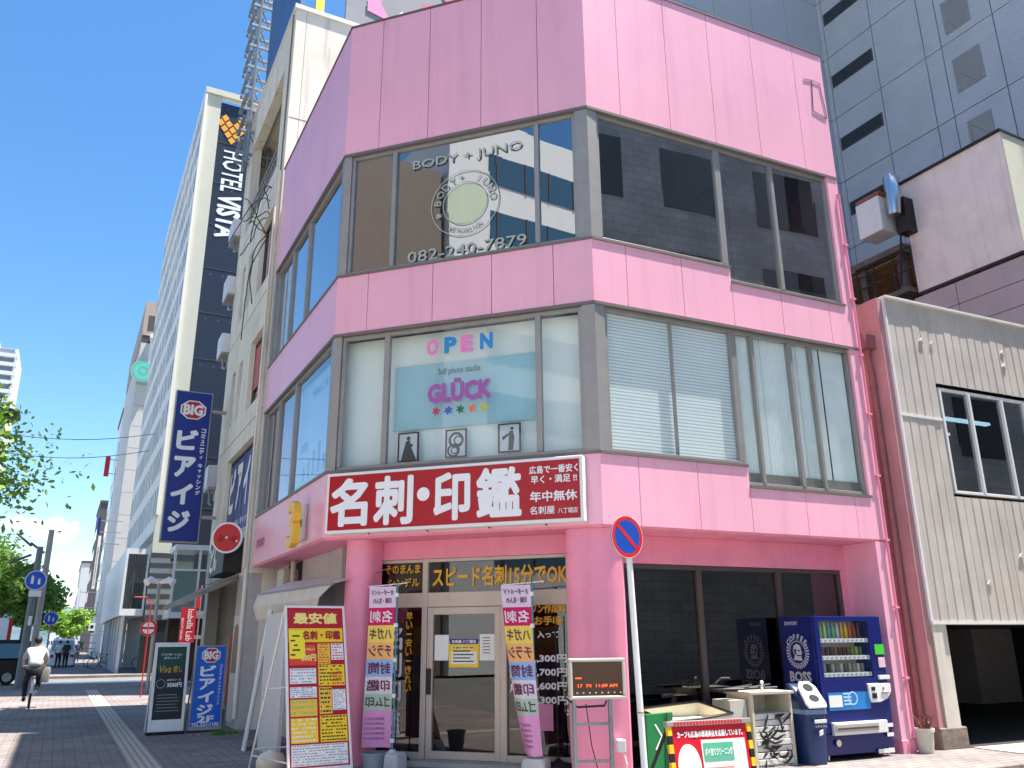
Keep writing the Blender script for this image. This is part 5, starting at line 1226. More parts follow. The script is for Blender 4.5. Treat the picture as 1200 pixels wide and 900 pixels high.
# --- no parking sign on a pole
pg = gnd(760, 965); pt = Vector((0, 0, 0))
npk = thing('no_parking_sign', 'round blue and red no parking sign on a leaning white pole at the corner', 'road sign', pg)
Yp = pg.y
topc = atY(735, 629, Yp-.06); pole_top = atY(733.5, 610, Yp)
ptop = atY(737, 650, Yp)
MB().tube([pg, ptop, ptop+(ptop-pg).normalized()*.06], .030, 14).build('pole', M['white_metal'], npk, smooth=40)
MB().tube([pg+(ptop-pg)*.39, pg+(ptop-pg)*.395], .036, 14).build('pole_band', mat('rust_band', srgb(160, 130, 96), .7), npk)
sf_ = Fr(topc, (Vector((1, .12, 0))))
rr = .205
m = MB().disc(sf_, 0, 0, rr, 0, 36, d0=-.012); m.build('disc_back', M['steel'], npk)
fcp = MB().ring(sf_, 0, 0, rr*.80, rr*.985, .002); 
f4_ = Fr(topc, sf_.U*.74+sf_.V*-.67, sf_.U*.67+sf_.V*.74)
fcp.quad(f4_, -rr*.82, rr*.82, -rr*.09, rr*.09, .0035); fcp.build('red_ring', M['red'], npk)
MB().disc(sf_, 0, 0, rr*.80, .0018, 36).build('blue_face', mat('road_sign_blue', srgb(20, 70, 160), .4), npk)
MB().ring(sf_, 0, 0, rr*.985, rr, .0025).build('rim', M['white'], npk)
# --- LED sign on a ladder like stand
lq = gnd(700, 935); LF_ = rotfr((lq.x, lq.y, 0), -18)
a = LF_.px(667, 820); b = LF_.px(731, 771)
ls = thing('led_sign', 'dark led message board in a cream case on a steel stand by the column', 'electronic sign', LF_.O)
lu0, lu1, lz0, lz1 = a[0], b[0], a[1], b[1]
m = MB(); m.box(LF_, lu0, lu1, lz0, lz0+.035, -.05, .045); m.box(LF_, lu0, lu1, lz1-.035, lz1, -.05, .045); m.box(LF_, lu0, lu0+.035, lz0+.035, lz1-.035, -.05, .045); m.box(LF_, lu1-.035, lu1, lz0+.035, lz1-.035, -.05, .045); m.box(LF_, lu0+.03, lu1-.03, lz0+.03, lz1-.03, -.05, .0)
m.build('case', mat('cream_plastic_case', srgb(206, 200, 184), .5, vary=.1), ls, bevel=.01)
scn = MB().box(LF_, lu0+.036, lu1-.036, lz0+.036, lz1-.036, .001, .02).build('screen', mat('brown_led_screen', srgb(92, 62, 44), .2, vary=.1), ls)
LW_ = lu1-lu0
MB().text('17  74  11:09 AM', LF_, (lu0+lu1)/2, lz0+(lz1-lz0)*.33, .023, LW_*.7, .034, .008).box(LF_, lu0+.07, lu0+.14, lz0+(lz1-lz0)*.5, lz0+(lz1-lz0)*.53, .02, .024).build('led_text', mat('lit_led_orange', (1, .12, .02, 1), .5, emit=.7), scn)
m = MB()
for k in range(8): m.box(LF_, lu0+.08+k*LW_*.11, lu0+.095+k*LW_*.11, lz0+.06, lz0+.075, .02, .024)
m.build('led_dots', paper, scn)
m = MB(); s0, s1 = lu0+.06, lu1-.17
for u in (s0, s1): m.box(LF_, u-.02, u+.02, -.1, lz0-.0, -.05, -.01)
for z in (.35, .72, .98): m.box(LF_, s0+.02, s1-.02, z-.014, z+.014, -.045, -.015)
m.build('stand', M['steel'], ls)
m = MB(); m.tube([LF_.P(lu0+.02, lz0+.2, -.06), LF_.P(lu0-.03, lz0+.02, -.05), LF_.P(lu0+.1, lz0-.08, -.04), LF_.P(lu0+.4, lz0-.07, -.03), LF_.P(lu0+.42, lz0-.02, -.02)], .012, 6)
m.tube([LF_.P(lu0+.2, lz0-.05, -.06), LF_.P(lu0+.26, .5, -.1), LF_.P(lu0+.4, -.05, -.1)], .006, 5); m.build('cable', M['black'], ls)
so_ = thing('outlet_box', 'small white outdoor outlet box with a hanging cord low on the pink column', 'outlet', FC.P(3.95, .45, -.05))
q = atY(728, 874, 8.95); fo_ = rotfr(q, -22)
MB().box(fo_, -.05, .05, -.07, .07, -.1, .05).build('box', M['white'], so_, bevel=.012); MB().tube([fo_.P(.02, -.06, .03), fo_.P(.05, -.2, .05), fo_.P(.04, -.5, .04)], .01, 6).build('cord', M['white'], so_)
# --- two flag banners (seen from their back: mirrored print)
bandc = [('top', srgb(226, 204, 222)), ('名刺', srgb(206, 20, 92)), ('ハガキ', srgb(240, 212, 90)), ('チラシ', srgb(246, 180, 110)), ('封筒', srgb(156, 184, 226)), ('印鑑', srgb(232, 216, 226)), ('ゴム印', srgb(178, 206, 182)), ('bottom', srgb(232, 160, 206))]
ink = mat('dark_wine_ink', srgb(104, 44, 80), .7); wink = mat('pale_ink', srgb(236, 216, 228), .7)
hgt = [.28, .235, .22, .22, .225, .215, .2, .46]
def nobori(px, py, pgx, pgy, d, label, wid, twist, ztop=None, lean=0):
    u, _ = FC.px(px, py, d); f = Fr(FC.P(u, 0, d), FC.U)
    t = thing('banner_flag', label, 'banner', f.O, 0, 'banner flags by the shop door')
    zt = f.px(px, py)[1]
    MB().tube([f.P(.0, .05, 0), f.P(-.0-lean, zt, 0)], .012, 8).build('pole', mat('teal_pole', srgb(70, 140, 160), .4) if 'teal_pole' not in bpy.data.materials else bpy.data.materials['teal_pole'], t)
    MB().tube([f.P(-wid-.03, zt-.03, 0), f.P(.14, zt+.005, 0)], .007, 6).build('cross_bar', M['white'], t)
    nu, nz = 14, 40; H_ = sum(hgt); sc_h = 1.0
    def pos(s, z):    # s 0..1 from pole to free edge, z downwards from the top
        k = z/H_; w_ = wid*(1-.30*k*abs(twist))
        return f.P(-.02-lean*(1-k)-s*w_+twist*(.10*k*k+.03*k), zt-.035-z, .035*math.sin(5*s+3.2*k+twist*2)*(.2+k)+twist*.13*k*math.sin(s*3.0+k))
    m = MB(); z = 0; cl = MB()
    for bi, (tt, cc_) in enumerate(bandc):
        n = max(3, int(hgt[bi]/.04))
        for j in range(n):
            for i in range(nu):
                a0, a1 = z+hgt[bi]*j/n, z+hgt[bi]*(j+1)/n
                m.mat(bi).add([pos((i+1)/nu, a1), pos(i/nu, a1), pos(i/nu, a0), pos((i+1)/nu, a0)], [(0, 1, 2, 3)])
        z += hgt[bi]
    mats_ = []
    for bi, (tt, cc_) in enumerate(bandc):
        nm = 'banner_cloth_%s' % ('lilac', 'magenta', 'yellow', 'orange', 'sky', 'pale', 'mint', 'pink')[bi]
        mats_.append(bpy.data.materials.get(nm) or mat(nm, cc_, .8, vary=.04))
    fl = m.build('flag', mats_, t, smooth=60)
    z = 0
    for bi, (tt, cc_) in enumerate(bandc):
        hh = hgt[bi]; zz = z+hh/2; z += hh
        g = MB()
        def put(txt, s0, s1, h_, zc, bold):
            g2 = Fr((0, 0, 0), (1, 0, 0)); q = MB().text(txt, g2, 0, 0, 0, 1, 1, bold, mirror=True)
            b = len(g.v)
            for p in q.v: s_ = (s0+s1)/2+(-p.x)*(s1-s0); zz_ = zc-p.z*h_; P0 = pos(s_, zz_); g.v.append(P0+f.N*.006)
            for ff in q.f: g.f.append(tuple(i+b for i in ff)); g.m.append(0)
        if tt == 'top': put('オーダーメイド', .08, .92, hh*.28, zz-.06, .02); put('印刷・名入れ', .14, .86, hh*.28, zz+.05, .02)
        elif tt == 'bottom':
            for k in range(5): put('名刺印刷はおまかせ', .3, .94, .035, zz-.12+k*.06, .0)
        else: put(tt, .08, .94, hh*.66, zz, .02)
        g.build('lettering', wink if tt == '名刺' else ink, fl)
    m = MB()
    for zz in (.1, .5, .95, 1.4, 1.95): m.box(f, -.03-lean*(1-zz/2.1), .02-lean*(1-zz/2.1), zt-.05-zz-.025, zt-.05-zz+.025, -.016, .018)
    m.build('loop_tape', M['white'], fl)
    b0 = loft(f.at(0, -.1, 0), [(0, .30, .36, .05, 0, 0), (.24, .30, .36, .06, 0, 0), (.30, .26, .32, .06, 0, 0), (.305, .10, .12, .04, 0, 0), (.34, .07, .08, .03, 0, 0)])
    b0.build('base', mat('grey_water_base', srgb(206, 206, 200), .5, vary=.12), t, smooth=40)
    return t
n1 = nobori(466, 684, 0, 0, -.02, 'rainbow striped shop banner flag hanging straight between the price board and the door', .41, 0)
n2 = nobori(625, 682, 0, 0, -.06, 'rainbow striped shop banner flag hanging between the door and the led board', .41, 1.0, lean=.02)
# black pole bases inside the recess
for x, y, lab in ((466, 880, 'thin black pole stand behind the banner flag beside the price board'), (656, 882, 'thin black pole stand behind the banner flag beside the led board')):
    u, v = FC.px(x, y, -.5); t = thing('pole_stand', lab, 'pole stand', FC.P(u, .05, -.42), 0, 'black pole stands by the shopfront')
    MB().lathe(FC.P(u, .056, -.42), [(.20, 0), (.19, .03), (.06, .06), (.02, .10), (.0, .10)], 20).build('base', M['rubber'], t, smooth=40)
    MB().tube([FC.P(u, .1, -.42), FC.P(u, 1.9, -.42)], .009, 6).build('pole', M['black'], t)
# bucket
q = gnd(437, 912); bk = thing('bucket', 'grey blue plastic bucket at the foot of the pink column', 'bucket', q)
MB().lathe(q, [(.10, -.02), (.135, .26), (.15, .265), (.15, .29), (.135, .29), (.12, .1), (.0, .1)], 20).build('pail', mat('bucket_grey_blue', srgb(96, 116, 132), .5), bk, smooth=40)
# --- big price board
PY_ = 10.75
bl, br_, tl2, tr2 = atY(341, 898, PY_), atY(410, 891, PY_), atY(331, 709, PY_+.55), atY(398, 708.5, PY_+.55)
pbw = ((br_.x-bl.x)+(tr2.x-tl2.x))/2; x0 = (bl.x+tl2.x)/2+.0
pv = Vector((0, .55, (tl2.z+tr2.z)/2-.19)); PF = Fr((bl.x-.02, PY_-.05, .10), (1, .02, 0), Vector((-.04, .55, (tl2.z+tr2.z)/2-.19)), None)
PF.N = PF.U.cross(PF.V).normalized(); PH = pv.length+.05; PW = pbw
prb = thing('price_board', 'tall silver framed price board crowded with red and yellow print beside the pink column', 'sign board', (bl.x+.3, PY_+.4, 0))
m = MB(); fw = .028
m.box(PF, -fw, 0, -.1, PH+fw, -.03, .012); m.box(PF, PW, PW+fw, -.1, PH+fw, -.03, .012); m.box(PF, 0, PW, PH, PH+fw, -.03, .012); m.box(PF, 0, PW, -.02, .05, -.03, .012)
m.build('frame', M['white_metal'], prb, bevel=.004)
m = MB(); topL, topR = PF.P(-.014, PH, -.02), PF.P(PW+.014, PH, -.02)
fl_, fr_ = Vector((topL.x-.12, PY_+1.45, 0)), Vector((topR.x-.12, PY_+1.45, 0))
for a_, b_ in ((topL, fl_), (topR, fr_)): MB().tube([a_, b_], .016, 8).build('rear_leg', M['white_metal'], prb)
m.tube([fl_+(topL-fl_)*.12, fr_+(topR-fr_)*.12], .012, 6); m.tube([fl_+(topL-fl_)*.08, PF.P(-.014, .12, -.03)], .012, 6); m.tube([fr_+(topR-fr_)*.08, PF.P(PW+.014, .12, -.03)], .012, 6)
m.tube([fl_+(topL-fl_)*.5, PF.P(-.014, PH*.5, -.03)], .008, 6)
m.build('leg_brace', M['white_metal'], prb)
bd = MB().box(PF, .0, PW, .05, PH, -.02, 0).build('panel', M['red_sign'], prb)
def PB(u0, u1, v0, v1, col, lay, nm='print_block', par=bd):
    return MB().box(PF, u0*PW, u1*PW, v0*PH, v1*PH, .0005+lay*.0012-.0006, .0012+lay*.0012).build(nm, col, par)
hd = PB(.02, .98, .875, .985, mat('deep_red_print', srgb(186, 16, 36), .5), 0); MB().text('最安値', PF, PW*.5, PH*.93, .004, PW*.78, PH*.075, .04).build('lettering', mat('pale_yellow_lettering', srgb(248, 226, 130), .5), hd)
yb_ = PB(.02, .98, .775, .865, M['yellow'], 0); MB().text('名刺・印鑑', PF, PW*.60, PH*.82, .004, PW*.68, PH*.06, .05).build('lettering', mat('red_brown_lettering', srgb(170, 30, 34), .5), yb_)
b1 = PB(.03, .30, .67, .85, mat('lemon_print', srgb(250, 226, 40), .5), 1.5); m = MB()
for k in range(5): m.box(PF, PW*(.05+.03*(k % 3)), PW*(.13+.04*((k*2) % 3)), PH*(.69+k*.03), PH*(.70+k*.03), .0036, .005)
m.build('print_lines', M['black_letter'], b1)
b2 = PB(.03, .48, .63, .76, mat('orange_red_print', srgb(222, 70, 40), .5), .4); MB().text('500円', PF, PW*.36, PH*.675, .005, PW*.26, PH*.045, .04).text('100枚より', PF, PW*.39, PH*.73, .005, PW*.16, PH*.02, .02).build('lettering', mat('pale_yellow_lettering', srgb(248, 226, 130), .5), b2)
gl_ = mat('grey_print', srgb(150, 150, 160), .6)
def block_lines(u0, u1, v0, v1, col, seed, inkc, rows=4, lay=.4):
    b = PB(u0, u1, v0, v1, col, lay); r = random.Random(seed); m = MB()
    rows = int(rows*1.7)
    for k in range(rows):
        v = v0+(v1-v0)*(k+.35)/rows; u = u0+.02
        while u < u1-.04:
            w_ = r.uniform(.008, .05); w_ = min(w_, u1-.015-u); m.box(PF, u*PW, (u+w_)*PW, v*PH, (v+(v1-v0)/rows*.42)*PH, .0012+lay*.0012+.0004, .0012+lay*.0012+.001); u += w_+r.uniform(.008, .022)+(.05 if r.random() < .12 else 0)
    m.build('print_lines', inkc, b)
pw_ = mat('white_print', srgb(232, 230, 226), .6); pyl = mat('golden_print', srgb(238, 190, 60), .6); rdl = mat('red_print', srgb(200, 40, 40), .6)
block_lines(.03, .48, .515, .61, pw_, 1, gl_, 3); block_lines(.03, .48, .43, .495, pw_, 2, mat('blue_grey_print', srgb(90, 110, 150), .6), 3)
block_lines(.03, .48, .32, .42, pyl, 3, mat('green_print', srgb(150, 190, 120), .6), 2); block_lines(.03, .48, .165, .31, M['yellow'], 4, pw_, 4)
block_lines(.52, .74, .635, .765, pyl, 5, rdl, 5); block_lines(.76, .98, .66, .765, pw_, 6, rdl, 4); block_lines(.52, .98, .50, .63, M['yellow'], 7, M['black_letter'], 4)
block_lines(.52, .74, .33, .49, pyl, 8, M['black_letter'], 4); block_lines(.75, .98, .35, .475, pw_, 9, gl_, 6); block_lines(.52, .98, .165, .32, M['yellow'], 10, M['black_letter'], 5); block_lines(.03, .97, .035, .155, pw_, 11, gl_, 5, .8)
MB().text('1,800円', PF, PW*.82, PH*.575, .0045, PW*.2, PH*.022, .04).text('1,300円', PF, PW*.82, PH*.535, .0045, PW*.2, PH*.022, .04).build('lettering', rdl, bd)
# white hanging sheet and clutter behind the board
wc = thing('canvas_canopy', 'grimy white canvas canopy flap hanging above the price board', 'canopy', (LCx-.2, 13.5, 2.1))
XC = 2.95; p0, p1 = atX(302, 697, XC), atX(390, 684, XC+.35); p2, p3 = atX(300, 727, XC), atX(372, 716, XC+.3)
m = MB(); n = 12
for i in range(n+1):
    s_ = i/n; a_ = p0.lerp(p1, s_); b_ = p2.lerp(p3, s_); b_.x -= .05*math.sin(s_*9); m.v += [a_, a_.lerp(b_, .5)+Vector((-.06-.02*math.sin(s_*7), 0, 0)), b_]
for i in range(n): 
    for k in range(2): m.f.append((i*3+k, i*3+k+1, i*3+k+4, i*3+k+3)); m.m.append(0)
for i in (0, n): pass
m.build('flap', mat('grimy_canvas', srgb(216, 208, 194), .8, vary=.12, vscale=3, streak=.35), wc)
MB().add([p0, p1, p1+Vector((.9, 0, .25)), p0+Vector((.5, 0, .22))], [(0, 1, 2, 3)]).build('canopy_top', M['white_metal'], wc)
MB().tube([p0, p1], .02, 8).build('rail', M['alu'], wc)
ws_ = thing('white_screen', 'pale grey upright panel standing behind the price board legs', 'panel', (2.75, 13.0, 0))
MB().box(G0, 2.85, 2.9, 12.4, 13.7, .06, 2.0).build('sheet', mat('pale_grey_sheet', srgb(205, 206, 208), .6, vary=.06, streak=.15), ws_); MB().box(G0, 2.8, 2.95, 12.35, 13.75, -.01, .058).build('foot', M['alu'], ws_)
lb = thing('leaning_boards', 'brown and white boards leaning upright under the canvas canopy', 'boards', (2.9, 14.4, 0))
for k, (mm, dy, ln) in enumerate(((M['white'], 0, .22), (mat('brown_board', srgb(150, 128, 104), .8, vary=.2), .2, .35), (M['alu_beige'], .42, .3))): 
    f_ = Fr((2.72+.05*k, 14.2+dy, 0), (0, -1, 0), Vector((.12, 0, 1)), None); MB().box(f_, 0, .16, 0, 2.1, -.03, 0).build('plank', mm, lb)
q = gnd(327, 905); q = Vector((2.55, 11.9, 0))
hw = thing('cream_weight', 'cream rounded plastic weight lying under the price board', 'weight', q)
MB().lathe(q+Vector((.1, -.1, .0)), [(.15, .0), (.19, .04), (.19, .12), (.15, .2), (.06, .235), (.05, .25), (.0, .25)], 22).build('shell', mat('cream_plastic', srgb(222, 214, 190), .45), hw, smooth=50)
hw2 = thing('white_weight', 'white square concrete weight beside the cream one below the price board', 'weight', (3.1, 11.55, 0))
loft(rotfr((3.05, 11.5, -.02), 10), [(0, .36, .3, .05, 0, 0), (.12, .36, .3, .05, 0, 0), (.16, .3, .24, .05, 0, 0)]).build('block', M['concrete'], hw2, smooth=40)
# --- A-frame signs of the neighbours
def aframe(name, label, gx0, gy, gx1, ztop, tilt, mt):
    pass
q0, q1 = gnd(172, 862), gnd(216, 860); YA = (q0.y+q1.y)/2
q0, q1 = atY(172, 862, YA), atY(214, 862, YA)
GF = Fr((q0.x, YA, 0), (1, .0, 0), (0.0, .16, 1), None); GF.N = GF.U.cross(GF.V).normalized()
gw = q1.x-q0.x; gh = atY(185, 753, YA+.25).z
gs = thing('green_menu_stand', 'silver framed pavement stand with a dark green and black price poster', 'pavement sign', (q0.x+gw/2, YA, 0))
m = MB(); m.box(GF, 0, .05, 0.05, gh*1.01, -.05, .02); m.box(GF, gw-.05, gw, .05, gh*1.01, -.05, .02); m.box(GF, .05, gw-.05, gh*.96, gh*1.01, -.05, .02); m.box(GF, .05, gw-.05, .05, gh*.16, -.05, .012)
m.build('frame', M['white_metal'], gs, bevel=.006); MB().box(GF, -.02, gw+.02, 0, .05, -.35, .05).build('base', M['rubber'], gs, bevel=.01)
pn_ = MB().box(GF, .05, gw-.05, gh*.16, gh*.96, -.03, 0).build('poster', M['black'], gs); MB().box(GF, .06, gw-.06, gh*.70, gh*.955, .0002, .002).build('green_header', mat('dark_green_print', srgb(10, 62, 44), .5), pn_)
MB().text('リラクゼーション', GF, gw/2, gh*.875, .004, gw*.6, .045, .01).text('ボディケア', GF, gw/2, gh*.835, .004, gw*.45, .045, .01).text('3500円', GF, gw*.64, gh*.535, .004, gw*.42, .085, .03).text('60分コース', GF, gw*.62, gh*.59, .004, gw*.4, .04, .01).build('lettering', M['white_letter'], pn_)
MB().text('Viva', GF, gw*.34, gh*.71, .004, gw*.36, .13, .0, shear=.2).text('癒し', GF, gw*.7, gh*.71, .004, gw*.26, .12).build('lettering', M['gold'], pn_)
m = MB()
for k in range(6): m.box(GF, gw*(.16+.03*(k % 2)), gw*(.82-.04*(k % 3)), gh*(.25+.035*k), gh*(.256+.035*k), .0002, .002)
m.ring(GF, gw*.25, gh*.55, .07, .08, .002); m.build('small_print', mat('grey_small_print', srgb(150, 150, 150), .6), pn_)
for u in (.025, gw-.025): MB().tube([GF.P(u, gh, -.05), (GF.P(u, 0, 0).x, YA+.75, 0)], .018, 6).build('rear_leg', M['white_metal'], gs)
q0, q1 = atY(220, 858, YA+.12), atY(258, 856, YA+.12); BFm = Fr((q0.x, YA+.12, 0), (1, .0, 0), (0.02, .13, 1), None); BFm.N = BFm.U.cross(BFm.V).normalized()
gw2 = q1.x-q0.x; gh2 = atY(232, 756, YA+.35).z
bs_ = thing('blue_pavement_sign', 'bright blue pavement sign with white katakana next to the green menu stand', 'pavement sign', (q0.x+gw2/2, YA+.1, 0))
m = MB(); m.box(BFm, 0, .02, 0.0, gh2, -.05, .012); m.box(BFm, gw2-.02, gw2, .0, gh2, -.05, .012); m.box(BFm, .02, gw2-.02, gh2-.02, gh2, -.05, .012); m.box(BFm, .02, gw2-.02, .0, .1, -.04, .008)
m.build('frame', M['alu'], bs_); MB().box(BFm, -.02, gw2+.02, -.01, .03, -.4, .04).build('base', M['rubber'], bs_)
pn2 = MB().box(BFm, .02, gw2-.02, .1, gh2-.02, -.03, 0).build('panel', M['blue'], bs_)
big_emblem(BFm, gw2*.5, gh2*.885, .15, pn2)
m = MB()
for ch, v in zip('ビアイジ', (.70, .545, .40, .25)): m.text(ch, BFm, gw2*.45, gh2*v, .004, .29, gh2*.13, .04)
m.text('2F', BFm, gw2*.5, gh2*.145, .004, .30, .12, .04).text('TEL.221-1100', BFm, gw2*.5, gh2*.085, .004, gw2*.85, .06, .02); v = gh2*.76
for ch in 'コミュニティキャッシング': m.text(ch, BFm, gw2*.85, v, .004, .045, .05, .01); v -= .062
m.build('lettering', M['white_letter'], pn2)
for u in (.02, gw2-.02): MB().tube([BFm.P(u, gh2, -.05), (BFm.P(u, 0, 0).x, YA+.8, 0)], .016, 6).build('rear_leg', M['alu'], bs_)
# salmon notice board & clutter behind
sb = thing('salmon_board', 'salmon pink board propped behind the blue pavement sign', 'board', (3.0, 19, 0)); a = atY(265, 790, 19.2); b = atY(277, 744, 19.2)
MB().box(G0, a.x, b.x+.1, 19.15, 19.2, .3, b.z).build('sheet', mat('salmon_board', srgb(214, 130, 120), .7, vary=.1), sb); MB().box(G0, a.x+.05, a.x+.1, 19.2, 19.25, 0, b.z).build('leg', M['alu'], sb)
# weeds
m = MB(); q = gnd(255, 862)
for _ in range(160):
    a = rnd.uniform(0, 6.28); x, y = q.x+rnd.gauss(.1, .16), q.y+rnd.gauss(.15, .12); h = rnd.uniform(.03, .11)
    m.add([(x-.008, y, 0), (x+.008, y, 0), (x+math.cos(a)*h*.6, y+math.sin(a)*h*.6, h)], [(0, 1, 2)])
o = m.build('weeds', mat('weed_green', srgb(92, 130, 50), .8, vary=.3, vscale=8)); o['kind'] = 'stuff'; tag(o, 'low green weeds at the foot of the beige block corner', 'weeds')
# plant pot
q = atY(1082, 890, 8.72); q.z = max(q.z, -.05); pp_ = thing('flower_pot', 'cream plastic flower pot with a withered reddish plant beside the pink pier', 'flower pot', q)
q = Vector((q.x, 8.85-.2, -.02))
MB().lathe(q, [(.10, 0), (.135, .30), (.15, .31), (.15, .35), (.13, .35), (.12, .28), (.0, .28)], 20).build('pot', mat('cream_pot', srgb(206, 202, 184), .5, vary=.1, streak=.2), pp_, smooth=40)
m = MB()
for _ in range(70):
    a = rnd.uniform(0, 6.28); h = rnd.uniform(.05, .22); r0 = rnd.uniform(0, .08); p = q+Vector((math.cos(a)*r0, math.sin(a)*r0, .3)); p2 = p+Vector((math.cos(a)*h*.4, math.sin(a)*h*.4, h))
    m.tube([p, p2], .003, 4); l = .03; m.add([p2, p2+Vector((l*math.cos(a+1), l*math.sin(a+1), .01)), p2+Vector((0, 0, l)), p2+Vector((-l*math.cos(a+1), l*math.sin(a+1), -.01))], [(0, 1, 2, 3)])
m.build('plant', mat('withered_plant', srgb(120, 72, 66), .8, vary=.3, vscale=12), pp_)
# ================================================================ STREET FURNITURE, LEFT
# banner of the shop beyond
rb_ = blade('red_hanging_banner', 'red vertical banner with white serif lettering beyond the pavement stands', 209, 712, 231, 753, 25.6, mat('banner_red', srgb(190, 24, 44), .6), None, 3.6)
a, b = atY(211, 753, 25.59), atY(229, 712, 25.59); g = Fr(((a.x+b.x)/2, 25.59, (a.z+b.z)/2), (0, 0, -1), (1, 0, 0), (0, -1, 0))
L = b.z-a.z; MB().text('Isabella Lab', g, 0, .05, .01, L*.9, .16, 0).text('BEAUTY SALON', g, .1, -.15, .01, L*.6, .06, 0).build('lettering', M['white_letter'], kid(rb_, 'panel'))
rb2 = thing('red_flag', 'narrow plain red flag hanging above the red serif banner', 'flag', (3.3, 25.6, 4)); a, b = atY(229, 712, 25.9), atY(234, 690, 25.9); MB().box(G0, a.x, b.x+.05, 25.9, 25.93, a.z, b.z).build('cloth', M['red'], rb2)
MB().tube([(b.x+.06, 25.92, 0), (b.x+.06, 25.92, b.z+.1)], .02, 6).build('pole', M['alu'], rb2)
# no entry sign with spotlights on a pole, red gate
q = gnd(172, 795); YS = 31.0
sp = thing('spotlight_pole', 'slim grey pole with two white spotlight heads and a red no entry disc', 'pole', atY(172, 815, YS))
b0 = atY(172, 812, YS); b0.z = 0; t0 = atY(183, 683, YS)
MB().tube([b0, Vector((b0.x, YS, t0.z))], .06, 10).build('pole', M['alu'], sp, smooth=40)
for s_ in (-1, 1): MB().tube([(b0.x, YS, t0.z), (b0.x+s_*.28, YS-.1, t0.z+.1), (b0.x+s_*.42, YS-.2, t0.z)], [.05, .11, .13], 10).build('spotlight', M['white'], sp, smooth=50)
c0 = atY(174, 736, YS-.1); f_ = Fr(c0, (1, 0, 0)); dsc = MB().disc(f_, 0, 0, .26, 0, 28, d0=-.02).build('disc', M['white'], sp)
MB().ring(f_, 0, 0, .19, .255, .003).box(f_, -.2, .2, -.035, .035, .001, .004).build('red_ring', M['red'], dsc)
gt = thing('red_gate_frame', 'thin red tubular gate frame standing beyond the green menu stand', 'gate', atY(180, 800, 29)); a, b = atY(178, 700, 29), atY(182, 760, 29)
MB().tube([(a.x, 29, 0), (a.x, 29, a.z-.2), (a.x-.15, 29, a.z), (a.x-.5, 29, a.z)], .018, 8).build('tube', M['red'], gt)
# lamp, utility poles, road signs at the kerb
YL = 24; a = atY(14, 490, YL)
def pole(name, label, x, y, h, parts):
    t = thing(name, label, 'pole', (x, y, -.1)); MB().tube([(x, y, -.1), (x, y, h)], [.16, .10], 12).build('pole', M['concrete'], t, smooth=40); return t
sl_ = thing('street_lamp', 'street lamp with a dark flat trapezoid head high at the picture edge', 'street lamp', (-4.0, YL, 0))
b = atY(25, 478, YL)
MB().tube([(-4.0, YL, -.1), (-4.0, YL, 6.6), (-3.8, YL, 7.1), (b.x-.5, YL, b.z+.0)], [.1, .08, .05, .05], 10).build('pole', M['alu_dark'], sl_, smooth=40)
m = MB(); m.v = [Vector(p) for p in ((b.x-1.2, YL-.3, b.z-1.05), (b.x-.75, YL-.3, b.z-.55), (b.x-.75, YL+.3, b.z-.55), (b.x-1.2, YL+.3, b.z-1.05), (b.x-1.3, YL-.4, b.z-.25), (b.x, YL-.4, b.z-.25), (b.x, YL+.4, b.z-.25), (b.x-1.3, YL+.4, b.z-.25), (b.x-1.3, YL-.4, b.z), (b.x, YL-.4, b.z-.15), (b.x, YL+.4, b.z-.15), (b.x-1.3, YL+.4, b.z))]
m.f = [(3, 2, 1, 0), (0, 1, 5, 4), (1, 2, 6, 5), (2, 3, 7, 6), (3, 0, 4, 7), (4, 5, 9, 8), (5, 6, 10, 9), (6, 7, 11, 10), (7, 4, 8, 11), (8, 9, 10, 11)]; m.m = [0]*10
m.build('lamp_head', mat('dark_lamp_shell', srgb(46, 46, 48), .4), sl_)
YU = 40; p = atY(27, 770, YU)
up = thing('traffic_pole', 'grey roadside pole carrying a walk signal, a blue pedestrian sign and two arms', 'pole', (p.x, YU, -.1))
tz = atY(37, 625, YU).z
MB().tube([(p.x, YU, -.1), (p.x, YU, atY(27, 640, YU).z)], [.17, .12], 12).build('pole', mat('grey_pole', srgb(116, 122, 126), .6, vary=.15), up, smooth=40)
MB().tube([(p.x+.3, YU+1, -.1), (p.x+.3, YU+1, tz+.3)], [.14, .11], 10).build('rear_pole', M['concrete'], up)
m = MB()
for x0, y0, x1, y1 in ((37, 640, 20, 625), (37, 650, 10, 660), (36, 636, 52, 648)): m.tube([atY(x0, y0, YU+.9), atY(x1, y1, YU+.9)], .05, 6)
m.build('arm', M['alu_dark'], up)
def rsign(x, y, r, Y, txt, par):
    c0 = atY(x, y, Y); f_ = Fr(c0, (1, 0, 0)); d_ = MB().disc(f_, 0, 0, r, 0, 28, d0=-.03).build('blue_disc', mat('road_blue', srgb(24, 84, 190), .5), par)
    m = MB(); m.ring(f_, 0, 0, r*.9, r*.97, .004); m.sphere(f_.P(-.12, r*.35, 0), .05, 8, 6); m.box(f_, -.17, -.07, -r*.35, r*.3, .001, .006); m.sphere(f_.P(.13, r*.1, 0), .04, 8, 6); m.box(f_, .08, .17, -r*.4, r*.05, .001, .006); m.build('pictogram', M['white_letter'], d_)
rsign(42, 680, .40, YU-.3, '', up)
a, b = atY(33, 699, YU-.3), atY(49, 692, YU-.3); MB().box(Fr((0, YU-.3, 0), (1, 0, 0)), a.x, b.x, a.z, b.z, -.02, 0).build('plate', M['white'], up)
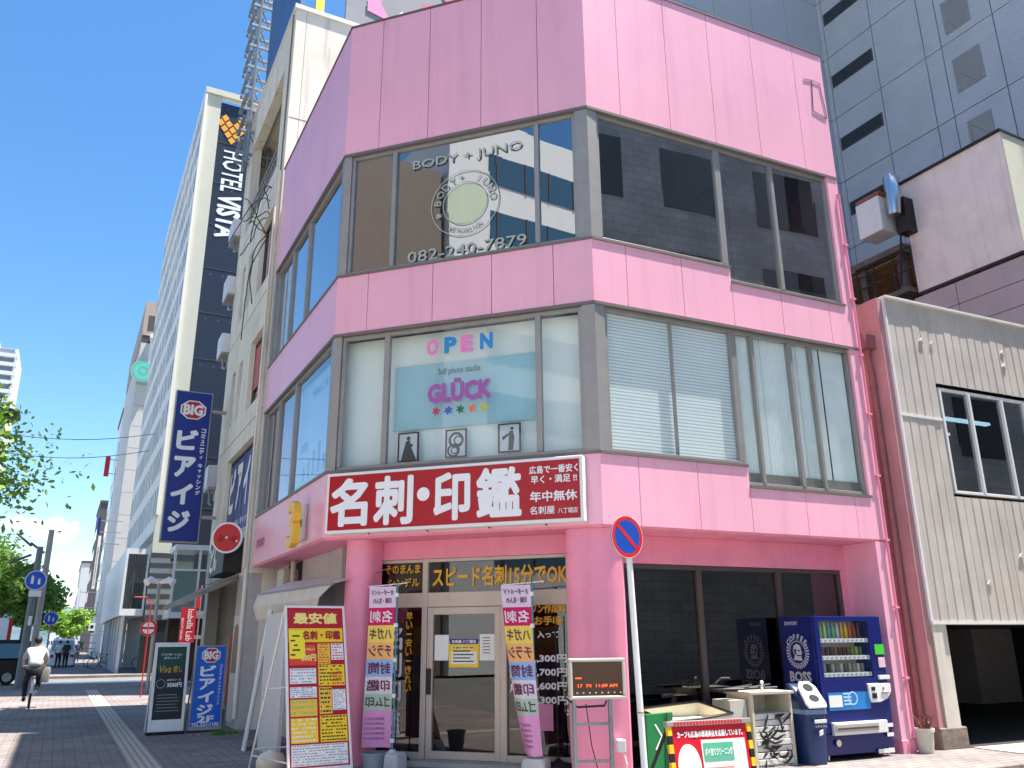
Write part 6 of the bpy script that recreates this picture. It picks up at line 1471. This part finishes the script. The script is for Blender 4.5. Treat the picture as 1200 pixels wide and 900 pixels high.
for x0, x1, nm in ((32, 38, 'walk_signal'), (39, 46, 'signal_back')):
    a, b = atY(x0, 733, YU-.4), atY(x1, 722, YU-.4); MB().box(Fr((0, YU-.4, 0), (1, 0, 0)), a.x, b.x, a.z, b.z, -.2, 0).build(nm, M['white'] if nm == 'walk_signal' else M['steel'], up, bevel=.02)
m = MB(); a = atY(46, 727, YU-.3); m.tube([(p.x, YU-.2, a.z), (a.x, YU-.35, a.z)], .03, 6); m.build('signal_arm', M['alu_dark'], up)
u2 = thing('far_road_sign', 'small blue round road sign on a thin pole farther down the kerb', 'road sign', atY(60, 770, 62)); c0 = atY(60, 725, 62)
MB().tube([(c0.x, 62.1, -.1), (c0.x, 62.1, c0.z+.5)], .05, 8).build('pole', M['alu'], u2); rsign(60, 725, .42, 62, '', u2)
a, b = atY(8, 762, 70), atY(14, 720, 70); vb_ = thing('shop_flag_board', 'white vertical board with a red stripe across the road at the picture edge', 'sign', (a.x, 70, 0)); MB().box(Fr((0, 70, 0), (1, 0, 0)), a.x-.8, b.x, a.z, b.z, -.1, 0).build('board', M['white'], vb_); MB().box(Fr((0, 70, 0), (1, 0, 0)), a.x+.1, b.x-.1, a.z+.2, b.z-.3, .001, .02).build('stripe', M['red'], vb_); MB().tube([(a.x, 70.1, -.1), (a.x, 70.1, a.z)], .06, 6).build('post', M['alu'], vb_)
# overhead wires
for (x0, y0, x1, y1, Y0, Y1, lb_) in ((-60, 498, 190, 507, 45, 62, 'upper of two thin overhead wires crossing the sky'), (-60, 520, 175, 528, 45, 62, 'lower of two thin overhead wires crossing the sky')):
    p0, p1 = atY(x0, y0, Y0), atY(x1, y1, Y1); pts = [p0.lerp(p1, k/10)-Vector((0, 0, .6*math.sin(math.pi*k/10))) for k in range(11)]
    o = MB().tube(pts, .022, 5).build('overhead_wire', M['alu_dark']); tag(o, lb_, 'wire', 'overhead wires')
# distant apartment tower
YT = 300; a = atY(22, 410, YT)
at_ = thing('apartment_tower', 'pale high rise apartment tower with stacked balconies far behind the trees', 'tower', (a.x-8, YT, 0))
f_ = Fr((a.x-26, YT, 0), (1, 0, 0)); wl = mat('pale_tower', srgb(214, 216, 220), .8)
MB().box(f_, 0, 26, -1, a.z, -24, 0).build('wall', wl, at_); MB().box(f_, 6, 20, a.z, a.z+3, -18, -4).build('roof', wl, at_)
m = MB(); n = int(a.z/3.0)
for k in range(n): m.box(f_, .3, 25.0, k*3.0+1.3, k*3.0+2.9, .02, .06); 
m.build('balcony_gap', mat('tower_shade_glass', srgb(118, 130, 146), .4), at_)
m = MB()
for k in range(n): m.box(f_, 0, 26.2, k*3.0, k*3.0+1.25, .0, 1.2)
for q in range(6): m.box(f_, q*5.1, q*5.1+.3, 0, a.z, .0, 1.21)
m.build('balcony', wl, at_)
fs_ = Fr((a.x, YT+24, 0), (0, -1, 0)); 
for i, (x0, y0, x1, y1, Y) in enumerate(((67, 757, 76, 733, 330), (74, 757, 84, 722, 290), (82, 757, 92, 737, 360), (58, 757, 67, 742, 400))):
    a, b = atY(x0, y1, Y), atY(x1, y0, Y); f_ = Fr((a.x, Y, 0), (1, 0, 0)); h = atY(x0, y0, Y).z; z1 = atY(x0, y0, Y).z; ht = atY(x0, y0, Y).z
    top = atY(x0, y0, Y).z; top = max(atY(x0, y0, Y).z, atY(x0, y1, Y).z); w_ = atY(x1, y0, Y).x-a.x
    t = thing('distant_block', ['mid height white block second from the kerb in the far cluster', 'tallest white block of the far cluster at the street end', 'white block of the far cluster touching the row of signs', 'lowest pale block of the far cluster beside the trees'][i], 'building', (a.x, Y, 0), 0, 'distant white blocks')
    MB().box(f_, 0, w_, -1, top, -15, 0).build('wall', M['white_metal'], t); m = MB()
    for k in range(int(top/3.2)):
        for q in range(4): m.box(f_, w_*(q+.25)/4, w_*(q+.75)/4, 1+k*3.2, 2.4+k*3.2, .01, .05)
    m.build('window', M['gd'], t)
fl0 = Fr((-34, 118, 0), (1, 0, 0)); pk_ = thing('far_storefront', 'pale storefront block with red shop stripes across the road behind the trees', 'building', (-20, 118, 0))
MB().box(fl0, 0, 27, 0, 7.5, -14, 0).build('wall', M['white_metal'], pk_)
for k in range(5): MB().box(fl0, 2+k*5, 5.8+k*5, .3, 2.8, .002, .06).build('window', M['gd'], pk_)
for k in range(3): MB().box(fl0, 3+k*8, 4.2+k*8, 3.4, 7.0, .002, .2).build('shop_stripe', M['red'], pk_)
# ================================================================ TREES
leafm = mat('sunlit_leaf', srgb(132, 170, 56), .6, vary=.3, vscale=1.5); leafd = mat('shaded_leaf', srgb(84, 122, 48), .65, vary=.3, vscale=1.5); barkm = mat('bark', srgb(92, 80, 70), .9, vary=.3, bump=.6, bscale=20)  # sun and shade put into the leaf colour: bright green lit, darker green shaded
for lm_ in (leafm, leafd):
    n = lm_.node_tree; b = n.nodes['Principled BSDF']; t = n.nodes.new('ShaderNodeBsdfTranslucent'); t.inputs[0].default_value = (.20, .36, .05, 1); mx = n.nodes.new('ShaderNodeMixShader'); mx.inputs[0].default_value = .3
    n.links.new(b.outputs[0], mx.inputs[1]); n.links.new(t.outputs[0], mx.inputs[2]); n.links.new(mx.outputs[0], n.nodes['Material Output'].inputs['Surface'])
def tree(label, x, y, h, cr, clumps, seed, leaf=.13, lm_=leafm, zc=None, squash=.8, per=110):
    r = random.Random(seed); t = thing('street_tree', label, 'tree', (x, y, -.1), 0, 'kerbside trees')
    zc = zc or h*.66; m = MB(); m.tube([(x, y, -.1), (x+.05, y, h*.3), (x-.05, y+.05, h*.55), (x, y, h*.85)], [.17, .14, .1, .03], 9); cs_ = []
    for k in range(clumps):
        a = r.uniform(0, 6.28); e = r.uniform(-1, 1); rr_ = cr*(r.uniform(.35, 1)**.6); p = Vector((x+math.cos(a)*math.sqrt(1-e*e)*rr_, y+math.sin(a)*math.sqrt(1-e*e)*rr_, zc+e*rr_*squash*h*.5/cr*.6)); cs_.append(p)
        if k % 2 == 0: q = Vector((x, y, h*r.uniform(.3, .6))); m.tube([q, q.lerp(p, .5)+Vector((0, 0, -.15)), p], [.05, .03, .012], 6)
    m.build('trunk', barkm, t, smooth=60)
    c = MB()
    for p in cs_:
        s_ = r.uniform(.45, .8)*cr*.42
        for _ in range(per):
            v = Vector((r.gauss(0, 1), r.gauss(0, 1), r.gauss(0, .7))); q = p+v*s_*.55; l = leaf*r.uniform(.6, 1.3)
            n_ = Vector((r.uniform(-1, 1), r.uniform(-1, 1), r.uniform(.1, 1.2))).normalized(); a_ = n_.orthogonal().normalized(); a_ = Matrix.Rotation(r.uniform(0, 6.28), 3, n_) @ a_; b_ = n_.cross(a_)
            c.add([q-a_*l, q-b_*l*.5, q+a_*l, q+b_*l*.5], [(0, 1, 2, 3)])
    c.build('crown', lm_, t); return t
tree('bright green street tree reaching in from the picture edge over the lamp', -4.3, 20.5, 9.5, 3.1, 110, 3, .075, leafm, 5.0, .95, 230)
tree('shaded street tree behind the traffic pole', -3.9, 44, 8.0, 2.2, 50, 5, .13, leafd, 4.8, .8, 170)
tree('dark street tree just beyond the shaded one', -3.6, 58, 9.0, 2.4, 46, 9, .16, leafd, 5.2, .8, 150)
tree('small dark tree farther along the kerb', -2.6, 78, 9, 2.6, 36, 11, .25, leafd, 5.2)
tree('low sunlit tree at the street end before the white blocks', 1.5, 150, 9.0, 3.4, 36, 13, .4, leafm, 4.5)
# ================================================================ VEHICLES
def car(name, label, cat, O, deg, L, W, H, paint, hood, kind=''):
    f = rotfr(O, deg); t = thing(name, label, cat, O, 0)       # u along the length (front at u = L), d = across (towards viewer)
    belt = H*.56; sh = MB()
    low = [(0, .28), (.25, .22), (L-.3, .22), (L, .32), (L, belt*.72), (L-.15, belt*.86), (L-hood, belt), (.08, belt), (0, belt*.8)]
    ring = lambda poly, d: [f.P(u, v, d) for u, v in poly]
    secs = [(0, -W+.08), (1, -W), (1, 0), (0, -.08)]
    def shell(poly, ins, mm, nm, smooth=30):
        m = MB(); n = len(poly); cu_ = sum(p[0] for p in poly)/n; cv_ = sum(p[1] for p in poly)/n
        layers = [(ins, -W), (0, -W+.10), (0, -.10), (ins, 0)]
        for i_, d in layers: m.v += [f.P(u+(cu_-u)*i_*.08, v+(cv_-v)*i_*.12, d) for u, v in poly]
        for l in range(3):
            for k in range(n): m.f.append((l*n+k, l*n+(k+1) % n, (l+1)*n+(k+1) % n, (l+1)*n+k))
        m.f += [tuple(range(n-1, -1, -1)), tuple(range(3*n, 4*n))]; m.m = [0]*len(m.f); return m.build(nm, mm, t, bevel=.03)
    body = shell(low, 1, paint, 'body')
    gh = [(.08, belt+.01), (L-hood+.02, belt+.01), (L-hood-.62, H-.05), (L-hood-.9, H), (.35, H), (.16, H-.08)]
    m = MB(); n = len(gh)
    for d, dd in ((-W+.06, 0), (-W+.2, 1), (-.2, 1), (-.06, 0)): pass
    m.v = [f.P(u, v, -W+.04+.16*(v-belt)/(H-belt)) for u, v in gh]+[f.P(u, v, -.04-.16*(v-belt)/(H-belt)) for u, v in gh]
    for k in range(n): m.f.append((k, (k+1) % n, n+(k+1) % n, n+k))
    m.f += [tuple(range(n-1, -1, -1)), tuple(range(n, 2*n))]; m.m = [0]*len(m.f); cabn = m.build('cabin', paint, t, bevel=.03)
    def side(poly, nm):
        for s_ in (0, 1):
            m = MB(); pts = []
            for u, v in poly: d = .04+.16*(v-belt)/(H-belt)-.012; pts.append(f.P(u, v, -d if s_ else -W+d))
            m.add(pts, [tuple(range(len(pts)))]); m.build(nm, M['gd'], cabn)
    cuts = [.35, L*.36, L*.62]; hi = H-.16
    side([(.3, belt+.05), (L*.30, belt+.05), (L*.30, hi), (.42, hi)], 'window'); side([(L*.33, belt+.05), (L*.55, belt+.05), (L*.55, hi), (L*.33, hi)], 'window'); side([(L*.58, belt+.05), (L-hood-.12, belt+.05), (L-hood-.68, hi), (L*.58, hi)], 'window')
    def across(p, q, nm, off):
        a_ = .10; m = MB(); d0 = lambda v: .04+.16*(v-belt)/(H-belt)+a_
        m.add([f.P(p[0]+off, p[1], -W+d0(p[1])), f.P(p[0]+off, p[1], -d0(p[1])), f.P(q[0]+off, q[1], -d0(q[1])), f.P(q[0]+off, q[1], -W+d0(q[1]))], [(0, 1, 2, 3)]); m.build(nm, M['gd'], cabn)
    across((L-hood-.03, belt+.06), (L-hood-.60, H-.09), 'windscreen', .02); across((.09, belt+.08), (.155, H-.14), 'rear_window', -.012)
    for u in (L*.19, L*.80):
        for s_ in (0, 1):
            d = .01 if s_ else -W-.01; c = f.P(u, .31, d); ax = f.N if s_ else -f.N; wh = MB().lathe(c-ax*.2, [(.24, 0), (.31, .02), (.31, .18), (.26, .2), (.0, .2)], 22, ax).build('wheel', M['rubber'], t, smooth=40)
            MB().lathe(c, [(.19, 0), (.18, .012), (.05, .006), (.0, .012)], 16, ax).build('rim', M['steel'], wh)
    for s_ in (.12, W-.34):
        MB().box(f, -.012, .03, belt*.66, belt*.84, -s_-.22, -s_).build('tail_light', M['red'], t); MB().box(f, L-.06, L+.008, belt*.58, belt*.74, -s_-.24, -s_).build('headlight', M['chrome'], t)
    MB().box(f, -.03, .1, .2, .42, -W+.05, -.05).build('bumper', paint, t, bevel=.03); MB().box(f, -.035, -.02, .42, .54, -W/2-.17, -W/2+.17).build('number_plate', M['white'], t)
    return t
a = atY(38, 785, 46)
car('parked_minivan', 'black minivan waiting across the pavement line at the picture edge', 'minivan', (a.x, 45.0, -.1), 180, 4.6, 1.75, 1.85, mat('black_car_paint', srgb(14, 14, 17), .35, spec=.3), 1.1)
a = atY(54, 775, 66)
f_ = (a.x, 66, -.1)
car('white_van', 'white van parked beyond the cyclist facing away', 'van', (a.x+1.75, 68, -.1), 90, 4.3, 1.7, 1.98, mat('white_car_paint', srgb(226, 228, 230), .25, coat=.5), .75)
# ================================================================ PEOPLE AND BICYCLES
skin = mat('skin', srgb(205, 160, 130), .6); hairm = mat('black_hair', srgb(24, 20, 20), .6)
def skinned(name, verts, edges, radii, m, parent, root=0, sub=2):
    me = bpy.data.meshes.new(name); bm = bmesh.new(); L_ = bm.verts.layers.skin.verify(); vs = []
    for i, (p, r) in enumerate(zip(verts, radii)):
        v = bm.verts.new(p); r = r if isinstance(r, tuple) else (r, r); v[L_].radius = r; v[L_].use_root = (i == root); vs.append(v)
    for a, b in edges: bm.edges.new((vs[a], vs[b]))
    bm.to_mesh(me); bm.free(); o = bpy.data.objects.new(name, me); COL.objects.link(o)
    s_ = o.modifiers.new('s', 'SKIN'); s_.use_smooth_shade = True; d = o.modifiers.new('d', 'SUBSURF'); d.levels = sub; d.render_levels = sub
    bpy.context.view_layer.update(); dg = bpy.context.evaluated_depsgraph_get(); nm = bpy.data.meshes.new_from_object(o.evaluated_get(dg)); bpy.data.objects.remove(o); bpy.data.meshes.remove(me)
    nm.name = name; nm.materials.clear(); nm.materials.append(m); nm.polygons.foreach_set('use_smooth', [True]*len(nm.polygons)); o = bpy.data.objects.new(name, nm); COL.objects.link(o)
    if parent is not None: o.parent = parent; ROOT[o.name] = ROOT.get(parent.name, Matrix())
    return o
def person(label, loc, rz, J, shirt, trousers, group=None, hair=hairm, shoes=None):
    """J: joints in the person's own frame (x right, y ahead, z up)"""
    order = ['pelvis', 'waist', 'chest', 'neck', 'headb', 'headt', 'shL', 'elL', 'wrL', 'haL', 'shR', 'elR', 'wrR', 'haR', 'hipL', 'knL', 'anL', 'toL', 'hipR', 'knR', 'anR', 'toR']
    rad = dict(pelvis=(.14, .11), waist=(.125, .095), chest=(.15, .105), neck=.052, headb=.075, headt=.085, shL=.058, elL=.042, wrL=.030, haL=.034, hipL=.085, knL=.055, anL=.038, toL=.035)
    for k in list(rad):
        if k.endswith('L'): rad[k[:-1]+'R'] = rad[k]
    ed = [('pelvis', 'waist'), ('waist', 'chest'), ('chest', 'neck'), ('neck', 'headb'), ('headb', 'headt')]
    for s_ in 'LR': ed += [('chest', 'sh'+s_), ('sh'+s_, 'el'+s_), ('el'+s_, 'wr'+s_), ('wr'+s_, 'ha'+s_), ('pelvis', 'hip'+s_), ('hip'+s_, 'kn'+s_), ('kn'+s_, 'an'+s_), ('an'+s_, 'to'+s_)]
    brad = dict(rad); brad.update(chest=(.12, .08), waist=(.10, .075), pelvis=(.11, .09))
    t = skinned('person', [J[k] for k in order], [(order.index(a), order.index(b)) for a, b in ed], [brad[k] for k in order], skin, None)
    t.location = loc; t.rotation_euler = (0, 0, rz); tag(t, label, 'person', group)
    def sub(nm, ks, es, k_, m): return skinned(nm, [J[k] for k in ks], [(ks.index(a), ks.index(b)) for a, b in es], [tuple(q*k_+.012 for q in (rad[k] if isinstance(rad[k], tuple) else (rad[k], rad[k]))) for k in ks], m, t)
    sub('shirt', ['pelvis', 'waist', 'chest', 'neck', 'shL', 'elL', 'shR', 'elR'], [('pelvis', 'waist'), ('waist', 'chest'), ('chest', 'neck'), ('chest', 'shL'), ('shL', 'elL'), ('chest', 'shR'), ('shR', 'elR')], 1.27, shirt)
    sub('trousers', ['pelvis', 'hipL', 'knL', 'anL', 'hipR', 'knR', 'anR'], [('pelvis', 'hipL'), ('hipL', 'knL'), ('knL', 'anL'), ('pelvis', 'hipR'), ('hipR', 'knR'), ('knR', 'anR')], 1.16, trousers)
    hb = Vector(J['headb']); htp = Vector(J['headt']); c = hb.lerp(htp, .75)
    MB().sphere(c+Vector((0, -.02, .03)), (.098, .112, .11)).build('hair', hair, t, smooth=80)
    m = MB()
    for s_ in 'LR': a = Vector(J['an'+s_]); b = Vector(J['to'+s_]); m.tube([a+Vector((0, -.04, -.03)), a.lerp(b, .6)+Vector((0, 0, -.02)), b+(b-a).normalized()*.05], [.045, .048, .03], 8)
    m.build('shoes', shoes or M['black'], t, smooth=60)
    return t
def walkJ(ph, arm=.25):
    s_ = math.sin(ph); J = dict(pelvis=(0, 0, .93), waist=(0, .0, 1.08), chest=(0, .01, 1.32), neck=(0, .02, 1.47), headb=(0, .04, 1.55), headt=(0, .05, 1.66))
    for k, q in (('L', -1), ('R', 1)):
        w_ = s_*q; J.update({'sh'+k: (q*.17, .0, 1.41), 'el'+k: (q*.22, -.12*w_, 1.14), 'wr'+k: (q*.22, -.22*w_+.06, .92), 'ha'+k: (q*.22, -.24*w_+.08, .83), 'hip'+k: (q*.09, .02, .88), 'kn'+k: (q*.1, .18*w_+.05, .50), 'an'+k: (q*.1, .32*w_-.04, .10), 'to'+k: (q*.11, .32*w_+.10, .04)})
    return J
def bicycle(label, O, rz, basket=True, group=None, frame=None):
    t = thing('bicycle', label, 'bicycle', O, rz, group); fr_ = frame or M['steel']
    mm = ROOT[t.name]; W = lambda x, y, z: mm @ Vector((x, y, z))    # y forward
    for y in (-.52, .54):
        wl_ = MB(); n = 26
        for k in range(n): a0, a1 = 2*math.pi*k/n, 2*math.pi*(k+1)/n; wl_.tube([W(0, y+.32*math.cos(a0), .34+.32*math.sin(a0)), W(0, y+.32*math.cos(a1), .34+.32*math.sin(a1))], .02, 6, False)
        wo_ = wl_.build('wheel', M['rubber'], t); sp_ = MB()
        for k in range(10): a0 = math.pi*k/10; sp_.tube([W(.0, y+.3*math.cos(a0), .34+.3*math.sin(a0)), W(0, y-.3*math.cos(a0), .34-.3*math.sin(a0))], .003, 4)
        sp_.tube([W(-.05, y, .34), W(.05, y, .34)], .025, 8); sp_.build('spokes', M['chrome'], wo_)
    m = MB(); m.tube([W(0, -.52, .34), W(0, -.1, .32), W(0, -.18, .80)], .018, 8); m.tube([W(0, -.52, .34), W(0, -.17, .7)], .012, 6); m.tube([W(0, -.1, .32), W(0, .32, .56), W(0, .36, .80)], .02, 8); m.tube([W(0, .54, .34), W(0, .40, .68), W(0, .35, .98)], .017, 8); m.build('frame', fr_, t)
    MB().tube([W(-.28, .22, 1.03), W(-.22, .32, 1.04), W(0, .36, .98), W(.22, .32, 1.04), W(.28, .22, 1.03)], .014, 8).build('handlebar', M['chrome'], t)
    m = MB(); m.sphere(W(0, -.22, .86), (.10, .12, .045)); m.build('saddle', M['black'], t, smooth=60)
    m = MB(); m.tube([W(-.13, -.1, .2), W(-.05, -.1, .32), W(.05, -.1, .32), W(.13, -.1, .44)], .012, 6); m.build('crank', M['chrome'], t)
    m = MB()
    for k in range(12):
        a0, a1 = R_(20+140*k/12), R_(20+140*(k+1)/12); m.add([W(-.03, -.52+.36*math.cos(a0), .34+.36*math.sin(a0)), W(.03, -.52+.36*math.cos(a0), .34+.36*math.sin(a0)), W(.03, -.52+.36*math.cos(a1), .34+.36*math.sin(a1)), W(-.03, -.52+.36*math.cos(a1), .34+.36*math.sin(a1))], [(0, 1, 2, 3)])
    m.box(Fr(W(0, -.86, .4), mm.to_3x3() @ Vector((1, 0, 0))), -.05, .05, 0, .07, -.02, .0); m.build('mudguard', M['white_metal'], t)
    if basket:
        m = MB(); f_ = Fr(W(0, .44, .80), mm.to_3x3() @ Vector((1, 0, 0)))
        for z in (0, .08, .16, .24): m.tube([f_.P(-.16, z, 0), f_.P(.16, z, 0), f_.P(.16, z, -.24), f_.P(-.16, z, -.24), f_.P(-.16, z, 0)], .006, 5)
        for u in (-.16, -.08, 0, .08, .16): m.tube([f_.P(u, .24, 0), f_.P(u, 0, 0), f_.P(u, 0, -.24), f_.P(u, .24, -.24)], .005, 5)
        m.build('basket', M['black'], t)
    return t
q = gnd(33, 830); q.z = 0
grey_shirt = mat('light_grey_shirt', srgb(196, 196, 194), .8, vary=.1, vscale=8); dark_tr = mat('dark_trousers', srgb(40, 38, 42), .8)
bc = bicycle('silver bicycle ridden away along the brick pavement', (q.x, q.y, 0), R_(2), True)
J = dict(pelvis=(0, -.20, .98), waist=(0, -.15, 1.12), chest=(0, -.04, 1.34), neck=(0, .03, 1.48), headb=(0, .06, 1.56), headt=(0, .08, 1.67),
         shL=(-.18, .0, 1.41), elL=(-.26, .10, 1.20), wrL=(-.26, .24, 1.08), haL=(-.26, .28, 1.06), shR=(.18, .0, 1.41), elR=(.27, .10, 1.20), wrR=(.26, .24, 1.08), haR=(.26, .28, 1.06),
         hipL=(-.10, -.16, .92), knL=(-.15, .10, .62), anL=(-.14, -.14, .27), toL=(-.14, -.02, .21), hipR=(.10, -.16, .92), knR=(.14, .16, .74), anR=(.14, -.02, .48), toR=(.14, .10, .43))
person('cyclist in a light grey shirt and dark trousers riding away', (q.x, q.y, 0), R_(2), J, grey_shirt, dark_tr)
bag = thing('shopping_bag', 'grey bag hanging beside the cyclist on the handlebar', 'bag', (q.x+.27, q.y+.2, .7)); f_ = rotfr((q.x+.27, q.y+.1, .62), 0)
loft(f_, [(0, .2, .3, .04, 0, 0), (.3, .24, .34, .05, 0, 0), (.38, .2, .26, .05, 0, 0)]).build('sack', mat('grey_bag', srgb(120, 118, 112), .8), bag, smooth=60); MB().tube([f_.P(0, .37, .1), f_.P(0, .52, -.02), f_.P(0, .37, -.12)], .012, 6).build('strap', M['black'], bag)
dk = mat('dark_jacket', srgb(52, 54, 62), .8); wt = mat('white_shirt', srgb(214, 214, 212), .8); nv = mat('navy_shirt', srgb(40, 46, 80), .8)
for i, (x, y, sh_, tr_, lb_) in enumerate(((66.5, 783, wt, dark_tr, 'pedestrian in a white top walking away beside one in dark clothes'), (75, 783, dk, dark_tr, 'pedestrian in dark clothes walking beside the white topped one'), (89, 776, nv, dk, 'lone pedestrian in navy far down the pavement'))):
    q = gnd(x, y); person(lb_, (q.x, q.y, 0), R_(3*i), walkJ(.9+1.1*i), sh_, tr_, 'pedestrians down the street')
for i, (x, y, lb_) in enumerate(((112, 782, 'parked bicycle close against the white colonnade'), (119, 784, 'second parked bicycle beside the colonnade, on the pavement stands side'))):
    q = gnd(x, y); bicycle(lb_, (q.x, q.y, 0), R_(70+15*i), True, 'bicycles parked by the colonnade', M['black'])
